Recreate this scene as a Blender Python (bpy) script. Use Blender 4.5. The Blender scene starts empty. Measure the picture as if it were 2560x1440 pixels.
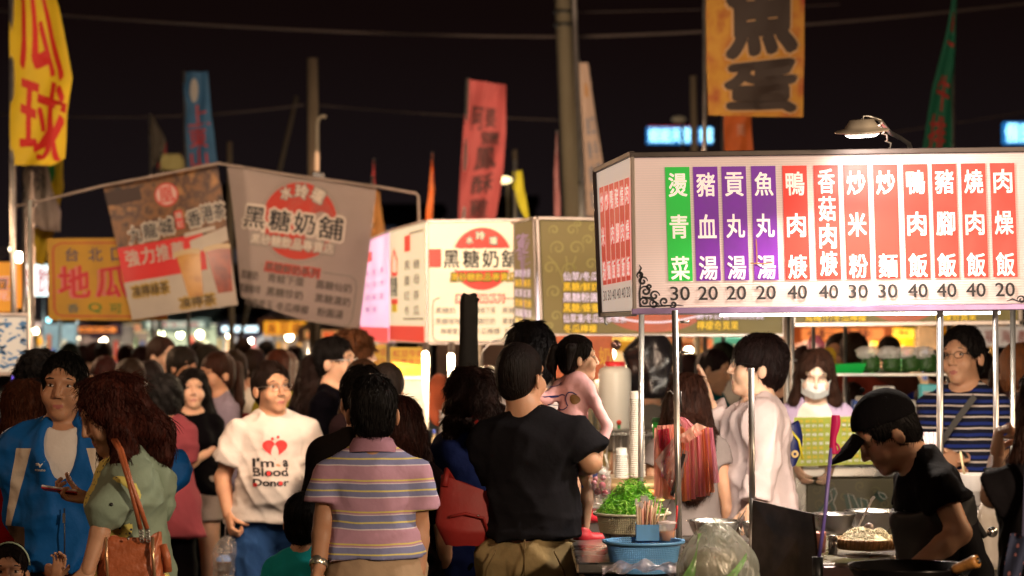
import bpy, math, random
import numpy as np
from mathutils import Vector, Matrix
from mathutils.bvhtree import BVHTree
random.seed(7); np.random.seed(7)
PI=math.pi
SC=bpy.context.scene
COL=SC.collection
# ---------------------------------------------------------------- camera
LENS=85.0; F=LENS/36*2560; HC=1.89; CX=1280; HY=826
cd=bpy.data.cameras.new('camera'); cam=bpy.data.objects.new('camera',cd); COL.objects.link(cam)
cam.location=(0,0,HC); cam.rotation_euler=(PI/2,0,0)
cd.lens=LENS; cd.sensor_width=36; cd.shift_y=(HY-720)/2560
cd.clip_start=.1; cd.clip_end=2000
cd.dof.use_dof=True; cd.dof.focus_distance=9.0; cd.dof.aperture_fstop=3.0
SC.camera=cam
# ---------------------------------------------------------------- world: night sky with faint city glow
w=bpy.data.worlds.new('World'); SC.world=w; w.use_nodes=True
nt=w.node_tree; bg=nt.nodes['Background']
sky=nt.nodes.new('ShaderNodeTexSky'); sky.sky_type='NISHITA'; sky.sun_disc=False
sky.sun_elevation=math.radians(-6); sky.sun_rotation=math.radians(200)
tc=nt.nodes.new('ShaderNodeTexCoord'); sp=nt.nodes.new('ShaderNodeSeparateXYZ'); nt.links.new(tc.outputs['Generated'],sp.inputs[0])
rp=nt.nodes.new('ShaderNodeValToRGB'); nt.links.new(sp.outputs['Z'],rp.inputs[0])
e=rp.color_ramp.elements
e[0].position=.0; e[0].color=(.0125,.0092,.0100,1); e[1].position=.13; e[1].color=(.0050,.0023,.0021,1)
m=e.new(.05); m.color=(.0086,.0058,.0064,1)
ad=nt.nodes.new('ShaderNodeMix'); ad.data_type='RGBA'; ad.blend_type='ADD'; ad.inputs[0].default_value=.004
nt.links.new(rp.outputs[0],ad.inputs[6]); nt.links.new(sky.outputs[0],ad.inputs[7])
nt.links.new(ad.outputs[2],bg.inputs[0]); bg.inputs[1].default_value=1.0
SC.view_settings.view_transform='Standard'; SC.view_settings.look='None'
SC.view_settings.exposure=0; SC.view_settings.gamma=1; SC.view_settings.use_curve_mapping=False
try:
    SC.cycles.use_denoising=True; SC.cycles.max_bounces=6; SC.cycles.transparent_max_bounces=12; SC.cycles.sample_clamp_indirect=4
    SC.cycles.caustics_reflective=False; SC.cycles.caustics_refractive=False
except Exception: pass
def P(px,py,s,dy=0.0):
    d=F/s; return Vector(((px-CX)/s, d+dy, HC-(py-HY)/s))
WARM=(1,.70,.42); NEUT=(1,.86,.70); COOL=(.85,.95,1)
def area(name,loc,size,power,col,target=None,sy=None,spread=PI):
    l=bpy.data.lights.new(name,'AREA'); l.energy=power; l.color=col; l.size=size
    if sy: l.shape='RECTANGLE'; l.size_y=sy
    l.spread=spread
    o=bpy.data.objects.new(name,l); COL.objects.link(o); o.location=loc
    d=(Vector(target)-Vector(loc)) if target is not None else Vector((0,0,-1))
    o.rotation_euler=d.to_track_quat('-Z','Y').to_euler(); return o
def point(name,loc,power,col,r=.04):
    l=bpy.data.lights.new(name,'POINT'); l.energy=power; l.color=col; l.shadow_soft_size=r
    o=bpy.data.objects.new(name,l); COL.objects.link(o); o.location=loc; return o
LK=1.0
# stall lamps beyond view, and unseen fill lights added to brighten people
area('stall_and_fill_light',(3.3,3.4,3.0),.35,290*LK,(1,.74,.50),(0.4,9.6,1.0))
area('stall_and_fill_light',(5.2,8.2,2.9),.4,60*LK,WARM,(1.5,9.8,1.2))
area('stall_and_fill_light',(-4.4,8.2,2.9),.5,22*LK,(1,.55,.30),(-1.5,10.5,1.0))
area('stall_and_fill_light',(.9,9.6,3.2),.3,20,(1,.72,.50),(-1.35,12.7,1.15),spread=math.radians(62))
area('stall_and_fill_light',(-.5,18.2,2.9),.4,95,(1,.62,.38),(-3.0,13.5,1.5))  # added warm rim light behind the crowd, no fixture
area('stall_and_fill_light',(-5.6,19.0,3.0),.4,80,(1,.60,.34),(-2.6,14.0,1.5))  # added fill on the crowd from the left
area('stall_and_fill_light',(-2.2,11.3,4.3),.5,75,(1,.56,.30),(-2.5,15.5,1.3))  # added overhead fill for the crowd's near side
area('stall_and_fill_light',(-.8,3.2,4.0),1.6,25*LK,(1,.66,.42),(-.8,13,3.2))  # added wide soft fill from the camera side
# ---------------------------------------------------------------- materials
MATS={}
def nodes(m):
    m.use_nodes=True; return m.node_tree, m.node_tree.nodes['Principled BSDF']
def mat(name,col,rough=.6,metal=0,var=0,vs=8,bump=0,bs=60,spec=.5,emit=None,es=0,trans=0,alpha=1,sss=0,stretch=None,sheen=0,coat=0,ior=None):
    if name in MATS: return MATS[name]
    m=bpy.data.materials.new(name); t,b=nodes(m); N=t.nodes; L=t.links
    b.inputs['Base Color'].default_value=(*col,1); b.inputs['Roughness'].default_value=rough; b.inputs['Metallic'].default_value=metal
    b.inputs['Specular IOR Level'].default_value=spec
    if ior: b.inputs['IOR'].default_value=ior
    if trans: b.inputs['Transmission Weight'].default_value=trans
    if alpha<1: b.inputs['Alpha'].default_value=alpha
    if sheen: b.inputs['Sheen Weight'].default_value=sheen
    if coat: b.inputs['Coat Weight'].default_value=coat
    if sss:
        b.inputs['Subsurface Weight'].default_value=sss; b.inputs['Subsurface Radius'].default_value=(.02,.006,.003); b.inputs['Subsurface Scale'].default_value=.4
    if emit: b.inputs['Emission Color'].default_value=(*emit,1); b.inputs['Emission Strength'].default_value=es
    if var or bump:
        co=N.new('ShaderNodeTexCoord'); mp=N.new('ShaderNodeMapping'); L.new(co.outputs['Object'],mp.inputs[0])
        if stretch: mp.inputs['Scale'].default_value=stretch
        if var:
            n=N.new('ShaderNodeTexNoise'); n.inputs['Scale'].default_value=vs; n.inputs['Detail'].default_value=5; L.new(mp.outputs[0],n.inputs[0])
            r=N.new('ShaderNodeMapRange'); L.new(n.outputs[0],r.inputs[0]); r.inputs[1].default_value=.3; r.inputs[2].default_value=.7
            r.inputs[3].default_value=1-var; r.inputs[4].default_value=1+var*.6
            x=N.new('ShaderNodeMix'); x.data_type='RGBA'; x.blend_type='MULTIPLY'; x.inputs[0].default_value=1
            x.inputs[6].default_value=(*col,1); L.new(r.outputs[0],x.inputs[7]); L.new(x.outputs[2],b.inputs['Base Color'])
            if emit:
                y=N.new('ShaderNodeMath'); y.operation='MULTIPLY'; y.inputs[1].default_value=es; L.new(r.outputs[0],y.inputs[0]); L.new(y.outputs[0],b.inputs['Emission Strength'])
            r2=N.new('ShaderNodeMapRange'); L.new(n.outputs[0],r2.inputs[0]); r2.inputs[3].default_value=max(.02,rough-.12); r2.inputs[4].default_value=min(1,rough+.12); L.new(r2.outputs[0],b.inputs['Roughness'])
        if bump:
            n2=N.new('ShaderNodeTexNoise'); n2.inputs['Scale'].default_value=bs; n2.inputs['Detail'].default_value=4; L.new(mp.outputs[0],n2.inputs[0])
            bp=N.new('ShaderNodeBump'); bp.inputs['Strength'].default_value=bump; bp.inputs['Distance'].default_value=.01
            L.new(n2.outputs[0],bp.inputs['Height']); L.new(bp.outputs[0],b.inputs['Normal'])
    MATS[name]=m; return m
def cloth_mat(name,col,var=.12,rough=.85,**k): return mat(name,col,rough,var=var,vs=9,bump=.25,bs=35,spec=.06,**k)
def band_mat(name,stops,period,axis='Z',off=0,rough=.85,wob=.004):
    """repeating woven stripes: stops = [(pos,col)], constant"""
    m=bpy.data.materials.new(name); t,b=nodes(m); N=t.nodes; L=t.links
    co=N.new('ShaderNodeTexCoord'); s=N.new('ShaderNodeSeparateXYZ'); L.new(co.outputs['Object'],s.inputs[0])
    n=N.new('ShaderNodeTexNoise'); n.inputs['Scale'].default_value=5; L.new(co.outputs['Object'],n.inputs[0])
    a=N.new('ShaderNodeMath'); a.operation='MULTIPLY_ADD'; L.new(n.outputs[0],a.inputs[0]); a.inputs[1].default_value=wob*4; L.new(s.outputs[axis],a.inputs[2])
    d=N.new('ShaderNodeMath'); d.operation='MULTIPLY_ADD'; d.inputs[1].default_value=-1/period; d.inputs[2].default_value=off+50; L.new(a.outputs[0],d.inputs[0])
    f=N.new('ShaderNodeMath'); f.operation='FRACT'; L.new(d.outputs[0],f.inputs[0])
    r=N.new('ShaderNodeValToRGB'); r.color_ramp.interpolation='CONSTANT'; L.new(f.outputs[0],r.inputs[0])
    E=r.color_ramp.elements; E[0].position=stops[0][0]; E[0].color=(*stops[0][1],1); E[1].position=stops[1][0]; E[1].color=(*stops[1][1],1)
    for p,c in stops[2:]: q=E.new(p); q.color=(*c,1)
    L.new(r.outputs[0],b.inputs['Base Color']); b.inputs['Roughness'].default_value=rough; b.inputs['Specular IOR Level'].default_value=.2
    b2=N.new('ShaderNodeBump'); b2.inputs['Strength'].default_value=.25; b2.inputs['Distance'].default_value=.01
    n2=N.new('ShaderNodeTexNoise'); n2.inputs['Scale'].default_value=32; L.new(co.outputs['Object'],n2.inputs[0]); L.new(n2.outputs[0],b2.inputs['Height']); L.new(b2.outputs[0],b.inputs['Normal'])
    MATS[name]=m; return m
def dot_mat(name,base,dot,scale,rad,emit=0):
    m=bpy.data.materials.new(name); t,b=nodes(m); N=t.nodes; L=t.links
    co=N.new('ShaderNodeTexCoord'); v=N.new('ShaderNodeTexVoronoi'); v.inputs['Scale'].default_value=scale; v.inputs['Randomness'].default_value=.35
    L.new(co.outputs['Object'],v.inputs[0]); c=N.new('ShaderNodeMath'); c.operation='LESS_THAN'; c.inputs[1].default_value=rad; L.new(v.outputs['Distance'],c.inputs[0])
    x=N.new('ShaderNodeMix'); x.data_type='RGBA'; x.inputs[6].default_value=(*base,1); x.inputs[7].default_value=(*dot,1); L.new(c.outputs[0],x.inputs[0])
    L.new(x.outputs[2],b.inputs['Base Color']); b.inputs['Roughness'].default_value=.85
    MATS[name]=m; return m
def light_mat(name,col,strength,var=0,vs=3):
    """backlit or glowing surface"""
    return mat(name,tuple(min(.8,c) for c in col),.35,var=var,vs=vs,emit=col,es=strength)
def hair_mat(name,col,rough=.5):
    if name in MATS: return MATS[name]
    m=mat(name,tuple(c*.55 for c in col),rough,var=.5,vs=70,bump=1.0,bs=150,stretch=(1,1,.12),spec=.11); return m
def blotch(name,cols,scale,rough=.6,emit=0,det=5,stretch=None,bump=0):
    m=bpy.data.materials.new(name); t,b=nodes(m); N=t.nodes; L=t.links
    co=N.new('ShaderNodeTexCoord'); mp=N.new('ShaderNodeMapping'); L.new(co.outputs['Object'],mp.inputs[0])
    if stretch: mp.inputs['Scale'].default_value=stretch
    n=N.new('ShaderNodeTexNoise'); n.inputs['Scale'].default_value=scale; n.inputs['Detail'].default_value=det; L.new(mp.outputs[0],n.inputs[0])
    r=N.new('ShaderNodeValToRGB'); L.new(n.outputs[0],r.inputs[0]); E=r.color_ramp.elements; k=len(cols)
    E[0].position=.3; E[0].color=(*cols[0],1); E[1].position=.7; E[1].color=(*cols[-1],1)
    for i in range(1,k-1): q=E.new(.3+.4*i/(k-1)); q.color=(*cols[i],1)
    L.new(r.outputs[0],b.inputs['Base Color']); b.inputs['Roughness'].default_value=rough
    if emit: L.new(r.outputs[0],b.inputs['Emission Color']); b.inputs['Emission Strength'].default_value=emit
    if bump:
        bp=N.new('ShaderNodeBump'); bp.inputs['Strength'].default_value=bump; bp.inputs['Distance'].default_value=.01; L.new(n.outputs[0],bp.inputs['Height']); L.new(bp.outputs[0],b.inputs['Normal'])
    MATS[name]=m; return m
# ---------------------------------------------------------------- objects
def tag(o,label=None,cat=None,group=None,kind=None,category=None):
    cat=cat or category
    if label: o['label']=label
    if cat: o['category']=cat
    if group: o['group']=group
    if kind: o['kind']=kind
    return o
def thing(name,label,cat,loc=(0,0,0),rz=0,group=None):
    o=bpy.data.objects.new(name,None); COL.objects.link(o); o.location=loc; o.rotation_euler=(0,0,rz); o.empty_display_size=.1
    return tag(o,label,cat,group)
def mesh_np(name,V,Q,mats,midx=None,smooth=True):
    me=bpy.data.meshes.new(name); V=np.asarray(V,dtype=np.float32); Q=np.asarray(Q,dtype=np.int32)
    k=Q.shape[1]; me.vertices.add(len(V)); me.vertices.foreach_set('co',V.ravel())
    me.loops.add(Q.size); me.loops.foreach_set('vertex_index',Q.ravel())
    me.polygons.add(len(Q)); me.polygons.foreach_set('loop_start',np.arange(0,Q.size,k,dtype=np.int32)); me.polygons.foreach_set('loop_total',np.full(len(Q),k,dtype=np.int32))
    for m in (mats if isinstance(mats,(list,tuple)) else [mats]): me.materials.append(m)
    if midx is not None: me.polygons.foreach_set('material_index',np.asarray(midx,dtype=np.int32))
    me.polygons.foreach_set('use_smooth',np.full(len(Q),smooth))
    me.update(calc_edges=True); return me
def link(name,me,parent=None):
    o=bpy.data.objects.new(name,me); COL.objects.link(o)
    if parent: o.parent=parent
    return o
class MB:
    """collects shapes (world coordinates) into one mesh object"""
    def __init__(s): s.v=[]; s.f=[]; s.sm=[]
    def add(s,vs,fs,smooth=False):
        n=len(s.v); s.v+= [tuple(v) for v in vs]; s.f+=[tuple(i+n for i in f) for f in fs]; s.sm+=[smooth]*len(fs); return s
    def box(s,c,d,R=None,b=0):
        c=Vector(c); hx,hy,hz=d[0]/2,d[1]/2,d[2]/2; R=R or Matrix.Identity(3)
        if b<=0 or min(hx,hy,hz)<=b*1.2:
            vs=[c+R@Vector((x*hx,y*hy,z*hz)) for z in(-1,1) for y in(-1,1) for x in(-1,1)]
            return s.add(vs,[(0,2,3,1),(4,5,7,6),(0,1,5,4),(2,6,7,3),(0,4,6,2),(1,3,7,5)])
        vs=[];idx={}
        for sx in(-1,1):
            for sy in(-1,1):
                for sz in(-1,1):
                    for a,(x,y,z) in enumerate(((hx,hy-b,hz-b),(hx-b,hy,hz-b),(hx-b,hy-b,hz))):
                        idx[sx,sy,sz,a]=len(vs); vs.append(c+R@Vector((sx*x,sy*y,sz*z)))
        fs=[]
        def q(*k): fs.append([idx[i] for i in k])
        for t in(-1,1):
            q((t,-1,-1,0),(t,1,-1,0),(t,1,1,0),(t,-1,1,0)); q((-1,t,-1,1),(1,t,-1,1),(1,t,1,1),(-1,t,1,1)); q((-1,-1,t,2),(1,-1,t,2),(1,1,t,2),(-1,1,t,2))
            for u in(-1,1):
                q((t,u,-1,0),(t,u,-1,1),(t,u,1,1),(t,u,1,0)); q((t,-1,u,0),(t,-1,u,2),(t,1,u,2),(t,1,u,0)); q((-1,t,u,1),(-1,t,u,2),(1,t,u,2),(1,t,u,1))
                for w_ in(-1,1): q((t,u,w_,0),(t,u,w_,1),(t,u,w_,2))
        return s.add(vs,fs)
    def tube(s,pts,r,n=8,cap=True,close=False):
        pts=[Vector(p) for p in pts]; rs=r if isinstance(r,(list,tuple)) else [r]*len(pts); vs=[]; m=len(pts)
        up=None
        for i,p in enumerate(pts):
            d=(pts[(i+1)%m]-pts[i-1]) if close else (pts[min(i+1,m-1)]-pts[max(i-1,0)])
            d=d.normalized() if d.length>1e-9 else Vector((0,0,1))
            if up is None: up=Vector((0,0,1)) if abs(d.z)<.9 else Vector((1,0,0))
            u=d.cross(up); u=u.normalized() if u.length>1e-6 else d.orthogonal().normalized(); v=u.cross(d); up=v.normalized()*1.0
            for k in range(n):
                a=2*PI*k/n; vs.append(p+(u*math.cos(a)+v*math.sin(a))*rs[i])
        fs=[]
        for i in range(m if close else m-1):
            j=(i+1)%m
            for k in range(n): fs.append((i*n+k,i*n+(k+1)%n,j*n+(k+1)%n,j*n+k))
        s.add(vs,fs,True)
        if cap and not close:
            b=len(s.v)-len(vs); s.f.append(tuple(b+k for k in range(n))[::-1]); s.f.append(tuple(b+(m-1)*n+k for k in range(n))); s.sm+=[False,False]
        return s
    def lathe(s,c,prof,n=28,sx=1,sy=1,R=None,a0=0,a1=2*PI):
        c=Vector(c); R=R or Matrix.Identity(3); vs=[]; full=abs(a1-a0-2*PI)<1e-6; nn=n if full else n+1
        for (r,z) in prof:
            for k in range(nn):
                a=a0+(a1-a0)*k/n; vs.append(c+R@Vector((r*math.cos(a)*sx,r*math.sin(a)*sy,z)))
        fs=[]
        for i in range(len(prof)-1):
            for k in range(n): fs.append((i*nn+k,i*nn+(k+1)%nn,(i+1)*nn+(k+1)%nn,(i+1)*nn+k))
        return s.add(vs,fs,True)
    def grid(s,f,nu,nv,smooth=True,th=0):
        vs=[f(i/nu,j/nv) for j in range(nv+1) for i in range(nu+1)]
        fs=[(j*(nu+1)+i,j*(nu+1)+i+1,(j+1)*(nu+1)+i+1,(j+1)*(nu+1)+i) for j in range(nv) for i in range(nu)]
        s.add(vs,fs,smooth)
        if th: s.add([Vector(v)+Vector((0,th,0)) for v in vs],[g[::-1] for g in fs],smooth)
        return s
    def quadslab(s,tl,tr,br,bl,th):
        A=[Vector(p) for p in(tl,tr,br,bl)]; n=(A[1]-A[0]).cross(A[3]-A[0]).normalized()
        if n.y<0: n=-n
        B=[p+n*th for p in A]
        return s.add(A+B,[(0,1,2,3),(7,6,5,4),(0,4,5,1),(1,5,6,2),(2,6,7,3),(3,7,4,0)])
    def ball(s,c,r,n=14,m=9,sq=(1,1,1)):
        return s.lathe(c,[(max(1e-5,r*math.sin(PI*i/m))*1.0,-r*math.cos(PI*i/m)*sq[2]) for i in range(m+1)],n,sq[0],sq[1])
    def build(s,name,m,parent=None,**t):
        me=bpy.data.meshes.new(name); o0=Vector(parent.location) if parent else Vector((0,0,0))
        if parent and parent.parent: o0=o0+Vector(parent.parent.location)
        me.from_pydata([tuple(Vector(v)-o0) for v in s.v],[],s.f)
        for mm in (m if isinstance(m,(list,tuple)) else [m]): me.materials.append(mm)
        me.polygons.foreach_set('use_smooth',s.sm); me.update()
        o=link(name,me,parent)
        return tag(o,**t) if t else o
def bar(a,b,r,name,m,parent=None,n=10,**t): return MB().tube([a,b],r,n).build(name,m,parent,**t)
# ---------------------------------------------------------------- lettering
GC={}
def glyph(st,bold):
    k=(st,round(bold,3))
    if k in GC: return GC[k]
    c=bpy.data.curves.new('lettering','FONT'); c.body=st; c.size=1; c.offset=bold; c.resolution_u=3
    o=bpy.data.objects.new('lettering',c); COL.objects.link(o)
    dg=bpy.context.evaluated_depsgraph_get(); me=bpy.data.meshes.new_from_object(o.evaluated_get(dg))
    V=np.array([(v.co.x,v.co.y) for v in me.vertices] or [(0,0)]); Fc=[tuple(p.vertices) for p in me.polygons]
    bpy.data.objects.remove(o); bpy.data.curves.remove(c); bpy.data.meshes.remove(me)
    k0=(st,0.0)
    lo,hi=V.min(0),V.max(0)
    if bold>0: lo=lo+bold; hi=hi-bold   # box of the plain glyph so halos line up
    GC[k]=(V,Fc,lo,hi); return GC[k]
def subdiv(V,Fc,k):
    V=[tuple(v) for v in V]; T=[]
    for f in Fc:
        for i in range(1,len(f)-1): T.append((f[0],f[i],f[i+1]))
    for _ in range(k):
        cache={}; N=[]
        def mid(i,j):
            q=(min(i,j),max(i,j))
            if q not in cache: cache[q]=len(V); V.append(((V[i][0]+V[j][0])/2,(V[i][1]+V[j][1])/2))
            return cache[q]
        for (i,j,l) in T:
            big=max((V[i][0]-V[j][0])**2+(V[i][1]-V[j][1])**2,(V[j][0]-V[l][0])**2+(V[j][1]-V[l][1])**2,(V[l][0]-V[i][0])**2+(V[l][1]-V[i][1])**2)>.02
            if not big and False: N.append((i,j,l)); continue
            p,q,r=mid(i,j),mid(j,l),mid(l,i); N+=[(i,p,r),(p,j,q),(r,q,l),(p,q,r)]
        T=N
    return V,T
SUB=0
def lettering(items,mp,name,m,parent=None,off=.004,**t):
    """items: (string,x0,y0,x1,y1[,bold[,rot]]) in the panel's own coordinates, y down; mp(x,y,off)->point"""
    b=MB(); many=len(items)>90; out=None
    for it in items:
        if not many: b=MB()
        st,x0,y0,x1,y1=it[:5]; bold=it[5] if len(it)>5 else .02; bold=(min(bold,.022) if bold<=.06 else min(.085,.045+(bold-.06)*.45)); rot=it[6] if len(it)>6 else 0
        V,Fc,lo,hi=glyph(st,0)
        if not Fc: continue
        if SUB: V,Fc=subdiv(V,Fc,SUB)
        W,H=hi-lo
        if st in('一','-','.','I','1','l','i','/'): # keep slim signs slim
            pass
        cx,cy=(x0+x1)/2,(y0+y1)/2; ca,sa=math.cos(rot),math.sin(rot); vs=[]
        sx=(x1-x0)/max(W,.25); sy=(y1-y0)/max(H,.25)
        nc=1 if bold<.012 else (5 if bold<.04 else 9); em=min(1.0,1.25*H/max(1,1)) 
        for k in range(nc): # a heavier face: copies of the plain glyph side by side
            if nc==1: ox=oy=0
            elif nc==5: ox,oy=[(-1,-1),(1,-1),(-1,1),(1,1),(0,0)][k]; ox*=bold*.8; oy*=bold*.6
            else: ox,oy=(bold*math.cos(k*PI/4),bold*math.sin(k*PI/4)) if k<8 else (0,0)
            vs=[]
            for (x,y) in V:
                u=(x+ox-(lo[0]+hi[0])/2)*sx; v=-(y+oy-(lo[1]+hi[1])/2)*sy
                vs.append(mp(cx+u*ca-v*sa,cy+u*sa+v*ca,off+k*.00025))
            b.add(vs,Fc)
        if not many: out=b.build(name,m,parent,**t)
    if many: out=b.build(name,m,parent,**t); out['kind']='stuff'
    return out
def flatmap(s,dy=0): return lambda x,y,o: P(x,y,s)+Vector((0,dy-o,0))
def rows(txt,x0,y0,ch,gap,bold=.02,dx=0):
    """lines of text: x0,y0 top left, ch = glyph size, gap = line pitch"""
    return [(l,x0+dx*i,y0+i*gap,x0+dx*i+ch*len(l)*1.03,y0+i*gap+ch,bold) for i,l in enumerate(txt) if l.strip()]
def column(txt,x0,x1,y0,y1,bold=.02,fill=.86):
    n=len(txt); h=(y1-y0)/n; w_=(x1-x0)
    return [(c,x0,y0+h*i+h*(1-fill)/2,x1,y0+h*(i+1)-h*(1-fill)/2,bold) for i,c in enumerate(txt) if c.strip()]
# ---------------------------------------------------------------- implicit surfaces for bodies, clothes, hair
def nets(vol,X,Y,Z):
    ins=vol<0
    c=ins[:-1,:-1,:-1].astype(np.int8)
    tot=sum(ins[i:ins.shape[0]-1+i,j:ins.shape[1]-1+j,k:ins.shape[2]-1+k].astype(np.int8) for i in(0,1) for j in(0,1) for k in(0,1))
    act=(tot>0)&(tot<8); I,J,K=np.nonzero(act); n=len(I)
    if n==0: return np.zeros((0,3)),np.zeros((0,4),int)
    idx=np.full(act.shape,-1,np.int32); idx[I,J,K]=np.arange(n)
    S=np.zeros((n,3)); C=np.zeros(n); co=[(0,0,0),(1,0,0),(0,1,0),(1,1,0),(0,0,1),(1,0,1),(0,1,1),(1,1,1)]
    val=[vol[I+a,J+b,K+d] for a,b,d in co]
    for a,b in((0,1),(2,3),(4,5),(6,7),(0,2),(1,3),(4,6),(5,7),(0,4),(1,5),(2,6),(3,7)):
        va,vb=val[a],val[b]; mk=(va<0)!=(vb<0); t=np.where(mk,va/np.where(mk,va-vb,1),0)
        A,B=co[a],co[b]
        for ax in range(3): S[:,ax]+=np.where(mk,A[ax]+(B[ax]-A[ax])*t,0)
        C+=mk
    S/=C[:,None]
    V=np.stack([np.interp(I+S[:,0],np.arange(len(X)),X),np.interp(J+S[:,1],np.arange(len(Y)),Y),np.interp(K+S[:,2],np.arange(len(Z)),Z)],1)
    Q=[]
    for ax in range(3):
        sl=[slice(1,-1)]*3; sl[ax]=slice(0,-1); a=ins[tuple(sl)]; s2=list(sl); s2[ax]=slice(1,None); b=ins[tuple(s2)]
        i,j,k=np.nonzero(a!=b); fl=a[i,j,k]; p=[i,j,k]
        for q in range(3):
            if q!=ax: p[q]=p[q]+1
        u,v=[(1,2),(2,0),(0,1)][ax]
        def cell(du,dv):
            r=[x.copy() for x in p]; r[u]-=du; r[v]-=dv; return idx[r[0],r[1],r[2]]
        q=np.stack([cell(1,1),cell(0,1),cell(0,0),cell(1,0)],1); q[~fl]=q[~fl][:,::-1]; Q.append(q)
    Q=np.concatenate(Q); Q=Q[(Q>=0).all(1)]; return V,Q
def ax_(lo,hi,h,fine=None,fh=None):
    if fine is None: return np.arange(lo,hi+h,h)
    a,b=fine; out=[lo]
    while out[-1]<hi: x=out[-1]; out.append(x+(fh if a-h<=x<=b else h))
    return np.array(out)
class Cap:
    def __init__(s,a,b,ra,rb,sc=None,flat=False):
        s.a=np.array(a,float); s.b=np.array(b,float); s.ra=ra; s.rb=rb; s.sc=np.array(sc if sc is not None else(1,1,1),float); s.flat=flat
    def bounds(s):
        m=max(s.ra,s.rb)*s.sc; return np.minimum(s.a,s.b)-m,np.maximum(s.a,s.b)+m
    def __call__(s,x,y,z):
        sc=s.sc; b=(s.b-s.a)/sc; X=(x-s.a[0])/sc[0]; Y=(y-s.a[1])/sc[1]; Z=(z-s.a[2])/sc[2]
        L=max(1e-9,float(b@b)); t=np.clip((X*b[0]+Y*b[1]+Z*b[2])/L,0,1)
        d=(np.sqrt((X-b[0]*t)**2+(Y-b[1]*t)**2+(Z-b[2]*t)**2)-(s.ra+(s.rb-s.ra)*t))*sc.min()
        if s.flat:
            n=(s.b-s.a)/np.linalg.norm(s.b-s.a); d=np.maximum(d,(x-s.b[0])*n[0]+(y-s.b[1])*n[1]+(z-s.b[2])*n[2])
        return d
class Ell:
    def __init__(s,c,r,R=None): s.c=np.array(c,float); s.r=np.array(r,float); s.R=R
    def bounds(s):
        m=s.r if s.R is None else np.full(3,s.r.max()); return s.c-m,s.c+m
    def __call__(s,x,y,z):
        X,Y,Z=x-s.c[0],y-s.c[1],z-s.c[2]
        if s.R is not None:
            R=s.R; X,Y,Z=R[0,0]*X+R[1,0]*Y+R[2,0]*Z, R[0,1]*X+R[1,1]*Y+R[2,1]*Z, R[0,2]*X+R[1,2]*Y+R[2,2]*Z
        r=s.r; k0=np.sqrt((X/r[0])**2+(Y/r[1])**2+(Z/r[2])**2); k1=np.sqrt((X/r[0]**2)**2+(Y/r[1]**2)**2+(Z/r[2]**2)**2)+1e-6
        return k0*(k0-1)/k1
class Field:
    def __init__(s,X,Y,Z): s.X,s.Y,s.Z=X,Y,Z; s.v=np.full((len(X),len(Y),len(Z)),.5,np.float32)
    def sl(s,lo,hi,m):
        r=[]
        for A,l,h in zip((s.X,s.Y,s.Z),lo,hi):
            i=np.searchsorted(A,l-m); j=np.searchsorted(A,h+m); r.append(slice(max(0,i-1),min(len(A),j+1)))
        return tuple(r)
    def add(s,p,k=.02,op='u',infl=0):
        lo,hi=p.bounds(); q=s.sl(lo,hi,k+.04+infl)
        x=s.X[q[0]][:,None,None]; y=s.Y[q[1]][None,:,None]; z=s.Z[q[2]][None,None,:]
        if 0 in s.v[q].shape: return s
        d=p(x,y,z)-infl; a=s.v[q]
        if op=='s': # subtract
            d=-d; h=np.clip(.5-.5*(d-a)/k,0,1); s.v[q]=np.maximum(a,d) if k<=1e-6 else d+(a-d)*h+k*h*(1-h)
        else:
            h=np.clip(.5+.5*(d-a)/k,0,1); s.v[q]=d+(a-d)*h-k*h*(1-h)
        return s
    def clip(s,fn,k=.006):
        x=s.X[:,None,None]; y=s.Y[None,:,None]; z=s.Z[None,None,:]; d=fn(x,y,z)+0*s.v; a=s.v
        h=np.clip(.5-.5*(d-a)/k,0,1); s.v=(d+(a-d)*h+k*h*(1-h)).astype(np.float32); return s
    def noise(s,fn):
        m=np.abs(s.v)<.05; i,j,k=np.nonzero(m); s.v[i,j,k]+=fn(s.X[i],s.Y[j],s.Z[k]).astype(np.float32); return s
    def mesh(s): return nets(s.v,s.X,s.Y,s.Z)
def sinnoise(seed,freqs,amp,zs=1.0):
    r=np.random.RandomState(seed); W=[]
    for f,n in freqs:
        for _ in range(n):
            d=r.normal(size=3); d/=np.linalg.norm(d); W.append((d*f*np.array([1,1,zs]),r.uniform(0,6.28),1/len(freqs)/n**.5*1.2))
    def fn(x,y,z):
        o=0
        wx=.012*np.sin(21*y+17*z+seed); 
        for k,p,a in W: o=o+a*np.sin(k[0]*(x+wx)+k[1]*y+k[2]*z+p)
        return amp*o
    return fn

def foldnoise(seed,amp,zs=1.0,f0=15):
    r=np.random.RandomState(seed+11); W=[]
    for f,n,a in((f0,3,1.0),(f0*2.0,3,.55),(f0*3.6,3,.22)):
        for _ in range(n):
            d=r.normal(size=3); d/=np.linalg.norm(d); W.append((d*f*np.array([1,1,zs]),r.uniform(0,6.28,4),a,r.normal(size=3)*7))
    def fn(x,y,z):
        o=0
        for k,p,a,mk in W:
            ph=k[0]*x+k[1]*y+k[2]*z+p[0]+.9*np.sin(9*x+11*z+p[1])+.7*np.sin(13*y-8*z+p[2])
            m=np.clip(.45+.8*np.sin(mk[0]*x+mk[1]*y+mk[2]*z+p[3]),0,1)
            o=o+a*m*(1-np.abs(np.sin(ph)))**1.6
        return -amp*o*.8+amp*.45
    return fn

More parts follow.
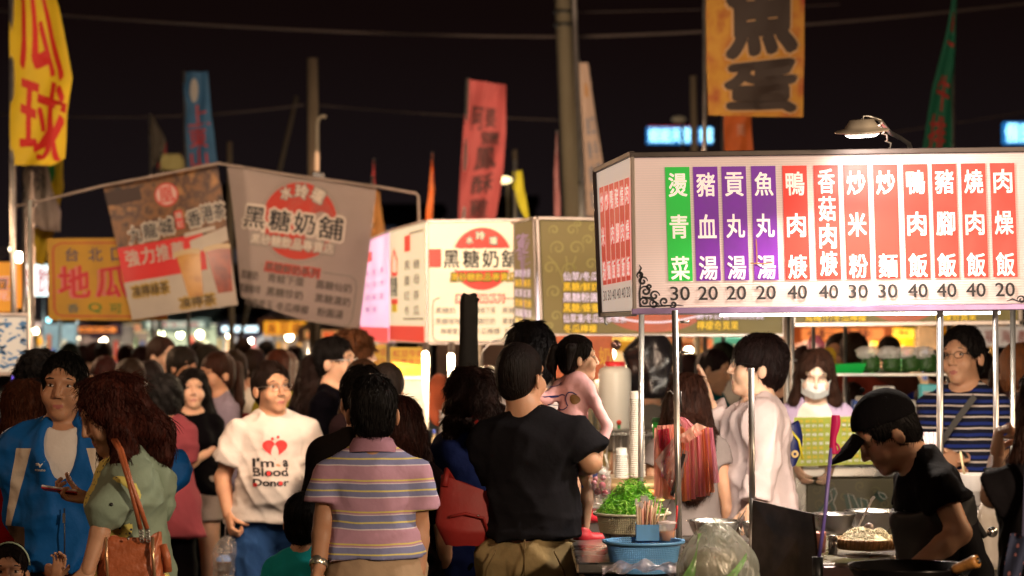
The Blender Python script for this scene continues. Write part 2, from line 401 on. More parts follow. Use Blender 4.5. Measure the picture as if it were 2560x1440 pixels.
def film(name,col,alpha=.8,rough=.25,bump=.5,bs=18,gloss=.12,stretch=None):
    """thin plastic film: diffuse, light passing through, a little gloss, partly clear"""
    if name in MATS: return MATS[name]
    m=bpy.data.materials.new(name); m.use_nodes=True; t=m.node_tree; N=t.nodes; L=t.links; N.clear()
    o=N.new('ShaderNodeOutputMaterial'); di=N.new('ShaderNodeBsdfDiffuse'); tr=N.new('ShaderNodeBsdfTranslucent'); gl=N.new('ShaderNodeBsdfGlossy'); tp=N.new('ShaderNodeBsdfTransparent')
    for x in(di,tr): x.inputs[0].default_value=(*col,1)
    gl.inputs['Roughness'].default_value=rough; gl.inputs[0].default_value=(.9,.85,.8,1)
    co=N.new('ShaderNodeTexCoord'); mp=N.new('ShaderNodeMapping'); L.new(co.outputs['Object'],mp.inputs[0])
    if stretch: mp.inputs['Scale'].default_value=stretch
    n=N.new('ShaderNodeTexNoise'); n.inputs['Scale'].default_value=bs; n.inputs['Detail'].default_value=4; n.inputs['Distortion'].default_value=1.2; L.new(mp.outputs[0],n.inputs[0])
    bp=N.new('ShaderNodeBump'); bp.inputs['Strength'].default_value=bump; bp.inputs['Distance'].default_value=.02; L.new(n.outputs[0],bp.inputs['Height'])
    for x in(di,tr,gl): L.new(bp.outputs[0],x.inputs['Normal'])
    m1=N.new('ShaderNodeMixShader'); m1.inputs[0].default_value=.5; L.new(di.outputs[0],m1.inputs[1]); L.new(tr.outputs[0],m1.inputs[2])
    m2=N.new('ShaderNodeMixShader'); m2.inputs[0].default_value=gloss; L.new(m1.outputs[0],m2.inputs[1]); L.new(gl.outputs[0],m2.inputs[2])
    m3=N.new('ShaderNodeMixShader'); L.new(tp.outputs[0],m3.inputs[1]); L.new(m2.outputs[0],m3.inputs[2]); L.new(m3.outputs[0],o.inputs[0])
    r=N.new('ShaderNodeMapRange'); L.new(n.outputs[0],r.inputs[0]); r.inputs[1].default_value=.3; r.inputs[2].default_value=.7; r.inputs[3].default_value=max(0,alpha-.22); r.inputs[4].default_value=min(1,alpha+.18); L.new(r.outputs[0],m3.inputs[0])
    MATS[name]=m; return m
def panel_cloth(name,base,regions,rough=.6):
    """garment sewn from panels: each region = (colour, [(a,b,c,d)...]) where a*x+b*y+c*z+d>0 for all"""
    m=mat(name,base,rough,bump=.25,bs=35,spec=.12); t=m.node_tree; N=t.nodes; L=t.links; b=N['Principled BSDF']
    co=N.new('ShaderNodeTexCoord'); cur=None
    for col,pl in regions:
        prev=None
        for (x,y,z,d) in pl:
            v=N.new('ShaderNodeVectorMath'); v.operation='DOT_PRODUCT'; L.new(co.outputs['Object'],v.inputs[0]); v.inputs[1].default_value=(x,y,z)
            g=N.new('ShaderNodeMath'); g.operation='GREATER_THAN'; L.new(v.outputs['Value'],g.inputs[0]); g.inputs[1].default_value=-d
            if prev is None: prev=g
            else: q=N.new('ShaderNodeMath'); q.operation='MULTIPLY'; L.new(prev.outputs[0],q.inputs[0]); L.new(g.outputs[0],q.inputs[1]); prev=q
        x=N.new('ShaderNodeMix'); x.data_type='RGBA'; L.new(prev.outputs[0],x.inputs[0]); x.inputs[7].default_value=(*col,1)
        if cur is None: x.inputs[6].default_value=(*base,1)
        else: L.new(cur.outputs[2],x.inputs[6])
        cur=x
    L.new(cur.outputs[2],b.inputs['Base Color']); return m
# ---------------------------------------------------------------- people
def rx(a): c,s=math.cos(a),math.sin(a); return np.array([[1,0,0],[0,c,-s],[0,s,c]])
def ry(a): c,s=math.cos(a),math.sin(a); return np.array([[c,0,s],[0,1,0],[-s,0,c]])
def rz_(a): c,s=math.cos(a),math.sin(a); return np.array([[c,-s,0],[s,c,0],[0,0,1]])
D=math.radians
SKIN={'warm':(.50,.27,.165),'tan':(.42,.215,.125),'light':(.62,.38,.26),'deep':(.36,.18,.105),'pale':(.66,.44,.33)}
def skin(k): return mat('skin_'+k,SKIN[k],.5,var=.10,vs=14,bump=.08,bs=90,sss=.12,spec=.4)
HANDC={}
def hand_mesh(kind):
    """right hand in its own frame: wrist at 0, fingers along +y, palm to -z, thumb on +x... five separate fingers"""
    if kind in HANDC: return HANDC[kind]
    curl={'relaxed':.38,'grip':1.15,'open':.12,'hold':.75,'point':.5}[kind]
    ax=np.arange(-.075,.085,.0034); ay=np.arange(-.03,.205,.0034); az=np.arange(-.11,.04,.0034)
    f=Field(ax,ay,az)
    f.add(Cap((0,-.02,0),(0,.03,0),.024,.026,(1.15,1,.75)),.01); f.add(Ell((0,.055,0),(.041,.048,.016)),.012); f.add(Ell((.022,.035,-.006),(.02,.032,.016)),.012)
    for i,(bx,L) in enumerate(((-.031,.060),(-.0105,.074),(.0105,.080),(.031,.072))):
        p=np.array([bx,.088-abs(bx-.008)*.25,0.]); sp=(bx)*1.6; a=0; r=.0088-.0006*(i==0)
        for j,k in enumerate((.46,.30,.24)):
            a+=curl*(1+.12*(3-i))*(.75 if j==0 else 1.0); d=np.array([math.sin(sp)*math.cos(a),math.cos(a),-math.sin(a)])
            q=p+d*L*k; f.add(Cap(p,q,r,r*.93),.003); f.add(Ell(q,(r*1.03,)*3),.002) if j<2 else 0; p=q; r*=.93
    tc={'relaxed':.35,'grip':.95,'open':.1,'hold':.7,'point':.5}[kind]
    p=np.array([.030,.025,-.006]); d0=rz_(-.75)@np.array([0,1,0.]); a=0; r=.0115
    for k in (.036,.032,.026):
        a+=tc*.5; d=d0*math.cos(a)+np.array([-.35,.1,-1])*math.sin(a); d/=np.linalg.norm(d); q=p+d*k; f.add(Cap(p,q,r,r*.88),.004); p=q; r*=.9
    HANDC[kind]=f.mesh(); return HANDC[kind]
def frame_from(dirv,pal):
    y=np.array(dirv,float); y/=np.linalg.norm(y); z=-np.array(pal,float); z=z-y*(z@y); z/=np.linalg.norm(z)+1e-9; x=np.cross(y,z); return np.stack([x,y,z],1)
class Pers: pass
def person(label,px,s,yaw=0,H=1.75,crown=None,name='person',group=None,sk='warm',q=1,hd=1.06,bulk=1.0,belly=0,lean=0,side=0,twist=0,
           hyaw=0,hpitch=0,hroll=0,arms=None,va=None,hands=None,hdir=None,legs=None,hair='short',hcol=(.012,.009,.008),hlen=.35,
           top=None,bottom=None,sex='m',face=True,z0=0,glasses=None,seed=1,shoes=(.03,.03,.03),pelvis=None,smile=0,sho=1.0,hoff=(0,0,0),nohands=False,depth=None,eyes=True):
    """q: 0 far, 1 middle, 2 near. px,s: image column and scale at its distance. yaw 0 faces the camera, 90 faces right"""
    R=Pers(); s=float(s)
    if crown is not None: H=HC-(crown-HY)/s
    h=H/(1.493+.206*hd-.02*(hd-1))
    loc=P(px,HY,s); loc.z=z0
    root=thing(name,label,'person' if name=='person' else name,loc,D(yaw),group)
    ya=D(yaw); Rw=rz_(-ya)
    def v(x,y,dy=0): # photo pixel (+ offset away from camera in metres) to the body's own unit space
        d=loc.y+dy; s2=F/d
        return (Rw@np.array([(x-CX)/s2-loc.x, dy, HC-(y-HY)/s2-z0]))/h
    Rt=rz_(D(twist))@rx(D(lean))@ry(D(side)); T0=np.array(pelvis if pelvis is not None else (0,0,.95),float)
    T=lambda *p: T0+Rt@np.array(p,float)
    Rh=rz_(D(hyaw))@rx(D(hpitch))@ry(D(hroll))
    nb=T(0,-.010,.548)+np.array(hoff); nb=nb-np.array([0,0,.035 if hd>1.3 else 0]); hc=nb+Rh@np.array([0,0,.085*hd])-np.array([0,0,(hd-1)*.02])
    Hp=lambda p: hc+Rh@(np.array(p,float)*hd)
    fem=sex=='f'; b=bulk; sw=(.140 if fem else .163)*sho
    # --- torso primitives
    def torso(e=0,loose=0):
        L=[]
        hipr=(.164 if fem else .156)
        L.append(Ell(T(0,.005,0),(hipr*b+e,.115*b+e,.13+e),Rt)); L.append(Ell(T(0,0,.17),((.112 if fem else .128)*b+e+loose*.008,.095*b+e+loose*.015,.17),Rt))
        L.append(Ell(T(0,0,.355),((.138 if fem else .157)*b+e,.113*b+e,.175),Rt))
        if fem: L+= [Ell(T(x*.062,-.085,.33),(.06+e*.5,.055+e*.5,.06+e*.5),Rt) for x in(-1,1)]
        if belly: L.append(Ell(T(0,-.05-belly*.03,.13),(.13*b+e,.10+belly*.07+e,.15),Rt))
        L.append(Cap(T(-sw+.04,.005,.412),T(sw-.04,.005,.412),.050+e*.8,.050+e*.8))
        for x in(-1,1): L.append(Cap(T(x*.028,.016,.500),T(x*(sw-.015),.006,.420),.042+e*.5,.043+e*.7))
        L.append(Cap(T(0,.012,.43),T(0,.010,.475),.072+e*.6,.058+e*.4))
        return L
    SH={x:T(x*sw,.0,.412) for x in(-1,1)}
    A={}
    for x in(-1,1):
        A[x]=[SH[x],T(x*(sw+.050),.02,.14),T(x*(sw+.050),-.06,-.10)]
    if arms:
        for x in arms: A[x]=[SH[x],T(*arms[x][0]),T(*arms[x][1])]
    if va:
        for x in va: A[x]=[SH[x],v(*va[x][0]),v(*va[x][1])]
    if legs is None: legs={x:((x*.095,0,.90),(x*.105,-.015,.49),(x*.11,.02,.09)) for x in(-1,1)}
    G={x:[np.array(p,float) for p in legs[x]] for x in legs}
    limb=b**.5
    # --- bounds
    pts=np.array([hc]+[p for x in A for p in A[x]]+[p for x in G for p in G[x]]+[T0]); lo=pts.min(0)-[.12,.22,.10]; hi=pts.max(0)+[.12,.16,.16]
    lo=np.minimum(lo,[-.25,-.3,lo[2]]); hi=np.maximum(hi,[.25,.2,hi[2]])
    hh=(.022,.015,.0125)[q]/h; hf=(.016,.0085,.0058)[q]/h
    fr=lambda a: (hc[a]-.125*hd,hc[a]+.125*hd)
    gx=ax_(lo[0],hi[0],hh,fr(0),hf); gy=ax_(lo[1],hi[1],hh,fr(1),hf); gz=ax_(lo[2],hi[2],hh,(hc[2]-.14*hd,hc[2]+.13*hd),hf)
    f=Field(gx,gy,gz)
    for p in torso(): f.add(p,.03)
    nr=(.046 if fem else .056)*b**.5*(.85+.15*hd)
    f.add(Cap(T(0,.015,.46),Hp((0,.02,-.05)),nr*1.12,nr),.03)
    armr=(.040,.033,.024) if fem else (.050,.040,.028)
    for x in A:
        a,e,w=A[x]; f.add(Cap(a,e,armr[0]*limb,armr[1]*limb),.03); 
        m=e+(w-e)*.3; f.add(Cap(e,m,armr[1]*limb,armr[1]*limb*1.03),.015); f.add(Cap(m,w,armr[1]*limb,armr[2]*limb),.012)
    for x in G:
        a,k,n=G[x]; f.add(Cap(a,k,.084*limb,.055*limb),.03); m=k+(n-k)*.3; f.add(Cap(k,m,.052*limb,.056*limb),.015); f.add(Cap(m,n,.055*limb,.034),.02)
        d=np.array([x*.02,-.15,-.055]); f.add(Cap(n+np.array([0,.03,-.045]),n+d,.038,.030,(1,1,.8)),.02)
    # --- head
    hs=.004 if q==2 else .008
    def head(F_,infl=0):
        for c,r,k in (((0,.015,.035),(.074,.094,.086),.02),((0,-.028,-.04),(.060 if not fem else .056,.062,.072),.03),((0,-.068,-.088),(.028,.022,.022),.02)):
            F_.add(Ell(Hp(c),np.array(r)*hd,Rh),k,infl=infl)
    head(f)
    if q:
        for x in(-1,1):
            f.add(Ell(Hp((x*.036,-.060,-.028)),np.array((.030,.028,.034))*hd,Rh),.014)
            f.add(Ell(Hp((x*.079,.012,-.012)),np.array((.008,.019,.029))*hd,rz_(0)@Rh@rz_(-x*.35)),.004)
            f.add(Cap(Hp((x*.012,-.080,.038)),Hp((x*.044,-.066,.036)),.010*hd,.009*hd),.022)
            f.add(Ell(Hp((x*.031,-.103,.016)),np.array((.020,.017,.013))*hd,Rh),.010,'s')
        f.add(Cap(Hp((0,-.087,.022)),Hp((0,-.105,-.020)),.0070*hd,.0108*hd),.012); 
        for x in(-1,1): f.add(Ell(Hp((x*.013,-.096,-.026)),np.array((.0065,.009,.0065))*hd,Rh),.004)
        f.add(Cap(Hp((-.016,-.086,-.0545)),Hp((.016,-.086,-.0545)),.0060*hd,.0060*hd),.006); f.add(Cap(Hp((-.014,-.085,-.066)),Hp((.012,-.085,-.0655)),.0070*hd,.0070*hd),.006)
        f.add(Cap(Hp((-.022,-.0985,-.0595)),Hp((.022,-.0985,-.0595)),.0028*hd,.0028*hd),.002,'s')
    V,Q=f.mesh()
    hairm=hair_mat('hair_%02x%02x%02x'%tuple(int(min(.99,c)*1200)%256 for c in hcol),hcol)
    mats=[skin(sk),hairm,mat('lip',(.36,.12,.10) if not fem else (.45,.10,.10),.45),mat('eye_white',(.42,.35,.31),.25),mat('iris',(.015,.009,.006),.15),mat('shoe_%d%d%d'%tuple(int(c*99) for c in shoes),shoes,.5),mat('eyebrow',(.035,.02,.014),.8)]
    C=V[Q].mean(1); mi=np.zeros(len(Q),int); mi[C[:,2]*h<.085]=5
    L=(C-hc)@Rh/hd
    mi[(np.abs(L[:,0])<.019)&(L[:,1]<-.082)&(np.abs(L[:,2]+.0595)<.0085-.22*np.abs(L[:,0])**1.0*1.0)&(L[:,2]<-.046)]=2 if q else 0
    parts=[(V,Q,mi)]
    def addprim(prims,m,step,k=.002):
        bb=[p.bounds() for p in prims]; l=np.min([x[0] for x in bb],0)-.01; u=np.max([x[1] for x in bb],0)+.01
        g=Field(np.arange(l[0],u[0],step),np.arange(l[1],u[1],step),np.arange(l[2],u[2],step))
        for p in prims: g.add(p,k)
        a,c=g.mesh()
        if len(c): parts.append((a,c,np.full(len(c),m)))
    if face and q:
        def fy(x,z): # depth of the face surface along its own -y
            ys=np.linspace(-.125,-.03,40); P_=np.array([Hp((x,y,z)) for y in ys]); 
            i=np.clip(np.searchsorted(gx,P_[:,0]),0,len(gx)-1); j=np.clip(np.searchsorted(gy,P_[:,1]),0,len(gy)-1); k=np.clip(np.searchsorted(gz,P_[:,2]),0,len(gz)-1)
            n=np.nonzero(f.v[i,j,k]<0)[0]; return ys[n[0]] if len(n) else -.08
        st=.0022 if q==2 else .0035
        for x in(-1,1):
            y=fy(x*.031,.014); sh_=.004*(1-q*.2)
            if not eyes:
                addprim([Cap(Hp((x*.018,y+.001,.0125)),Hp((x*.031,y-.0018,.0085)),.0013*hd,.0016*hd),Cap(Hp((x*.031,y-.0018,.0085)),Hp((x*.044,y+.006,.0115)),.0016*hd,.0012*hd)],6,st)
            if eyes: addprim([Ell(Hp((x*.031,y+.0035,.013)),np.array((.0132,.0085,.0050))*hd,Rh)],3,st)
            if eyes: addprim([Ell(Hp((x*.031,y-.0003,.0134)),np.array((.0062,.0060,.0050))*hd,Rh)],4,st)
            if eyes: addprim([Cap(Hp((x*.0175,y+.002,.0155)),Hp((x*.031,y-.0030,.0200)),.0013*hd,.0017*hd),Cap(Hp((x*.031,y-.0042,.0205)),Hp((x*.044,y+.007,.0165)),.0017*hd,.0012*hd)],6,st)
            yb=fy(x*.031,.036)+(.0008 if fem else 0); addprim([Cap(Hp((x*.016,yb+.001,.0385)),Hp((x*.033,yb+.0004,.0415)),.0024*hd,.0028*hd),Cap(Hp((x*.033,yb+.0004,.0415)),Hp((x*.050,yb+.011,.0355)),.0028*hd,.0016*hd)],6,st)
    if not nohands and q:
        hands=hands or {}; hdir=hdir or {}
        for x in A:
            kind=hands.get(x,'relaxed')
            if kind is None: continue
            a,e,w=A[x]; dv=(w-e)/np.linalg.norm(w-e); pal=np.array([-x,.15,0])@np.eye(3)
            if x in hdir: dv=Rw@np.array(hdir[x][0],float); pal=Rw@np.array(hdir[x][1],float)
            hv,hq=hand_mesh(kind); R3=frame_from(dv,pal); ms=(1 if x>0 else -1)
            # mirror so that the thumb points forward
            xv=R3[:,0]; fw=np.array([0,-1,0.3]); flip=1 if xv@fw>0 else -1
            if x in hdir and len(hdir[x])>2: flip=hdir[x][2]
            hvv=hv*np.array([flip,1,1])*(.92 if fem else 1.0)*(hd**.7 if hd>1 else 1); W_=w+hvv@R3.T
            parts.append((W_,hq if flip>0 else hq[:,::-1],np.zeros(len(hq),int)))
    n=0; VV=[];QQ=[];MM=[]
    for a,c,m_ in parts: VV.append(a); QQ.append(c+n); MM.append(m_); n+=len(a)
    body=link('body',mesh_np('body',np.concatenate(VV)*h,np.concatenate(QQ),mats,np.concatenate(MM)),root)
    # --- hair
    step=(.017,.009,.0062)[q]/h
    if hair:
        ext=.13*hd; l0=hc-ext; h0=hc+ext
        l0=l0-np.array([.02,.02,0]); h0=h0+np.array([.02,.03,.0])
        if hair in('long','curlylong','pony'): 
            m=hlen+.1; l0[2]-=m; h0[1]+=.1; l0[1]-=.05; l0[0]-=.06; h0[0]+=.06
        g=Field(np.arange(l0[0]-.02,h0[0]+.02,step),np.arange(l0[1]-.02,h0[1]+.02,step),np.arange(l0[2],h0[2]+.02,step))
        E=lambda c,r,k=.02,op='u': g.add(Ell(Hp(c),np.array(r)*hd,Rh),k,op)
        dn=Rh.T@np.array([0,0,-1.]) # straight down in the head frame
        def plane(fn,k=.006): 
            def w_(x,y,z):
                X,Y,Z=x-hc[0],y-hc[1],z-hc[2]
                a=Rh.T; lx=a[0,0]*X+a[0,1]*Y+a[0,2]*Z; ly=a[1,0]*X+a[1,1]*Y+a[1,2]*Z; lz=a[2,0]*X+a[2,1]*Y+a[2,2]*Z; return fn(lx/hd,ly/hd,lz/hd)
            g.clip(w_,k)
        if hair=='short' or hair=='thick' or hair=='buzz' or hair=='bangs':
            t={'short':.0,'thick':.007,'buzz':-.0005,'bangs':.010}[hair]
            E((0,.018,.040),(.0785+t,.101+t,.093+t)); E((0,.045,-.01),(.070+t,.066+t,.078))
            E((0,-.125,-.012),(.078,.086,.122),.008,'s') if hair!='bangs' else E((0,-.125,-.035),(.064,.065,.076),.008,'s')
            plane(lambda x,y,z: (-.028-.95*y)-z if hair!='bangs' else (-.045-.8*y-.012*np.cos(x*40))-z)
            for x in(-1,1): E((x*.092,-.004,-.028),(.030,.024,.036),.006,'s')
        elif hair=='bob':
            E((0,.018,.035),(.093,.112,.10)); E((0,.025,-.055),(.099,.098,.10),.03); E((0,-.125,-.03),(.064,.085,.100),.012,'s'); plane(lambda x,y,z:(-.125+.15*y)-z,.012)
        elif hair=='curly':
            E((0,.02,.035),(.100,.118,.108)); E((0,.04,-.03),(.095,.085,.085),.03); E((0,-.125,-.04),(.066,.080,.095),.012,'s'); plane(lambda x,y,z:(-.09-.3*y)-z,.02)
        elif hair in('long','curlylong','pony'):
            big=.004 if hair=='curlylong' else 0
            E((0,.018,.035),(.088+big,.108+big,.097+big)); E((0,.035,-.03),(.084+big,.085+big,.09),.03)
            if hair=='pony':
                E((0,-.125,-.035),(.066,.070,.092),.008,'s'); plane(lambda x,y,z: (-.035-.9*y)-z)
                p0=Hp((0,.10,.06)); p1=Hp((0,.155,.02)); p2=p1+np.array([0,.015,-hlen*.5]); p3=p1+np.array([0,-.01,-hlen])
                for a,b_,r1,r2 in((p0,p1,.02,.03),(p1,p2,.032,.032),(p2,p3,.032,.010)): g.add(Cap(a,b_,r1*hd,r2*hd),.012)
                for x in(-1,1): E((x*.090,-.002,-.02),(.028,.026,.036),.006,'s')
            else:
                bk=hc+Rh@np.array([0,.05,-.04]); tb=T(0,.155,.36 if hlen>.2 else .47); dnz=np.array([0,0.0,-1.]); 
                mid=np.array([(bk[0]*.5+tb[0]*.5),max(bk[1],tb[1]-(.03 if hlen>.2 else .07)),(bk[2]*.5+tb[2]*.5)]); end=mid+Rt@np.array([0,.03,-max(.02,hlen-.12)])
                g.add(Cap(bk,mid,.088+big,.085+big,(1.05,.72,1)),.03); g.add(Cap(mid,end,.085+big,.070+big,(1.25,.55,1)),.03)
                for x in(-1,1):
                    a=Hp((x*.070,.005,0)); e_=np.array([a[0]*.9+x*.035,a[1]+.01,T(0,0,.47)[2]+.02]); g.add(Cap(a,e_,.030+big,.038+big),.025)
                    e2=e_+Rt@np.array([x*.01,.02,-max(.01,hlen-.26)]); g.add(Cap(e_,e2,.036+big,.024),.02)
                E((.008,-.130,-.038),(.072,.102,.134),.008,'s')
        nz={'curly':(.010,70,1),'curlylong':(.012,48,.8)}.get(hair,(.0045,95,.12))
        if nz[0]>.006: g.noise(sinnoise(seed,[(nz[1],3),(nz[1]*1.9,3)],nz[0],nz[2]))
        else: g.noise(sinnoise(seed,[(45,2),(nz[1],3),(150,3)],nz[0] if hair!='buzz' else .0015,nz[2]))
        a,c=g.mesh()
        if len(c): 
            link('hair',mesh_np('hair',a*h,c,[hairm]),root)
            # loose strands and locks standing off the hair surface
            if q==2 and hair not in('buzz',):
                rs_=np.random.RandomState(seed); N_={'short':1300,'thick':1500,'bangs':1600,'curly':1300}.get(hair,2100)
                cen=a[c].mean(1); nrm=np.cross(a[c[:,1]]-a[c[:,0]],a[c[:,2]]-a[c[:,0]]); nrm/=np.linalg.norm(nrm,axis=1)[:,None]+1e-9
                if (nrm*(cen-hc)).sum(1).mean()<0: nrm=-nrm
                ix=rs_.randint(0,len(cen),N_); p=cen[ix]; n_=nrm[ix]; crn=Hp((0,.03,.13)); curl_=1. if hair in('curly','curlylong') else 0.
                dd=p-crn; lw=(p[:,2]<hc[2])[:,None]; dd=np.where(lw,np.array([0,0,-1.]),dd); dd=dd-n_*(dd*n_).sum(1)[:,None]; dd/=np.linalg.norm(dd,axis=1)[:,None]+1e-6
                sd=np.cross(n_,dd); L_=rs_.uniform(.018,.045,N_)*(1.5 if hair in('long','bob','curlylong','pony') else 1); ph=rs_.uniform(0,6,N_); hv=rs_.uniform(.2,1,N_)**2; Rr=np.array([.0010,.0014,.0014,.0011,.0007,.0002])
                VV_=np.zeros((N_,6,3,3))
                for t in range(6):
                    u=t/5; q_=p+dd*(L_*u)[:,None]+n_*((.0006+(.0035+.004*curl_)*math.sin(u*2.4)*hv)[:,None])+sd*((.0022*np.sin(u*3+ph)*u+curl_*.006*np.sin(u*7+ph))[:,None])
                    for j,(ca_,sa_) in enumerate(((1,0),(-.5,.87),(-.5,-.87))): VV_[:,t,j]=q_+(sd*ca_+n_*sa_)*Rr[t]
                bi=(np.arange(N_)*18)[:,None,None,None]; qq=np.array([[[t*3+j,t*3+(j+1)%3,t*3+3+(j+1)%3,t*3+3+j] for j in range(3)] for t in range(5)])[None]
                hl=link('hair_locks',mesh_np('hair_locks',VV_.reshape(-1,3)*h,(bi+qq).reshape(-1,4),[hairm]),root); hl['kind']='stuff'
    # --- clothes
    def shell(name_,prims,m,cuts=(),fold=.006,step=None,subs=(),k=.034,zs=1,fr_=((14,3),(26,3),(48,3)),midx=None,mats_=None,fseed=0):
        bb=[p.bounds() for p in prims]; l=np.min([x[0] for x in bb],0)-.02; u=np.max([x[1] for x in bb],0)+.02
        st=step or (.020,.0135,.0105)[q]/h
        g=Field(np.arange(l[0],u[0]+st,st),np.arange(l[1],u[1]+st,st),np.arange(l[2],u[2]+st,st))
        for p in prims: g.add(p,getattr(p,'k',k))
        for c_ in cuts: g.clip(c_)
        for p,kk in subs: g.add(p,kk,'s')
        if fold:
            g.noise(foldnoise(seed*7+fseed,fold*1.35,zs))
        a,c=g.mesh()
        if not len(c): return None
        if midx is not None: mi_=midx(a[c].mean(1))
        else: mi_=None
        return link(name_,mesh_np(name_,a*h,c,mats_ or [m],mi_),root)
    Tinv=lambda x,y,z: (Rt.T[2,0]*(x-T0[0])+Rt.T[2,1]*(y-T0[1])+Rt.T[2,2]*(z-T0[2]))
    R.v=v; R.T=T; R.Hp=Hp; R.h=h; R.root=root; R.A=A; R.G=G; R.Rt=Rt; R.Rh=Rh; R.hc=hc; R.loc=loc; R.shell=shell; R.torso=torso; R.Tinv=Tinv; R.rot=rz_(ya)
    R.w=lambda p: Vector(R.rot@(np.array(p,float)*h))+loc
    if bottom:
        t=bottom.get('t','trousers'); m=bottom['m']; e=bottom.get('e',.014); wz=bottom.get('waist',.10)
        pr=[Ell(T(0,.005,0),(.165*b+e,.118*b+e,.14+e),Rt)]
        if t in('trousers','shorts'):
            pr.append(Cap(T(0,0,0),T(0,0,.13),.117*b+e,.10*b+e,(1.3,1,1)))
            for x in G:
                a,kn,an=G[x]; fr2=bottom.get('len',1.0 if t=='trousers' else .8)
                if t=='shorts': pr.append(Cap(a,a+(kn-a)*fr2,.086*limb+e,.074*limb+e*1.8,flat=True))
                else: pr+= [Cap(a,kn,.086*limb+e,.064*limb+e*1.2),Cap(kn,kn+(an-kn)*.97,.064*limb+e*1.2,.045+e*1.3,flat=True)]
            cz=T(0,0,wz); shell('trousers' if t=='trousers' else 'shorts',pr,m,[lambda x,y,z:(Tinv(x,y,z)-wz)],fold=bottom.get('fold',.007),zs=.5,fseed=3)
        else:
            kz=bottom.get('len',.5); pr.append(Cap(T(0,0,0),T(0,0,.15),.115+e,.09+e,(1.3,1,1))); pr.append(Cap((T0[0],T0[1],.95),(T0[0],T0[1],kz),.118+e,.165+e,(1.3,1,1),flat=True))
            shell('skirt',pr,m,[lambda x,y,z:(Tinv(x,y,z)-wz)],fold=.010,zs=.15,fseed=3)
    if top:
        e=top.get('e',.012); hem=top.get('hem',-.06); sl=top.get('sleeve',.72); m=top['m']; loose=top.get('loose',1)
        pr=torso(e,loose)
        if loose: pr.append(Cap(T(0,belly*-.025,.25),T(0,belly*-.02,hem-.02),(.089 if not fem else .081)*b+e+.009*loose,(.118 if not fem else .118)*b+e+.018*loose+belly*.02,(1.33,1,1)))
        for x in A:
            a,el,wr=A[x]; ra=armr[0]*limb+e*.75+.002
            n0=len(pr)
            if sl<=1 and sl>0: pr.append(Cap(a,a+(el-a)*sl,ra+.004,ra+top.get('flare',.012),flat=True))
            elif sl>1: ua_=Cap(a,el,ra,ra-.006); ua_.k=.055; pr+= [ua_,Cap(el,el+(wr-el)*(sl-1),ra-.008,armr[2]*limb+e+.008,flat=True)]
        for p in pr:
            if p.__class__ is Cap and p.flat: p.k=.014
        nk=top.get('neck',.062); subs=[(Ell(T(0,-.030,.520),(nk+.01,nk+.022,top.get('nd',.05)),Rt),.006)]
        if top.get('vneck'): subs.append((Cap(T(0,-.12,.50),T(0,-.16,top['vneck']),.045,.006),.006))
        if top.get('open'): subs+= [(Cap(T(0,-.20,.52),T(0,-.20,hem-.3),top['open'],top['open']*top.get('openb',1.0)),.01)]
        subs+= [(s_,.004) for s_ in top.get('subs',[])]
        pr+= [p for p in top.get('add',[])]
        R.top=shell('top' if not top.get('name') else top['name'],pr,m,[lambda x,y,z:(hem+top.get('wave',.0)*np.sin(9*x+seed)-Tinv(x,y,z))],fold=top.get('fold',.0085),subs=subs,midx=top.get('midx'),mats_=top.get('mats'))
    if glasses:
        mb=MB(); gy=-.098
        for x in(-1,1):
            c_=[Vector(Hp((x*.033+math.cos(a)*.021,gy+abs(math.cos(a)*x+1)*.0015,.012+math.sin(a)*.0145))*h) for a in [2*PI*i/14 for i in range(14)]]
            mb.tube(c_,.0017,5,close=True)
            mb.tube([Vector(Hp((x*.053,gy+.004,.016))*h),Vector(Hp((x*.080,-.05,.016))*h),Vector(Hp((x*.083,.01,.008))*h)],.0018,5)
        mb.tube([Vector(Hp((-.012,gy,.014))*h),Vector(Hp((0,gy-.004,.017))*h),Vector(Hp((.012,gy,.014))*h)],.0017,5)
        me=bpy.data.meshes.new('glasses'); me.from_pydata([tuple(x) for x in mb.v],[],mb.f); me.materials.append(glasses); link('glasses',me,root)
    return R
def local_part(R,mb,name,m,parent=None,smooth=None):
    """mb given in the body's own unit space"""
    me=bpy.data.meshes.new(name); me.from_pydata([tuple(Vector(x)*R.h) for x in mb.v],[],mb.f)
    for k in (m if isinstance(m,(list,tuple)) else [m]): me.materials.append(k)
    me.polygons.foreach_set('use_smooth',mb.sm); return link(name,me,parent or R.root)
def project_print(R,target,items,name,m,cx,cz,sc,nrm,off=.0035):
    """flat print laid on a garment: items in metres (x right, y down) around the garment point (cx,cz); nrm = -1 front, +1 back (unit space y)"""
    me=target.data; bvh=BVHTree.FromPolygons([v.co for v in me.vertices],[tuple(p.vertices) for p in me.polygons])
    mb=MB()
    for V,Fc in items:
        vs=[]
        for (x,y) in V:
            p=Vector((cx*R.h+(x if nrm<0 else -x)*sc,nrm*1.0,cz*R.h-y*sc)); hit=bvh.ray_cast(p,Vector((0,-nrm,0)))
            q=hit[0] if hit[0] else Vector((p.x,0,p.z)); vs.append(q+Vector((0,nrm*off,0)))
        mb.add(vs,Fc)
    m2=bpy.data.meshes.new(name); m2.from_pydata([tuple(x) for x in mb.v],[],mb.f); m2.materials.append(m); return link(name,m2,R.root)
def textpoly(st,x0,y0,x1,y1,bold=.02):
    V,Fc,lo,hi=glyph(st,bold); W,H=hi-lo
    return [((x-lo[0])/max(W,.2)*(x1-x0)+x0,(hi[1]-y)/max(H,.2)*(y1-y0)+y0) for x,y in V],Fc
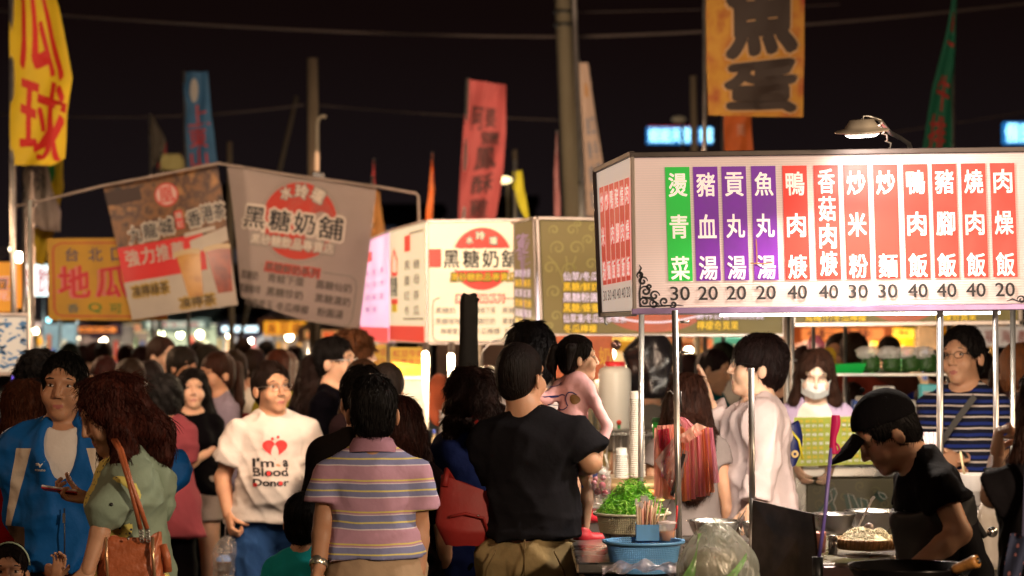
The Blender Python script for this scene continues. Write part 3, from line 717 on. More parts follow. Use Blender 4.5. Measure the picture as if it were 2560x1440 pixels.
def polyfan(pts,div=1):
    c=(sum(p[0] for p in pts)/len(pts),sum(p[1] for p in pts)/len(pts)); V=[c]; n=len(pts)
    for k in range(1,4): V+=[(c[0]+(p[0]-c[0])*k/3,c[1]+(p[1]-c[1])*k/3) for p in pts]
    Fc=[(0,1+i,1+(i+1)%n) for i in range(n)]
    for k in range(2): Fc+=[(1+k*n+i,1+(k+1)*n+i,1+(k+1)*n+(i+1)%n,1+k*n+(i+1)%n) for i in range(n)]
    return V,Fc
# ================================================================ SETTING
V3=Vector
steel=mat('stainless_steel',(.55,.53,.50),.28,1,var=.18,vs=6,bump=.03,bs=14)
steel2=mat('worn_steel',(.42,.40,.38),.38,1,var=.3,vs=5)
pole_m=mat('pole_steel',(.62,.60,.58),.32,.9,var=.15,vs=9)
dark_frame=mat('dark_frame',(.06,.045,.04),.45,.4,var=.4,vs=12)
black=mat('black_plastic',(.012,.012,.013),.4)
ink=mat('black_ink',(.012,.010,.012),.6)
concrete=mat('concrete',(.22,.19,.15),.9,var=.3,vs=3,bump=.4,bs=25)
wood_pole=mat('weathered_wood',(.16,.12,.08),.85,var=.35,vs=6,stretch=(1,1,.1),bump=.4,bs=20)
cable_m=mat('cable',(.06,.04,.036),.7)
g=MB(); g.grid(lambda u,v:V3((-900+1800*u,-30+1500*v,0)),60,60); gr=g.build('ground',blotch('asphalt',[(.025,.022,.02),(.05,.043,.038),(.035,.03,.027)],1.3,.55,bump=.2),kind='structure')
# a lane edge strip of paler paving beside the stalls
MB().box((1.9,30,.02),(2.6,60,.04)).build('pavement',blotch('paving',[(.06,.052,.045),(.1,.085,.07)],2.2,.75,bump=.2),kind='structure')
# far buildings, unlit, at the end of the ground
bm_=mat('far_building',(.02,.018,.02),.9); lit=light_mat('lit_window',(.10,.13,.20),.10)
for i,(a,b,top,lab) in enumerate([(470,640,470,'dark apartment block behind the blue flag, its top among the far poles'),(930,1100,520,'low dark building behind the thin red flags'),(1180,1340,500,'dark block behind the red banner'),(1440,1640,470,'wide dark building under the blue neon sign'),(1900,2240,480,'dark roofline right of the orange flag'),(2400,2700,470,'tall dark building at the right behind the cyan sign')]):
    s=26+i*1.5; c0=P(a,HY,s); c1=P(b,HY,s); z=P(0,top,s).z
    t=thing('building',lab,'building',((c0.x+c1.x)/2,c0.y+8,0))
    MB().box(((c0.x+c1.x)/2,c0.y+8,z/2),(c1.x-c0.x,12,z)).build('wall',bm_,t)
    MB().box(((c0.x+c1.x)/2,c0.y+8,z+.25),(c1.x-c0.x+.6,12.6,.5)).build('roof',bm_,t)
    r=random.Random(i)
    for k in range(7):
        x=r.uniform(c0.x+1,c1.x-1); zz=r.uniform(z*.45,z*.9); o=MB().box((x,c0.y+1.97,zz),(1.1,.1,1.3)).build('window',lit,t)
# ---------------------------------------------------------------- generic builders
def lerp(a,b,t): return a+(b-a)*t
def poly(L,v):
    n=len(L)-1; i=min(int(v*n),n-1); t=v*n-i; return [lerp(L[i][k],L[i+1][k],t) for k in range(2)]
def cloth(name,label,cat,L,R,s,m,wave=.03,nu=14,nv=30,texts=(),pole=None,pole_r=.02,group=None,ph=0,wf=1.6,pm=None,grommets=False,s2=None):
    """hanging cloth: left and right edges traced from the photo, at its real distance; lettering follows its folds"""
    s2=s2 or s
    def f(u,v,off=0):
        a=poly(L,v); b=poly(R,v); x=lerp(a[0],b[0],u); y=lerp(a[1],b[1],u); p=P(x,y,lerp(s,s2,u))
        p.y+=wave*math.sin(2*PI*(u*wf+v*.7)+ph)*(.35+.65*u)+wave*.5*math.sin(2*PI*(v*2.3+u*.5)+ph*2)-off; return p
    base=f(0,1); t=thing(name,label,cat,(base.x,base.y,0),0,group)
    if pole:
        x0,y0,x1,y1=pole; a=P(x0,y0,s,.02); b=P(x1,y1,s,.02); bar(a,b,pole_r,'pole',pm or pole_m,t,8)
    mb=MB(); mb.grid(f,nu,nv); c=mb.build('banner',m,t)
    global SUB; SUB=1
    for i,(items,mm,*o) in enumerate(texts):
        lettering([(it[0],)+tuple(it[1:]) for it in items],lambda x,y,of:f(x,y,of+(o[0] if o else 0)),'lettering',mm,t,off=.012)
    SUB=0
    return t
def board(name,label,cat,q,s,m,th=.05,frame=None,fr=.02,s2=None,group=None,panel='panel'):
    """rigid panel from 4 photo corners (tl,tr,br,bl); returns thing and uv map"""
    s2=s2 or s
    tl,tr,br,bl=P(*q[0],s),P(*q[1],s2),P(*q[2],s2),P(*q[3],s)
    t=thing(name,label,cat,(lerp(tl.x,tr.x,.5),tl.y,0),0,group)
    MB().quadslab(tl,tr,br,bl,th).build(panel,m,t)
    n=(tr-tl).cross(bl-tl).normalized(); 
    if n.y>0: n=-n
    if frame:
        for a,b in((tl,tr),(tr,br),(br,bl),(bl,tl)):
            d=(b-a); R=d.to_track_quat('X','Z').to_matrix(); MB().box((a+b)/2-n*th*.5+n*.006,(d.length+fr,th+.02,fr),R,.003).build('frame',frame,t)
    def mp(u,v,off): return lerp(lerp(tl,tr,u),lerp(bl,br,u),v)+n*off
    return t,mp
def strips(mp,items,name,m,t,off=.003):
    for (u0,v0,u1,v1) in items:
        A=[mp(u0,v0,off),mp(u1,v0,off),mp(u1,v1,off),mp(u0,v1,off)]; o=MB().add(A,[(0,1,2,3)]).build(name,m,t)
    return o
def disc(mp,cu,cv,ru,rv,name,m,t,off,n=40,a0=0,a1=2*PI,ri=0):
    b=MB(); vs=[];fs=[]
    for i in range(n+1):
        a=a0+(a1-a0)*i/n; vs+= [mp(cu+ru*math.cos(a),cv+rv*math.sin(a),off),mp(cu+ru*ri*math.cos(a),cv+rv*ri*math.sin(a),off)]
    for i in range(n): fs.append((2*i,2*i+2,2*i+3,2*i+1))
    return b.add(vs,fs).build(name,m,t)
def ribbon(mp,lines,wd,name,m,t,off):
    """flat printed lines; lines = lists of uv points, wd in u units"""
    b=MB()
    for ln in lines:
        vs=[];n=len(ln)
        for i,(x,y,*w_) in enumerate(ln):
            x0,y0=ln[max(0,i-1)][:2]; x1,y1=ln[min(n-1,i+1)][:2]; dx,dy=x1-x0,y1-y0; l=math.hypot(dx,dy) or 1; ww=(w_[0] if w_ else 1)*wd
            vs+= [mp(x-dy/l*ww,y+dx/l*ww,off),mp(x+dy/l*ww,y-dx/l*ww,off)]
        b.add(vs,[(2*i,2*i+2,2*i+3,2*i+1) for i in range(n-1)])
    o=b.build(name,m,t)
    if len(lines)>2: o['kind']='stuff'
    return o
def spiral(cx,cy,r,turns,a0,dr=1,n=26,asp=1): return [(cx+r*(1-i/n*.85)*math.cos(a0+dr*turns*2*PI*i/n),cy+r*asp*(1-i/n*.85)*math.sin(a0+dr*turns*2*PI*i/n),.5+.8*math.sin(PI*i/n)) for i in range(n+1)]
# ================================================================ NEAR FOOD STALL: lit sign box
S=640
sign=thing('menu_sign','big lit white sign box with coloured dish columns and prices, lamp above it','menu sign',P(2170,HY,S)*1.0)
sign.location.z=0
white_lit=mat('backlit_white',(.66,.57,.55),.62,var=.13,vs=1.6,emit=(.62,.40,.36),es=.24)
tl,tr,br,bl=P(1580,392,S),P(2760,375,S),P(2768,762,S),P(1586,776,S)
MB().quadslab(tl,tr,br,bl,.012).build('panel',white_lit,sign)
# corrugation ribs of the plastic sheet
mb=MB()
for i in range(64):
    v=(i+.5)/64; a=lerp(tl,bl,v); b=lerp(tr,br,v); mb.box((a+b)/2+V3((0,-.0012,0)),((b-a).length,.0024,.0022),(b-a).to_track_quat('X','Z').to_matrix())
rb=mb.build('sheet_rib',mat('backlit_rib',(.60,.52,.50),.4,emit=(.55,.36,.32),es=.55),sign); rb['kind']='stuff'
fl_t,fl_b=P(1490,427,596),P(1505,787,596)
MB().quadslab(fl_t,tl,bl,fl_b,.012).build('side_panel',mat('backlit_side',(.72,.66,.62),.5,emit=(.75,.60,.50),es=.55,var=.08,vs=4),sign)  # glow raised above the front sheet's to replace light missing on this face
dk=V3((0,.62,0)); mb=MB()
mb.add([fl_t,tl,tr,tr+dk,fl_t+V3((1.2,.2,0))],[(0,1,2,3,4)]); mb.build('top_cover',dark_frame,sign)
mb=MB(); mb.add([fl_b,bl,br,br+dk,fl_b+V3((1.2,.2,0))],[(0,1,2,3,4)]); mb.build('bottom_cover',mat('sign_underside',(.6,.55,.5),.5),sign)
frame_m=mat('sign_frame',(.20,.14,.14),.35,.6,var=.4,vs=10)
frame_p=mat('sign_frame_lilac',(.25,.17,.32),.35,.5,var=.35,vs=7)
def fbar(a,b,w_,d_,m,nm='frame'):
    d=b-a; R=d.to_track_quat('X','Z').to_matrix(); MB().box((a+b)/2,(d.length,d_,w_),R,.003).build(nm,m,sign)
fbar(tl+V3((-.012,-.012,.006)),tr+V3((0,-.012,.006)),.022,.03,dark_frame); fbar(bl+V3((-.012,-.012,-.004)),br+V3((0,-.012,-.004)),.024,.03,frame_p)
fbar(tl+V3((0,-.014,.008)),bl+V3((0,-.014,-.01)),.016,.026,mat('corner_trim',(.35,.30,.27),.3,.8)); fbar(fl_t,tl+V3((0,-.006,.012)),.022,.022,dark_frame); fbar(fl_b,bl+V3((0,-.006,-.012)),.022,.022,dark_frame); fbar(fl_t+V3((-.006,0,0)),fl_b+V3((-.006,0,-.01)),.02,.02,dark_frame)
SL=-.0131
def smp(x,y,off=0): # photo column/row on the sign face, following its slight tilt
    return P(x+.031*(y-418),y+SL*(x-1662)*.92,S)+V3((0,-off-.003,0))
vin={'g':mat('green_vinyl',(.0,.38,.04),.5,emit=(0,.42,.03),es=.55,var=.06),'p':mat('purple_vinyl',(.13,.006,.26),.5,emit=(.16,.006,.30),es=.45,var=.12,vs=14),'r':mat('red_vinyl',(.58,.02,.012),.45,emit=(.55,.015,.01),es=.6,var=.05)}
cut=mat('cut_white',(.82,.78,.75),.4,emit=(.68,.52,.47),es=.7)
cols=[(1662,'g','燙青菜','30'),(1732,'p','豬血湯','20'),(1803,'p','貢丸湯','20'),(1877,'p','魚丸湯','20'),(1955,'r','鴨肉焿','40'),(2033,'r','香菇肉焿','40'),(2107,'r','炒米粉','30'),(2181,'r','炒　麵','30'),(2256,'r','鴨肉飯','40'),(2328,'r','豬腳飯','40'),(2401,'r','燒肉飯','40'),(2474,'r','肉燥飯','20')]
cw=[];
for x,c,tx,pr in cols:
    b=MB(); b.add([smp(x,418,.003),smp(x+61,418,.003),smp(x+61,703,.003),smp(x,703,.003)],[(0,1,2,3)]); st=b.build('menu_strip',vin[c],sign)
    if x<2540:
        if len(tx)==4: cw+=column(tx,x+10,x+51,424,698,.035,.88)
        else:
            for i,ch in enumerate(tx):
                if ch.strip() and ch!='　': cw.append((ch,x+8,434+i*104,x+53,492+i*104,.035))
lettering(cw,smp,'dish_name',cut,sign,off=.006)
lettering([(p,x+4,717,x+52,751,.012) for x,c,_,p in cols if x<2540],smp,'price',ink,sign,off=.004)
orn=[spiral(1600,690,9,1.2,2.2,1),spiral(1606,705,12,1.3,0,-1),spiral(1612,730,14,1.4,3,1),spiral(1634,742,13,1.3,0,-1),spiral(1608,756,12,1.4,2,1),spiral(1632,762,11,1.3,4,-1),spiral(1658,757,12,1.3,1,1),spiral(1680,764,9,1.2,3,-1),spiral(1622,720,8,1.2,1,1),[(1598,664,.3),(1603,672,1),(1598,682,1.2),(1604,694,1),(1600,706,.8)],[(1596,768,.8),(1640,768,1),(1690,766,.7),(1706,768,.3)],[(1597,770,.8),(1597,735,1.2),(1602,700,.4)],[(1602,745,1),(1622,748,1.6),(1645,764,.6)]]
ribbon(lambda x,y,o:smp(x-8,y-3,o),orn,2.3,'ornament',ink,sign,.004)
ribbon(lambda x,y,o:smp(x,y,o),[spiral(2542,760,11,1.3,3,1),[(2505,763,.4),(2520,758,1),(2535,764,.8),(2562,762,.6)]],2.0,'ornament',ink,sign,.004)
# rust stain lines on the sheet
ribbon(smp,[[(1884,600),(1885,650),(1884,660)],[(1868,661),(1900,662),(1924,660)]],1.5,'rust_stain',mat('rust',(.35,.17,.06),.8),sign,.0075)
# side face strips
def fmp(u,v,off): return lerp(lerp(fl_t,tl,u),lerp(fl_b,bl,u),v)+V3((-.012,-.003,0))*(1+off*60)*.4+V3((-.001,-off,0))
sd=[];pr2=[]; side=[]
for i,(tx,p) in enumerate([('炒米粉','30'),('炒　麵','30'),('鴨肉飯','40'),('豬腳飯','40'),('燒肉飯','40'),('肉燥飯','20')]):
    u=.12+i*.142; side.append((u,.13,u+.125,.80))
    for j,ch in enumerate(tx):
        if ch!='　': sd.append((ch,u+.02,.17+j*.235,u+.11,.30+j*.235,.03))
    pr2.append((p,u+.0,.84,u+.11,.91,.01))
strips(fmp,side,'menu_strip',vin['r'],sign,.003); lettering(sd,fmp,'dish_name',cut,sign,off=.006); lettering(pr2,fmp,'price',ink,sign,off=.004)
# lamp over the sign
L0=9.12; sl_=F/L0
lamp=thing('sign_lamp','round metal lamp shade with glowing bulb on a bent arm above the lit menu sign','lamp',P(2155,340,sl_))
Lc=P(2155,328,sl_); tR=Matrix.Rotation(D(-4),3,'Y')@Matrix.Rotation(D(8),3,'X')
shade_m=mat('enamel_shade',(.62,.54,.44),.4,.2,var=.3,vs=12)
MB().lathe(Lc,[(.004,.045),(.045,.043),(.06,.02),(.065,.012),(.098,.004),(.103,0),(.100,-.003),(.070,-.004),(.062,-.014),(.052,.000),(.004,.02)],36,R=tR).build('lamp_shade',shade_m,lamp)
MB().lathe(Lc,[(.001,-.022),(.050,-.021),(.063,-.014),(.058,-.006),(.001,-.004)],30,R=tR).build('bulb',mat('bulb_glow',(.8,.8,.8),.3,emit=(1,.9,.78),es=26),lamp)
arm=[P(2157,308,sl_),P(2158,290,sl_),P(2172,290,sl_),P(2200,300,sl_),P(2250,318,sl_,.25),P(2300,322,sl_,.45),P(2335,330,sl_,.58),P(2348,345,sl_,.64),P(2350,384,sl_,.64)]
MB().tube(arm,[.004,.005,.006,.008,.009,.009,.009,.009,.009],8).build('arm',steel2,lamp)
MB().tube([P(2195,300,sl_)+V3((.01*math.sin(i*2.2),0,.006*math.cos(i*2.2)))+(P(2305,376,sl_,.6)-P(2195,300,sl_))*(i/16) for i in range(17)],.0028,5).build('wire',mat('white_wire',(.5,.45,.4),.5),lamp)
area('sign_lamp_light',Lc+V3((0,-.02,-.03)),.11,66,(1,.84,.70),Lc+V3((.0,-.38,-1)),spread=D(150))
area('sign_lamp_spill',Lc+V3((.05,0,-.035)),.16,8,(1,.84,.76),Lc+V3((.42,.34,-.45)),spread=D(150))
# second lamp, under the sign, over the food
tube=thing('stall_tube_lamp','white fluorescent tube under the lit menu sign over the food','lamp',P(2100,800,610))
MB().tube([P(1800,788,622),P(2500,782,622)],.006,10).build('tube',mat('tube_glow',(.9,.9,.9),.3,emit=(1,.90,.78),es=9),tube)
MB().box(P(2150,778,618)+V3((0,0,.012)),(1.2,.03,.012)).build('fitting',mat('white_metal',(.7,.68,.65),.4),tube)
area('stall_tube_light',P(2080,796,632),1.3,42,NEUT,P(1950,1300,570,-.1),sy=.08,spread=D(150))
# stall frame posts
posts=thing('food_stall','steel noodle stall with polished posts and a counter piled with bowls, baskets and noodles','food stall',(P(2000,HY,640).x,9.7,0))
for x0,y0,x1,y1,s,r in [(1604,778,1600,1500,615,.0115),(1687,776,1702,1560,680,.0115),(2350,766,2350,1500,640,.0135),(2488,762,2494,1500,640,.0115),(2532,768,2533,1500,600,.0115)]:
    bar(P(x0,y0,s),P(x1,y1,s),r,'post',pole_m,posts,12)
bar(P(1878,920,690),P(1882,1500,690),.0115,'post',pole_m,posts,12)
for y,dx in((805,9),(880,9)): bar(P(1687,y,660)+V3((.02,0,0)),P(1700,y,660)+V3((.035,0,0)),.006,'bracket',steel2,posts,6)
MB().tube([P(1668,980,676),P(1676,977,676),P(1684,986,676),P(1690,984,676)],.0022,5).build('wire_hook',pole_m,posts)
MB().tube([P(1512,792,600),P(1513,806,600),P(1518,812,600)],.006,6).build('hook',steel2,posts)
# counter
cz=P(0,1403,700).z
ct=posts
MB().box((.80,9.15,cz-.02),(1.14,1.15,.04),None,.006).build('counter_top',steel,ct)
MB().box((.80,9.15,cz/2-.03),(1.08,1.06,cz-.06)).build('cabinet',steel2,ct)
MB().box((P(2130,0,700).x,8.555,cz-.045),(.98,.02,.07),None,.004).build('front_edge',mat('pinkish_steel',(.45,.38,.40),.35,.8,var=.2),ct)
MB().box((.335,10.05,P(0,1262,600).z),(.34,.5,.022),None,.004).build('shelf',steel2,ct)
MB().box((.335,10.05,(P(0,1262,600).z)/2),(.32,.46,(P(0,1262,600).z)-.03)).build('side_cabinet',mat('grey_cabinet',(.26,.22,.20),.5,.3,var=.3,vs=3),ct)
# windshield plate of the stove
pl=thing('wind_plate','dark burnt steel wind plate standing at the end of the wok stove','metal plate',P(1960,HY,735)); pl.location.z=0
burnt=blotch('burnt_steel',[(.012,.009,.007),(.045,.033,.024),(.10,.075,.055),(.03,.02,.014)],6,.45,bump=.2)
MB().quadslab(P(1880,1250,715),P(2030,1284,740),P(2052,1520,740),P(1874,1520,715),.01).build('plate',burnt,pl)
MB().tube([P(1879,1246,715),P(1873,1520,715)],.006,6).build('edge_rod',steel2,pl)
# ================================================================ OLIVE DRINK STALL behind
olive=mat('olive_print',(.19,.15,.045),.5,var=.12,vs=3,emit=(.21,.15,.045),es=.30)
olive2=mat('olive_scroll',(.28,.24,.07),.5,emit=(.30,.23,.06),es=.34)
alu=mat('aluminium',(.55,.48,.45),.4,.8,var=.15)
ty=mat('yellow_print',(.75,.52,.03),.5,emit=(.75,.47,.03),es=.5); tw=mat('lilac_print',(.7,.62,.72),.5,emit=(.7,.58,.68),es=.5); thalo=mat('brown_halo',(.10,.06,.02),.6)
o1=thing('drink_sign','olive drink menu sign with scroll pattern behind the white menu sign','menu sign',P(1650,HY,430)); o1.location.z=0
so=430
om=lambda x,y,o: P(x,y,so)+V3((0,-o,0))
MB().quadslab(P(1348,548,so),P(1958,560,so),P(1958,835,so),P(1357,835,so),.10).build('panel',olive,o1)
for a,b in(((1340,545),(1960,557)),((1351,838),(1962,838)),((1343,545),(1354,838)),((1960,557),(1960,838))):
    a=P(*a,so)+V3((0,-.008,0)); b=P(*b,so)+V3((0,-.008,0)); MB().box((a+b)/2+V3((0,.05,0)),((b-a).length+.02,.13,.020),(b-a).to_track_quat('X','Z').to_matrix(),.003).build('frame',alu,o1)
sc=[]
for (cx_,cy_,r_,d_) in [(1385,575,13,1),(1430,575,15,-1),(1395,620,20,1),(1440,620,20,-1),(1375,670,18,-1),(1425,675,20,1),(1470,600,14,1),(1478,660,16,-1),(1385,730,18,1),(1390,790,14,-1),(1460,740,14,1),(1445,560,10,1),(1375,815,10,1),(1480,570,10,-1)]:
    sc.append(spiral(cx_,cy_,r_,1.3,(2.5 if d_>0 else .6),d_)); 
sc+= [[(1370,640),(1390,660),(1405,690),(1412,730)],[(1415,640),(1418,660),(1412,690)],[(1440,640),(1432,665),(1450,700)]]
ribbon(om,sc,1.8,'scroll_pattern',olive2,o1,.004)
lw=['仙草/冬瓜','黑糖粉圓露','仙草凍/冬瓜仙草凍茶']; ly=['黑糖/鮮奶','黑糖/蜂蜜','冬瓜檸檬']
itw=[('仙草/冬瓜茶',1408,680,1518,702,.03),('黑糖粉圓露',1408,732,1520,755,.03),('仙草凍/冬瓜仙草凍茶',1408,785,1565,807,.03),('鮮榨百香果山粉圓',1742,775,1908,798,.03)]
ity=[('黑糖/鮮奶露',1408,706,1520,728,.03),('黑糖/蜂蜜茶',1408,758,1520,781,.03),('冬瓜檸檬',1409,811,1492,832,.03),('檸檬奇異果',1742,802,1846,825,.03)]
lettering([(a,b-1,c-1,d+1,e+1,.09) for a,b,c,d,e,f in itw+ity],om,'lettering_outline',thalo,o1,off=.004)
lettering(itw,om,'lettering',tw,o1,off=.009); lettering(ity,om,'lettering',ty,o1,off=.009)
def cup_print(mp,cx_,y0,y1,w0,t_):
    strips(lambda u,v,o:mp(cx_-w0+2*w0*u+(v*20 if u<.5 else -v*20),y0+(y1-y0)*v,o),[(0,0,1,1)],'cup_print',mat('tea_print',(.42,.09,.035),.4,emit=(.36,.07,.03),es=.5,var=.2,vs=9),t_,.004)
disc(om,1635,775,125,56,'cup_print',mat('tea_print',(.42,.09,.035),.4,emit=(.36,.07,.03),es=.5,var=.2,vs=9),o1,.003,a0=0,a1=PI)
ribbon(om,[[(1515+240*i/20,788+18*math.sin(PI*i/20)) for i in range(21)]],2.5,'cup_rim_print',tw,o1,.006)
# front right face
o2=thing('drink_sign','olive drink menu sign at the right, its lower edge showing under the white menu sign','menu sign',P(2260,HY,430)); o2.location.z=0
MB().quadslab(P(1985,560,so),P(2545,560,so),P(2545,808,so),P(1985,808,so),.10).build('panel',olive,o2)
for a,b in(((1978,812),(2552,806)),((2550,560),(2550,812)),((1982,560),(1982,812))):
    a=P(*a,so)+V3((0,-.008,0)); b=P(*b,so)+V3((0,-.008,0)); MB().box((a+b)/2+V3((0,.05,0)),((b-a).length+.02,.13,.026),(b-a).to_track_quat('X','Z').to_matrix(),.003).build('frame',alu,o2)
itw=[('仙草凍/冬瓜仙草凍茶',2012,762,2165,785,.03),('鮮榨百香果山粉圓',2338,752,2500,776,.03)]; ity=[('烏梅汁/冬瓜檸檬',2012,786,2165,804,.03),('檸檬奇異果',2338,780,2440,802,.03)]
lettering([(a,b-1,c-1,d+1,e+1,.09) for a,b,c,d,e,f in itw+ity],om,'lettering_outline',thalo,o2,off=.004)
lettering(itw,om,'lettering',tw,o2,off=.009); lettering(ity,om,'lettering',ty,o2,off=.009)
disc(om,2255,765,85,40,'cup_print',MATS['tea_print'],o2,.003,a0=0,a1=PI)
# narrow hinged side with lavender print
o3,m3=board('drink_sign_door','narrow olive hinged side panel with lavender print left of the olive sign','sign',[(1283,557),(1330,546),(1338,834),(1285,822)],412,olive,.03,alu,.014,s2=425)
r=random.Random(3); b=MB()
for i in range(120):
    u=.5+r.gauss(0,.16); v=.12+abs(r.gauss(0,.13)); p=m3(u,v,.004); b.box(p,(.008,.002,.010),Matrix.Rotation(r.uniform(0,3),3,'Y'))
for i in range(7): b.tube([m3(.55+.05*math.sin(i),.98,.005),m3(.5,.6,.005),m3(.35+.05*i,.2+.02*i,.005)],.0012,4)
lv=b.build('lavender_print',mat('lavender',(.36,.25,.36),.6,emit=(.3,.2,.3),es=.3),o3); lv['kind']='stuff'
a_=[];b_=[]
for i,(t1,c) in enumerate([('鮮奶茶',0),('綠茶',1),('紅茶',0),('奶綠',1),('烏龍茶',0),('青茶',1)]):
    (a_ if c==0 else b_).append((t1[:2],.12,.44+i*.09,.5,.51+i*.09,.03)); (a_ if c==0 else b_).append((t1[-2:],.55,.44+i*.09,.9,.51+i*.09,.03))
lettering(a_,m3,'lettering',tw,o3,off=.006); lettering(b_,m3,'lettering',ty,o3,off=.006)
dt=thing('light_tube','upright white glowing tube beside the olive sign','lamp',P(1347,HY,428)); dt.location.z=0
MB().box(lerp(P(1346,590,428),P(1350,836,428),.5),(.022,.022,.57)).build('tube',light_mat('tube_white',(.95,.85,1.0),1.6),dt)
MB().box(P(1345,568,428),(.016,.03,.09)).build('bracket',black,dt)
# drink stall frame, counter with steel front and olive apron
of=thing('drink_stall','steel drink stall with olive painted apron below the chartreuse menu card','drink stall',P(1970,HY,440)); of.location.z=0
for x,s,y0,r in((1968,445,545,.020),(1980,447,545,.012),(1945,430,838,.010),(1700,400,838,.014),(2590,440,545,.02)): bar(P(x,y0,s),(P(x,HY,s).x,F/s,0),r,'post',pole_m if r<.015 else steel2,of,10)
bar(P(1962,900,447),P(1992,901,447),.006,'pin',pole_m,of,8)
for i,(x,y) in enumerate([(1500,1078),(1600,1078)]): pass
oc=of
def sbox(x0,x1,y0,y1,s,dep,name,m,t,b=.004):
    a=P(x0,y0,s); c=P(x1,y1,s); return MB().box(((a.x+c.x)/2,a.y+dep/2,(a.z+c.z)/2),(c.x-a.x,dep,a.z-c.z),None,b).build(name,m,t)
sbox(1988,2560,1168,1192,470,.7,'counter_top',steel,oc); sbox(1988,2016,1193,1320,470,.6,'side_panel',steel,oc); sbox(2016,2560,1196,1500,470,.5,'apron',mat('apron_olive',(.055,.045,.015),.5,var=.25,vs=5),oc); sbox(1988,2016,1321,1560,470,.6,'leg_panel',steel2,oc)
sbox(2014,2240,1193,1200,468,.01,'trim',mat('brass_trim',(.5,.35,.2),.35,.7),oc,0)
am=lambda x,y,o:P(x,y,470)+V3((0,-o,0))
ribbon(am,[spiral(x,y,14,1.3,x,1) for x,y in((2040,1225),(2080,1215),(2110,1240),(2150,1215),(2190,1230),(2050,1260),(2210,1260),(2170,1255))],1.1,'scroll_pattern',mat('dark_scroll',(.10,.09,.03),.6),oc,.004)
gl=[[(2042,1290),(2056,1270),(2075,1250),(2070,1228),(2082,1222),(2087,1235),(2078,1258),(2085,1275),(2080,1290)],[(2116,1290),(2122,1270),(2114,1236),(2128,1240),(2142,1272),(2150,1270),(2146,1246),(2162,1252),(2172,1285)],[(2190,1232),(2205,1236),(2212,1246),(2204,1250),(2194,1242),(2190,1232)]]
ribbon(am,gl,6,'brush_lettering',mat('dark_green_paint',(.008,.035,.02),.4),oc,.006); ribbon(am,[[ (x+5,y-2) for x,y in l] for l in gl],.9,'brush_outline',mat('grey_line',(.35,.33,.30),.5),oc,.008)
# chartreuse menu card
mc,mm=board('menu_card','chartreuse price list card standing on the drink stall counter','menu card',[(1985,1044),(2205,1040),(2200,1160),(1990,1166)],475,mat('chartreuse_card',(.42,.48,.05),.5,var=.08),.012)
rr=random.Random(5); wl=[];yl=[];rl=[]
W_='檸檬冬瓜紅茶綠奶鮮多金桔梅汁薄荷百香果青'
for j in range(10):
    tgt=yl if j%2==0 else wl
    for u0 in(.05,.54):
        for k in range(4+(j%2)): 
            if u0+k*.075<.98: tgt.append((rr.choice(W_),u0+k*.075,.05+j*.092,u0+k*.075+.055,.11+j*.092,.02))
        rl.append((rr.choice(['30','35','40','25']),u0+.36,.05+j*.092,u0+.42,.11+j*.092,.03))
lettering(yl,mm,'lettering',mat('card_yellow',(.80,.55,.03),.5),mc); lettering(wl,mm,'lettering',mat('card_white',(.8,.8,.75),.5),mc); lettering(rl,mm,'price',mat('card_pink',(.75,.30,.15),.5),mc)
area('drink_stall_light',P(2080,822,450,-.9),1.0,11,(1,.9,.74),P(2060,1000,450,.1),sy=.1)
# ================================================================ BROWN SUGAR MILK STALL
cream=mat('backlit_cream',(.80,.74,.60),.4,emit=(1.0,.80,.50),es=.64,var=.06,vs=2.5)
redp=mat('backlit_red',(.65,.03,.02),.4,emit=(.75,.05,.025),es=.75)
greyl=mat('grey_print',(.18,.15,.12),.6)
s4=385
b1,m4=board('milk_stall_sign','cream backlit sign 黑糖奶舖 with red disc behind the black folded umbrella','shop sign',[(1067,553),(1400,548),(1400,858),(1068,858)],s4,cream,.09,alu,.02)
X=lambda x:(x-1067)/333; Y=lambda y:(y-552)/306
pm=lambda x,y,o:m4(X(x),Y(y),o)
disc(pm,1205,648,79,79,'disc_outline',mat('cream_line',(.62,.52,.38),.5,emit=(.7,.55,.35),es=.6),b1,.002,ri=.97); disc(pm,1205,648,74,78,'red_disc',redp,b1,.003)
strips(pm,[(1140,622,1282,676)],'name_band',cream,b1,.005)
strips(pm,[(1072,622,1103,668)],'red_block',redp,b1,.004)
def mil(items,f,hal,t,halo=.11,off=.008,m_=ink):
    lettering([(a,b-2,c-2,d+2,e+2,halo) for a,b,c,d,e,*_ in items],f,'lettering_outline',hal,t,off=off); lettering([(a,b,c,d,e,.035) for a,b,c,d,e,*_ in items],f,'lettering',m_,t,off=off+.005)
mil([('黑',1109,626,1148,670),('糖',1157,626,1198,670),('奶',1206,626,1246,670),('舖',1254,626,1296,670)],pm,cream,b1)
mil([('水',1166,592,1182,610),('玲',1190,580,1212,600),('瓏',1224,594,1242,612)],pm,greyl,b1,.12,.008,cream)
mil([('黑砂糖飲品專賣店',1127,683,1290,703)],pm,mat('black_olive',(.06,.05,.01),.6),b1,.10,.008,ty)
mil([('黑糖鮮奶系列',1140,738,1258,756)],pm,redp,b1,.22,.006,cream)
rb_=[(1100,745),(1092,746),(1083,752),(1081,765),(1081,840),(1085,850),(1096,854),(1290,854)]
ribbon(pm,[rb_,[(1256,747),(1290,747)]],1.3,'box_outline',greyl,b1,.004)
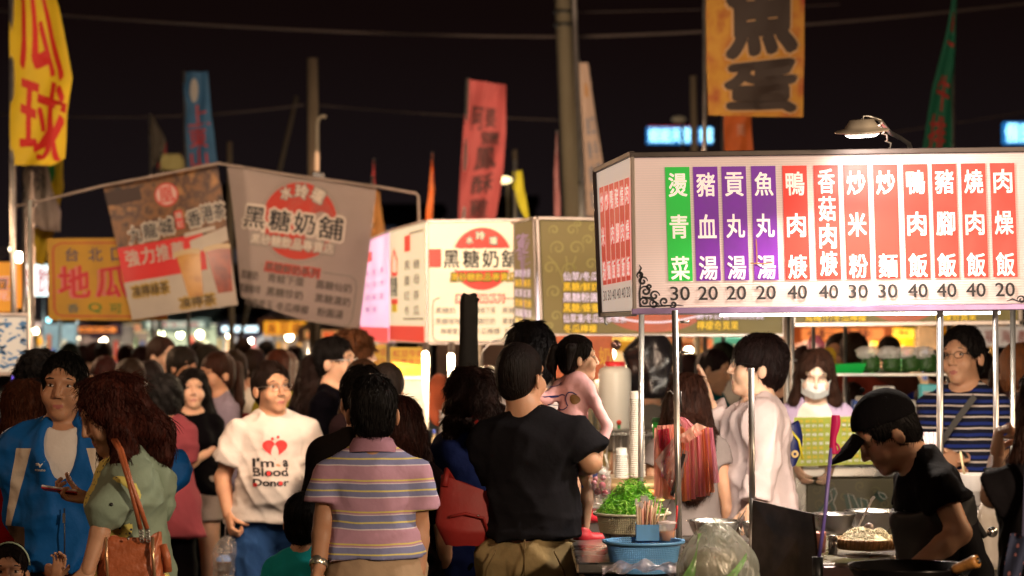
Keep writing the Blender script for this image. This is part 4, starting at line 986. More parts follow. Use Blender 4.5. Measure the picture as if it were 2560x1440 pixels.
lettering([('黑糖奶',1088,768,1138,784,.01),('青蛙下蛋',1188,768,1238,784,.01),('黑糖仙奶',1255,768,1320,784,.01),('黑糖咖啡',1088,795,1150,812,.01),('黑糖珍奶',1180,795,1238,812,.01),('黑糖濃奶',1255,795,1320,812,.01),('檸檬愛玉',1100,820,1160,836,.01),('冬瓜檸檬',1184,820,1250,836,.01),('粉圓湯',1262,820,1310,836,.01)],pm,'lettering',mat('ink_soft',(.12,.10,.08),.6),b1,off=.005)
b2,m5=board('milk_stall_side_sign','cream and red backlit side face at the left of the 黑糖奶舖 sign','shop sign',[(974,578),(1062,553),(1062,858),(974,852)],349,cream,.05,alu,.012,s2=384)
strips(m5,[(.0,.86,1,1)],'red_band',redp,b2); strips(m5,[(.06,.62,.26,.67),(.45,.08,.62,.22)],'red_block',redp,b2); strips(m5,[(.08,.67,.24,.74)],'yellow_block',ty,b2)
ribbon(m5,[[(.08,.40),(.08,.28),(.15,.18),(.24,.28),(.24,.40),(.08,.40)]],.02,'red_outline',redp,b2,.004)
lettering([('黑糖',.04,.42,.26,.60,.03)]+[(c,.45+.26*(k%2),.30+.13*(k//2),.62+.26*(k%2),.38+.13*(k//2),.0) for k,c in enumerate('黑糖薑母紅茶冬瓜')],m5,'lettering',MATS['ink_soft'],b2,off=.005)
ribbon(m5,[[(.42,.80),(.98,.80)],[(.6,.07),(.98,.07)]],.006,'rule',MATS['ink_soft'],b2,.004)
b3,m6=board('pink_menu_sign','pink glowing menu sign with red foot left of the cream side sign','shop sign',[(905,608),(972,580),(972,858),(900,850)],322,mat('backlit_pink',(.8,.6,.72),.4,emit=(1,.55,.78),es=.95,var=.2,vs=2),.05,alu,.012,s2=346)
strips(m6,[(0,.86,1,1),(.15,.12,.42,.22)],'red_band',mat('backlit_rose',(.7,.05,.05),.4,emit=(1,.10,.09),es=.8),b3)
lettering([(c,.2+.25*(k%3),.30+.12*(k//3),.35+.25*(k%3),.36+.12*(k//3),.0) for k,c in enumerate('冰紅茶冬瓜茶奶茶酸梅湯')],m6,'lettering',mat('mauve_ink',(.35,.2,.3),.6),b3,off=.005)
# yellow boards under them
for q,s,lab,seed in(([(975,868),(1070,868),(1070,940),(975,940)],384,'yellow price board with red writing hanging under the cream side sign',1),([(905,862),(972,862),(972,945),(905,938)],350,'yellow price board under the pink sign, partly hidden by a curly head',2)):
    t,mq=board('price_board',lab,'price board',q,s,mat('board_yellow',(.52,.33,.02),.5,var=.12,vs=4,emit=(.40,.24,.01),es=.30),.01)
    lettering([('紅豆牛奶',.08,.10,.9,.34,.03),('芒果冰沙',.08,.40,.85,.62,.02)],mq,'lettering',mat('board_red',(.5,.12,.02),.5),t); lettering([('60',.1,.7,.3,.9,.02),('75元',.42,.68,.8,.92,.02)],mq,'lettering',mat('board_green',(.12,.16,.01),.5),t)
# orange papaya milk board
pb,mq=board('papaya_milk_board','orange 木瓜牛奶 board hanging under the olive sign behind the toddler','price board',[(1376,840),(1530,840),(1536,950),(1372,944)],452,mat('papaya_orange',(.55,.13,.04),.55,var=.15,vs=8),.012)
lettering([('木',.02,.26,.2,.66,.03),('瓜',.28,.26,.46,.66,.03),('牛',.54,.26,.72,.66,.03),('奶',.78,.26,.97,.66,.03)],mq,'lettering',mat('papaya_yellow',(.70,.36,.03),.5),pb)
ribbon(mq,[spiral(.05+.1*k,.1+.03*(k%2),.035,1.2,k,1,12,1.4) for k in range(10)],.005,'scroll_pattern',mat('papaya_dark',(.42,.10,.03),.6),pb,.003)
point('board_light',P(1560,880,500),5,(1,.75,.5),.05)
# structure of the milk stall: posts, counter, glowing bottles
ms=thing('milk_stall','grey milk tea stall under the cream 黑糖奶舖 sign','drink stall',P(1070,HY,386)); ms.location.z=0
for x,s in((1064,386),(1128,386),(974,350),(1200,380)): bar(P(x,856,s),(P(x,HY,s).x,F/s,0),.022,'post',alu,ms,10)
mk=ms
sbox(1066,1400,1190,1202,400,.7,'counter_top',steel2,mk); sbox(1072,1400,1202,1600,402,.6,'cabinet',mat('cabinet_grey',(.10,.085,.075),.6,.2,var=.3,vs=3),mk); sbox(975,1062,1190,1600,380,.9,'cabinet',MATS['cabinet_grey'],mk)
glow=mat('backlit_case',(.8,.75,.65),.3,emit=(1,.78,.48),es=1.3,var=.35,vs=9)
cs=thing('lit_display_case','glowing glass display case full of bottles beneath the yellow boards','display case',P(1010,HY,384)); cs.location.z=0
sbox(978,1060,948,1188,372,.04,'back_panel',glow,cs); sbox(972,980,940,1190,384,.04,'case_post',alu,cs); sbox(1058,1066,940,1190,384,.04,'case_post',alu,cs); sbox(978,1062,942,952,384,.25,'case_top',alu,cs)
bc=[(.7,.72,.78),(.5,.35,.2),(.6,.3,.08),(.75,.75,.7),(.2,.25,.5),(.65,.5,.3)]
def bottle(x,y,s,hh,r,col,lab,nm='bottle',grp=None,dy=0):
    p=P(x,y,s,dy); t=thing(nm,lab,nm.replace('_',' '),p,0,grp)
    m=mat('bottle_%d%d%d'%tuple(int(c*99) for c in col),col,.25,emit=col,es=.12)
    MB().lathe(p,[(0,0),(r,0),(r,hh*.62),(r*.85,hh*.72),(r*.35,hh*.84),(r*.35,hh*.93)],14).build('bottle_body',m,t); MB().lathe(p,[(r*.42,hh*.92),(r*.42,hh),(0,hh)],12).build('cap',mat('cap_blue',(.03,.06,.4),.4) if x%2 else mat('cap_white',(.7,.7,.7),.4),t); return t
for i,(x,h_) in enumerate([(990,.34),(1004,.26),(1019,.38),(1034,.30),(1048,.36),(1085,.30),(1098,.22)]): bottle(x,1190,386,h_,.022,bc[i%6],['tall','short','clear tall','amber','pale','blue capped','small'][i]+' drink bottle '+['at the left end of the lit case','second in the lit case','in the middle of the lit case','right of the middle in the lit case','by the right post of the lit case','on the milk counter beside the post','on the milk counter nearest the dark umbrella'][i],grp='bottles of the milk stall')
area('milk_stall_light',P(1150,880,392,.2),.9,60,(1,.78,.48),P(1120,1250,392,-.6),sy=.2)
rdl=thing('red_lantern_bag','orange red bag hanging inside the milk stall','bag',P(1095,950,370)); mb=MB(); mb.ball(P(1098,1000,368),.12,14,10,(.75,.6,1.5)); mb.build('bag',mat('orange_red_cloth',(.40,.08,.03),.7,var=.3,vs=7),rdl)
wc=thing('white_cup_tower','tall stack of white cups with blue print on the milk counter','cup stack',P(1112,1190,395)); 
b=MB()
for k in range(12): b.lathe(P(1112,1190-k*13,395),[(.028,0),(.034,.045),(.037,.045),(.037,.052)],16)
b.build('cup',mat('cup_white_print',(.75,.74,.76),.4),wc)['kind']='stuff'
MB().lathe(P(1112,1105,395),[(.0375,0),(.0375,.05)],16).build('blue_print',mat('cup_blue',(.05,.08,.5),.4),wc)
# black folded umbrella
um=thing('folded_umbrella','big folded stall umbrella wrapped in black cloth, standing in front of the cream sign','umbrella',P(1170,HY,520)); um.location.z=0
r=random.Random(8); cl=mat('umbrella_cloth',(.006,.0055,.005),1,var=.3,vs=12,bump=.6,bs=18,spec=.05)
def ufold(u,v):
    a=2*PI*u; x=lerp(1172,1163,v); y=lerp(738,1500,v); rad=lerp(.040,.062,min(1,v*1.4))*(1+.10*math.sin(3*a+v*9)+.06*math.sin(5*a-v*14))
    if v<.02: rad*=.9
    p=P(x,y,520); return p+V3((rad*math.cos(a),rad*math.sin(a),.012*math.sin(a*2) if v<.03 else 0))
mb=MB(); mb.grid(ufold,20,50); mb.v+= [tuple(P(1172,740,520)+V3((0,0,.008)))]; n_=len(mb.v)-1
for k in range(20): mb.f.append((k,n_,k+1)); mb.sm.append(True)
mb.build('canopy',cl,um); bar(P(1163,1500,520),(P(1163,0,520).x,F/520,0),.02,'pole',steel2,um)
MB().lathe(P(1169,1000,520),[(.058,0),(.066,.004),(.066,.02),(.058,.024)],18).build('strap',black,um)
MB().box(P(1186,746,520),(.05,.03,.022),Matrix.Rotation(.5,3,'Y'),.004).build('flap',cl,um)
# ================================================================ FLAGS, BANNERS, POLES, WIRES
yel=mat('flag_yellow',(.62,.42,.01),.75,var=.10,vs=5,bump=.1,bs=20); red_i=mat('flag_red_ink',(.50,.015,.008),.7)
def thin(p,uu=None): return p
t=cloth('banner_flag','tall yellow banner with red characters 瓜 and 球 on a white pole','flag',[(22,-120),(24,120),(26,260),(26,412)],[(105,-120),(150,20),(182,195),(168,290),(160,395),(128,414)],330,yel,.035,texts=[([('瓜',.18,-.05,.86,.43,.05),('球',.20,.46,.98,.93,.05)],red_i)],pole=(28,-140,36,1500),pole_r=.022)
t=cloth('banner_flag','pale flag with grey brush strokes drooping behind the yellow banner','flag',[(60,400),(58,470),(62,540),(105,575)],[(118,400),(130,470),(150,530),(150,580)],300,mat('flag_pale',(.36,.29,.25),.8,var=.2,vs=6),.04,texts=[([('茶',.25,.05,.8,.35,.02)],mat('grey_ink',(.12,.10,.10),.7))],pole=(59,395,59,1300),pole_r=.02,ph=1)
t=cloth('banner_flag','yellow and green flag hanging right behind the yellow banner','flag',[(118,400),(122,450),(140,500)],[(157,395),(157,470),(148,520)],280,yel,.03,6,12,pole=(80,400,80,1300),pole_r=.018,ph=2)
disc(lambda x,y,o:P(x,y,281)+V3((0,-.06,0)),129,425,12,34,'green_spot',mat('flag_green',(.02,.22,.04),.7),t,0)
t=cloth('banner_flag','small yellow pennant hanging above the glowing lamp at the left','flag',[(84,570),(86,620),(90,660)],[(138,572),(118,625),(112,665)],290,yel,.02,6,10,pole=(78,560,80,1200),pole_r=.02,ph=3)
t=cloth('banner_flag','narrow blue flag with white figure and pink characters left of the wooden pole','flag',[(458,180),(463,300),(470,418)],[(520,180),(528,290),(545,420)],230,mat('flag_blue',(.05,.16,.32),.7,var=.15,vs=6),.03,texts=[([('上',.12,.36,.9,.58,.05)],mat('flag_pink',(.5,.10,.12),.7)),([('東',.12,.60,.75,.80,.04),('山',.12,.82,.7,1.0,.04)],mat('flag_rose',(.55,.06,.06),.7))],pole=(460,178,474,1000),pole_r=.02,ph=1)
disc(lambda x,y,o:P(x,y,230)+V3((0,-.09,0)),488,228,10,30,'white_figure',mat('flag_white',(.5,.46,.42),.7),t,0)
t=cloth('banner_flag','dark pointed pennant on a thin pole above the brown poster','flag',[(373,285),(376,350),(380,420)],[(385,290),(415,350),(402,400)],220,mat('flag_dark',(.10,.08,.06),.8),.03,6,12,pole=(374,284,382,900),pole_r=.018)
t=cloth('banner_flag','small red flag beside the dark pennant','flag',[(398,350),(396,385),(394,420)],[(415,355),(416,385),(416,420)],215,mat('flag_red',(.45,.05,.05),.7),.02,5,8,pole=(392,340,394,900),pole_r=.016,ph=2)
t=cloth('banner_flag','white and yellow flag drooping behind the brown poster','flag',[(405,385),(402,405),(398,425)],[(450,385),(465,410),(472,425)],225,mat('flag_cream',(.5,.42,.16),.7),.02,6,8,pole=(402,380,402,900),pole_r=.016,ph=4)
redf=mat('banner_rose',(.27,.042,.042),.8,var=.12,vs=5); dk_i=mat('dark_red_ink',(.045,.012,.012),.8)
t=cloth('banner_flag','wide rose red banner with dark brush characters above the cream milk sign','flag',[(1170,198),(1158,330),(1150,450),(1146,550)],[(1265,212),(1265,330),(1258,430),(1238,552)],235,redf,.035,texts=[([('阿',.18,.17,.45,.32,.03),('婆',.50,.17,.75,.30,.02),('鹽',.42,.33,.85,.43,.02),('鳳',.32,.45,.80,.62,.04),('酥',.28,.66,.78,.80,.03),('雞',.28,.84,.74,.98,.03)],dk_i)],pole=(1169,196,1146,1000),pole_r=.022)
t=cloth('banner_flag','tapering pale banner with blue grey characters leaning on the concrete pole','flag',[(1447,157),(1455,300),(1462,420),(1466,540)],[(1470,157),(1490,300),(1508,410),(1528,540)],215,mat('banner_pale',(.36,.25,.20),.8,var=.1,vs=5),.02,texts=[([(c,.22,.32+.17*k,.50,.44+.17*k,.02) for k,c in enumerate('道香糕點')]+[(c,.60,.32+.17*k,.88,.44+.17*k,.02) for k,c in enumerate('口手工店')],mat('blue_grey_ink',(.11,.13,.18),.7)),([('黃',.3,.12,.7,.2,.02)],mat('ochre_ink',(.4,.2,.06),.7))],pole=(1446,150,1460,1000),pole_r=.02,ph=2)
egg=blotch('fish_egg_print',[(.30,.045,.012),(.42,.17,.02),(.50,.26,.03),(.33,.08,.015)],5,.7,det=3)
t=cloth('banner_flag','large orange gold banner with big dark 魚蛋 characters over the white menu sign','flag',[(1763,-90),(1766,100),(1768,200),(1771,288)],[(2012,-90),(2012,60),(2009,180),(2006,294)],365,egg,.02,texts=[([('魚',.22,-.02,.90,.50,.16),('蛋',.20,.58,.90,.95,.16)],mat('banner_buff',(.50,.30,.14),.7)),([('魚',.22,-.02,.90,.50,.075),('蛋',.20,.58,.90,.95,.075)],mat('banner_black',(.035,.022,.018),.7),.012)],pole=(1762,-90,1763,1000),pole_r=.016,wf=1.1)
t=cloth('banner_flag','plain orange flag with faint white writing below the 魚蛋 banner','flag',[(1808,280),(1810,340),(1812,420)],[(1878,280),(1880,340),(1886,420)],300,mat('flag_orange',(.60,.13,.02),.7,var=.08),.02,8,12,texts=[([('美',.45,.25,.75,.5,.02)],mat('faint_white',(.6,.3,.2),.7))],pole=(1809,278,1809,1000),pole_r=.018,ph=3)
t=cloth('banner_flag','narrow tapering green flag with red characters right of the sign lamp','flag',[(2381,0),(2362,100),(2330,220),(2302,400)],[(2390,-20),(2388,120),(2382,250),(2380,400)],290,mat('flag_teal',(.01,.19,.11),.7,var=.1),.02,texts=[([('一',.25,.30,.8,.36,.04),('牛',.22,.55,.8,.75,.04),('排',.14,.78,.72,.96,.04),('香',.3,.12,.8,.24,.02)],mat('flag_crimson',(.55,.05,.05),.7))],pole=(2386,-30,2380,1000),pole_r=.016,ph=1)
for i,(x0,y0,x1,y1,w_,lab,m_) in enumerate([(1080,385,1073,550,9,'thin furled orange flag left of the red banner','flag_orange'),(934,400,932,600,10,'thin furled red flag above the mesh banner corner','flag_red'),(1392,330,1395,545,9,'thin furled dark red flag against the concrete pole','flag_darkred')]):
    if m_=='flag_darkred': mat(m_,(.05,.008,.008),.8)
    cloth('furled_flag',lab,'flag',[(x0-1,y0),(x0-w_*.8,(y0+y1)/2),(x1-w_,y1)],[(x0+1,y0),(x0+w_*.6,(y0+y1)/2),(x1+w_*.8,y1)],240+i*8,MATS[m_],.03,5,14,pole=(x0,y0-5,x1,1000),pole_r=.012,ph=i)
t=cloth('banner_flag','lime yellow ribbon flag curving left of the concrete pole','flag',[(1282,430),(1284,470),(1295,510),(1312,548)],[(1305,425),(1310,470),(1318,510),(1324,548)],230,mat('flag_lime',(.42,.36,.01),.75),.03,5,14,pole=(1287,400,1288,1000),pole_r=.02)
t=cloth('banner_flag','red and yellow flag hanging behind the mesh banner right edge','flag',[(928,470),(930,540),(925,600)],[(948,480),(955,540),(968,600)],250,mat('flag_ochre',(.42,.18,.04),.75,var=.4,vs=5),.03,6,14,pole=(930,440,930,1000),pole_r=.014,ph=2)
# utility pole, wooden poles, street lamp poles
def pole(name,lab,cat,x0,y0,x1,y1,s,r0,r1,m,**k):
    t=thing(name,lab,cat,(P(x1,0,s).x,F/s,0)); a=P(x0,y0,s); b=P(x1,y1,s); b2=V3((b.x+(b.x-a.x)/(a.z-b.z)*b.z,b.y,0)); MB().tube([a,b,b2],[r0,r1,r1*1.05],14).build('shaft',m,t); return t,a,b
t,a,b=pole('utility_pole','thick concrete utility pole with pale conduit pipe rising out of the frame','utility pole',1405,-60,1440,700,200,.105,.125,blotch('old_concrete',[(.15,.12,.08),(.22,.18,.12),(.18,.14,.09)],3,.9,stretch=(1,1,.25),bump=.3))
MB().tube([P(1433,-60,202),P(1455,500,202),P(1468,800,202)],.030,10).build('conduit',mat('conduit_grey',(.36,.32,.31),.6),t)
for y in(30,62): MB().lathe(P(1405+(y+60)*.046,y,200),[(.112,-.02),(.125,-.018),(.125,.018),(.112,.02)],16).build('band',black,t)
t,a,b=pole('wooden_pole','weathered wooden pole with curved pipe at its side above the mesh banner','pole',781,146,784,450,250,.055,.06,wood_pole)
MB().tube([P(815,292,252),P(806,290,252),P(796,296,252),P(793,310,252),P(793,450,252),(P(793,0,252).x,F/252,0)],.016,8).build('pipe',mat('pipe_cream',(.45,.38,.28),.6),t)
pole('wooden_pole','short dim wooden pole left of the 魚蛋 banner','pole',1733,190,1738,500,190,.045,.05,wood_pole)
pole('wooden_pole','short stump of a pole between the blue flag and mesh banner','pole',573,355,576,600,190,.035,.04,wood_pole)
pole('wooden_pole','dim pole behind the lime yellow ribbon flag','pole',1287,375,1288,600,200,.03,.035,wood_pole)
t,a,b=pole('wooden_pole','slanting faint brace pole left of the wooden pole','pole',742,240,700,420,180,.03,.03,mat('faint_wood',(.06,.045,.03),.9))
def wire(pts,s,r,lab,s2=None):
    s2=s2 or s; n=24; out=[]
    for i in range(n+1):
        v=i/n; x,y=poly(pts,v) if len(pts)!=3 else [(1-v)**2*pts[0][k]+2*v*(1-v)*pts[1][k]+v*v*pts[2][k] for k in(0,1)]; out.append(P(x,y,lerp(s,s2,v)))
    o=MB().tube(out,r,6).build('overhead_wire',cable_m,label=lab,category='wire'); return o
wire([(-200,8),(700,90),(1420,92)],200,.018,'thick overhead cable from the left edge to the concrete pole','' or 200)
wire([(1420,92),(2000,80),(2760,-15)],200,.02,'thick overhead cable running right from the concrete pole')
wire([(-200,270),(350,320),(760,262)],190,.014,'faint lower overhead cable left of the wooden pole')
wire([(790,262),(1080,290),(1400,300)],190,.012,'faint lower overhead cable right of the wooden pole')
wire([(2200,335),(2460,300),(2760,245)],190,.010,'faint overhead cable at the right below the green flag')
wire([(1400,32),(1990,20),(2100,10)],190,.008,'thin upper cable right of the concrete pole')
for k in range(6): wire([(-120,690-k*10),(20,640-k*4),(90,612-k*3)],250,.004,['lowest','second','third','fourth','fifth','topmost'][k]+' of the thin guy wires fanning out at the left edge lamp')
# hanging banner frame + brown poster + mesh banner
bf=thing('pipe_stand','thin bent pipe frame holding the brown poster and the mesh banner','frame',(P(1040,0,345).x,F/345,0)); 
MB().tube([P(40,516,340),P(80,508,340),P(250,466,340),P(545,408,342),P(740,440,344),P(935,465,346),P(1040,483,347),P(1046,490,347),P(1048,560,347),P(1048,1500,347),(P(1048,0,347).x,F/347,0)],.011,8).build('pipe',mat('pipe_rusty',(.36,.28,.24),.5,.5,var=.3,vs=10),bf)
MB().tube([P(80,430,338),P(80,512,338),P(74,700,338),(P(72,0,338).x,F/338,0)],.012,8).build('pipe',MATS['pipe_rusty'],bf); MB().box(P(80,508,338),(.05,.05,.05)).build('clamp',black,bf)
MB().box(P(795,438,343),(.09,.05,.05),Matrix.Rotation(.15,3,'Y'),.01).build('clamp',black,bf)
post_brown=blotch('poster_brown',[(.018,.008,.006),(.17,.07,.02),(.05,.02,.012),(.30,.14,.045)],7,.6,det=4)
SUB=1
po=thing('poster','tilted brown tea poster 九龍城 with two drink cups and red band','poster',(P(420,0,340).x,F/340,0))
def pmap(u,v,o):
    tlp,trp,brp,blp=(258,468),(545,412),(595,762),(330,800)
    a=[lerp(tlp[k],trp[k],u) for k in(0,1)]; b=[lerp(blp[k],brp[k],u) for k in(0,1)]; x=lerp(a[0],b[0],v); y=lerp(a[1],b[1],v)
    p=P(x,y,338); p.y+=.03*math.sin(u*5+v*2)+.02*math.sin(v*6)-o; return p
MB().grid(lambda u,v:pmap(u,v,0),16,22,th=.004).build('poster_sheet',post_brown,po)
paper=mat('poster_paper',(.38,.33,.28),.7,var=.1,vs=5)
def pgrid(u0,v0,u1,v1,nm,m,o,f=None): 
    return MB().grid(lambda u,v:pmap(lerp(u0,u1,u),lerp(v0,v1,v)+(f(u) if f else 0),o),12,12).build(nm,m,po)
pgrid(0,.56,1,1,'white_part',paper,.008); pgrid(0.0,.46,.78,.72,'red_band',mat('poster_red',(.48,.012,.012),.6,var=.08),.014,lambda u:-.03*math.sin(u*9)*0)
MB().grid(lambda u,v:pmap(lerp(.66,1,u),lerp(.50,.60,v)-.06*u,.02),6,3).build('brush_stroke',paper,po); MB().grid(lambda u,v:pmap(lerp(.62,.9,u),lerp(.44,.47,v)-.02*u,.02),6,3).build('brush_stroke',paper,po)
pgrid(0.0,.04,.30,.14,'wood_plank',mat('poster_dark',(.035,.016,.012),.7),.008)
disc(pmap,.52,.14,.105,.085,'round_logo',mat('logo_red',(.45,.05,.04),.6),po,.012); disc(pmap,.52,.14,.09,.072,'round_logo',mat('logo_pale',(.5,.32,.28),.6),po,.016); lettering([('凰',.455,.085,.585,.195,.05)],pmap,'lettering',MATS['logo_red'],po,off=.02)
tt=[('九',.13,.33,.24,.44,.03),('龍',.26,.32,.38,.43,.03),('城',.41,.31,.53,.42,.03),('香',.67,.29,.79,.40,.03),('港',.80,.27,.90,.38,.03),('茶',.91,.27,1.0,.38,.03)]
lettering([(a,b-.01,c-.01,d+.01,e+.01,.12) for a,b,c,d,e,f in tt],pmap,'lettering_outline',paper,po,off=.012); lettering(tt,pmap,'lettering',ink,po,off=.018)
MB().grid(lambda u,v:pmap(lerp(.56,.63,u),lerp(.27,.40,v),.012),2,2).build('red_seal',MATS['poster_red'],po); lettering([('陳',.57,.28,.625,.33,.02),('記',.57,.34,.625,.39,.02)],pmap,'lettering',paper,po,off=.018)
lettering([('強',.06,.49,.18,.61,.05),('力',.20,.49,.32,.61,.05),('推',.34,.49,.46,.61,.05),('薦',.48,.49,.60,.61,.05)],pmap,'lettering',paper,po,off=.02)
kk=[('凍檸綠茶',.06,.76,.40,.84,.03),('凍檸茶',.48,.90,.80,.97,.03)]
lettering([(a,b-.01,c-.01,d+.01,e+.01,.12) for a,b,c,d,e,f in kk],pmap,'lettering_outline',mat('poster_ochre',(.35,.22,.04),.6),po,off=.016); lettering(kk,pmap,'lettering',mat('poster_dkbrown',(.05,.03,.01),.6),po,off=.022)
for u0,m_,nm in((.50,blotch('tea_amber',[(.30,.12,.02),(.42,.20,.03),(.36,.15,.02)],9,.4),1),(.77,blotch('tea_red',[(.12,.015,.008),(.26,.04,.012),(.16,.02,.01)],9,.4),2)):
    MB().grid(lambda u,v:pmap(u0+.02+v*.05+(.22-v*.085)*u,lerp(.58,.90,v),.022),6,8).build('cup_print',m_,po); MB().grid(lambda u,v:pmap(u0+.0+.24*u,lerp(.565,.60,v)-.012*math.sin(PI*u),.026),8,2).build('cup_rim_print',mat('foam',(.42,.30,.16),.5),po)
mesh_m=mat('mesh_cloth',(.37,.30,.275),.85,var=.10,vs=4)
mb_=thing('mesh_banner','large grey mesh banner 黑糖奶舖 with red disc and drink list, seen from the lane','banner',(P(740,0,345).x,F/345,0))
def bmap(u,v,o):
    tlp,trp,brp,blp=(564,412),(942,464),(898,822),(600,742)
    # slight billow, left edge folded back
    a=[lerp(tlp[k],trp[k],u) for k in(0,1)]; b=[lerp(blp[k],brp[k],u) for k in(0,1)]; x=lerp(a[0],b[0],v); y=lerp(a[1],b[1],v)+14*math.sin(PI*u)*v
    p=P(x,y,343); p.y+=.04*math.sin(u*6.5+v*3)+.03*math.sin(v*5-u*2)+(.10*(.12-u)/.12 if u<.12 else 0)-o; return p
MB().grid(bmap0:=(lambda u,v:bmap(u,v,0)),40,40,th=.003).build('mesh_sheet',mesh_m,mb_)
hm=mat('mesh_weave',(.26,.19,.17),.9); w_b=MB()
for i in range(70): w_b.tube([bmap(i/70,j/18,.0035) for j in range(19)],.0014,3,cap=False)
for i in range(70): w_b.tube([bmap(j/18,i/70,.0035) for j in range(19)],.0014,3,cap=False)
ww=w_b.build('weave_thread',hm,mb_); ww['kind']='stuff'
# banner-space map from photo px (rotated about 8 degrees)
def bpx(x,y,o):
    # invert the bilinear approximately
    u,v=.5,.5
    for _ in range(6):
        p=bmap(u,v,0); tx=P(x,y,343); du=(tx.x-p.x)/1.08; dv=-(tx.z-p.z)/1.03
        ex,ez=tx.x-p.x,tx.z-p.z
        u+=ex/1.05; v+=-(ez)/1.02+ (ex)*(-.13)
    return bmap(max(-.05,min(1.05,u)),max(-.05,min(1.05,v)),o)
mred=mat('mesh_red',(.42,.035,.02),.75); mgrey=mat('mesh_greyprint',(.56,.47,.40),.8)
disc(bpx,748,553,102,104,'disc_outline',mat('mesh_line',(.22,.19,.17),.8),mb_,.005,50,ri=.985); disc(bpx,748,553,95,96,'red_disc',mred,mb_,.006,50)
def rot(items,cx_,cy_,a): 
    out=[]
    for it in items:
        x,y=(it[1]+it[3])/2-cx_,(it[2]+it[4])/2-cy_; w_,h_=(it[3]-it[1]),(it[4]-it[2]); X_=cx_+x*math.cos(a)-y*math.sin(a); Y_=cy_+x*math.sin(a)+y*math.cos(a)
        out.append((it[0],X_-w_/2,Y_-h_/2,X_+w_/2,Y_+h_/2,it[5] if len(it)>5 else .03,(it[6] if len(it)>6 else 0)+a))
    return out
A8=.135
def both(items,oi,ii,mo,mi_,o0,o1):
    q=rot(items,735,560,A8)
    lettering([(a,b-2,c-2,d+2,e+2,oi,r_) for a,b,c,d,e,f,r_ in q],bpx,'lettering_outline',mo,mb_,off=o0); lettering([(a,b,c,d,e,ii,r_) for a,b,c,d,e,f,r_ in q],bpx,'lettering',mi_,mb_,off=o1)
MB().add([bpx(*rot([('',654,575,654,575)],735,560,A8)[0][1:3],.012),bpx(*rot([('',846,575,846,575)],735,560,A8)[0][1:3],.012),bpx(*rot([('',846,593,846,593)],735,560,A8)[0][1:3],.012),bpx(*rot([('',654,593,654,593)],735,560,A8)[0][1:3],.012)],[(0,1,2,3)]).build('name_band',mgrey,mb_)
both([('黑',607,530,660,582),('糖',672,530,725,582),('奶',736,530,789,582),('舖',799,530,858,586)],.16,.05,mgrey,ink,.014,.020)
both([('水',693,472,718,500,.03,-.25),('玲',730,462,760,494),('瓏',772,466,802,498,.03,.35)],.14,.04,MATS['mesh_line'],mgrey,.014,.020)
both([('黑砂糖飲品專賣店',632,596,842,622)],.14,.02,MATS['mesh_line'],mgrey,.014,.020)
both([('黑糖鮮奶系列',680,664,812,684)],.30,.02,mred,mat('mesh_ink',(.10,.08,.07),.8),.010,.016)
# drink list box
bx=rot([('',x,y,x,y) for x,y in[(600,670),(672,670)]],735,560,A8); bx2=rot([('',x,y,x,y) for x,y in[(822,670),(890,670),(906,680),(910,700),(910,775),(904,792),(890,797),(700,797),(640,800)]],735,560,A8)
ribbon(bpx,[[(b[1],b[2]) for b in bx],[(b[1],b[2]) for b in bx2]],1.6,'box_outline',MATS['mesh_line'],mb_,.008)
ls=[('黑糖奶',618,690,665,712),('青蛙下蛋',690,690,780,712),('黑糖仙奶',810,690,898,712),('黑糖咖啡',618,724,676,746),('黑糖珍奶',692,724,782,746),('黑糖濃奶',812,724,900,746),('檸檬愛玉',638,758,712,780),('冬瓜檸檬',722,758,800,780),('粉圓湯',822,758,886,780)]
lettering([(a,b,c,d,e,.02,r_) for a,b,c,d,e,f,r_ in rot(ls,735,560,A8)],bpx,'lettering',MATS['mesh_ink'],mb_,off=.010)
SUB=0
# sweet potato banner
swm=mat('sweet_yellow',(.45,.24,.012),.65,var=.12,vs=4)
t,mq=board('banner','orange yellow 台北 地瓜 banner with red border behind the brown poster','banner',[(118,596),(400,594),(420,802),(122,800)],325,swm,.01)
ribbon(mq,[[(.12,.06),(.06,.10),(.05,.16),(.05,.86),(.07,.93),(.12,.95),(1.0,.95)],[(.12,.06),(1,.06)]],.009,'border',mat('sweet_red',(.40,.05,.02),.65),t,.004)
lettering([('台',.16,.12,.27,.28,.05),('北',.36,.12,.48,.28,.03),('口',.56,.12,.68,.28,.03)],mq,'lettering',mat('sweet_navy',(.06,.05,.10),.7),t,off=.006)
lettering([('地',.10,.34,.36,.72,.05),('瓜',.42,.34,.68,.72,.05)],mq,'lettering',mat('sweet_crimson',(.48,.02,.03),.65),t,off=.006)
lettering([('地',.08,.35,.32,.73,.02),('瓜',.40,.35,.60,.73,.0)],mq,'lettering_highlight',mat('sweet_pink',(.55,.14,.13),.65),t,off=.004)
lettering([('香',.16,.80,.26,.91,.03)],mq,'lettering',mat('sweet_greyblue',(.10,.12,.10),.7),t,off=.006); lettering([('Q',.34,.79,.45,.91,.05),('可',.52,.80,.62,.91,.05)],mq,'lettering',mat('sweet_green',(.05,.16,.02),.7),t,off=.006)
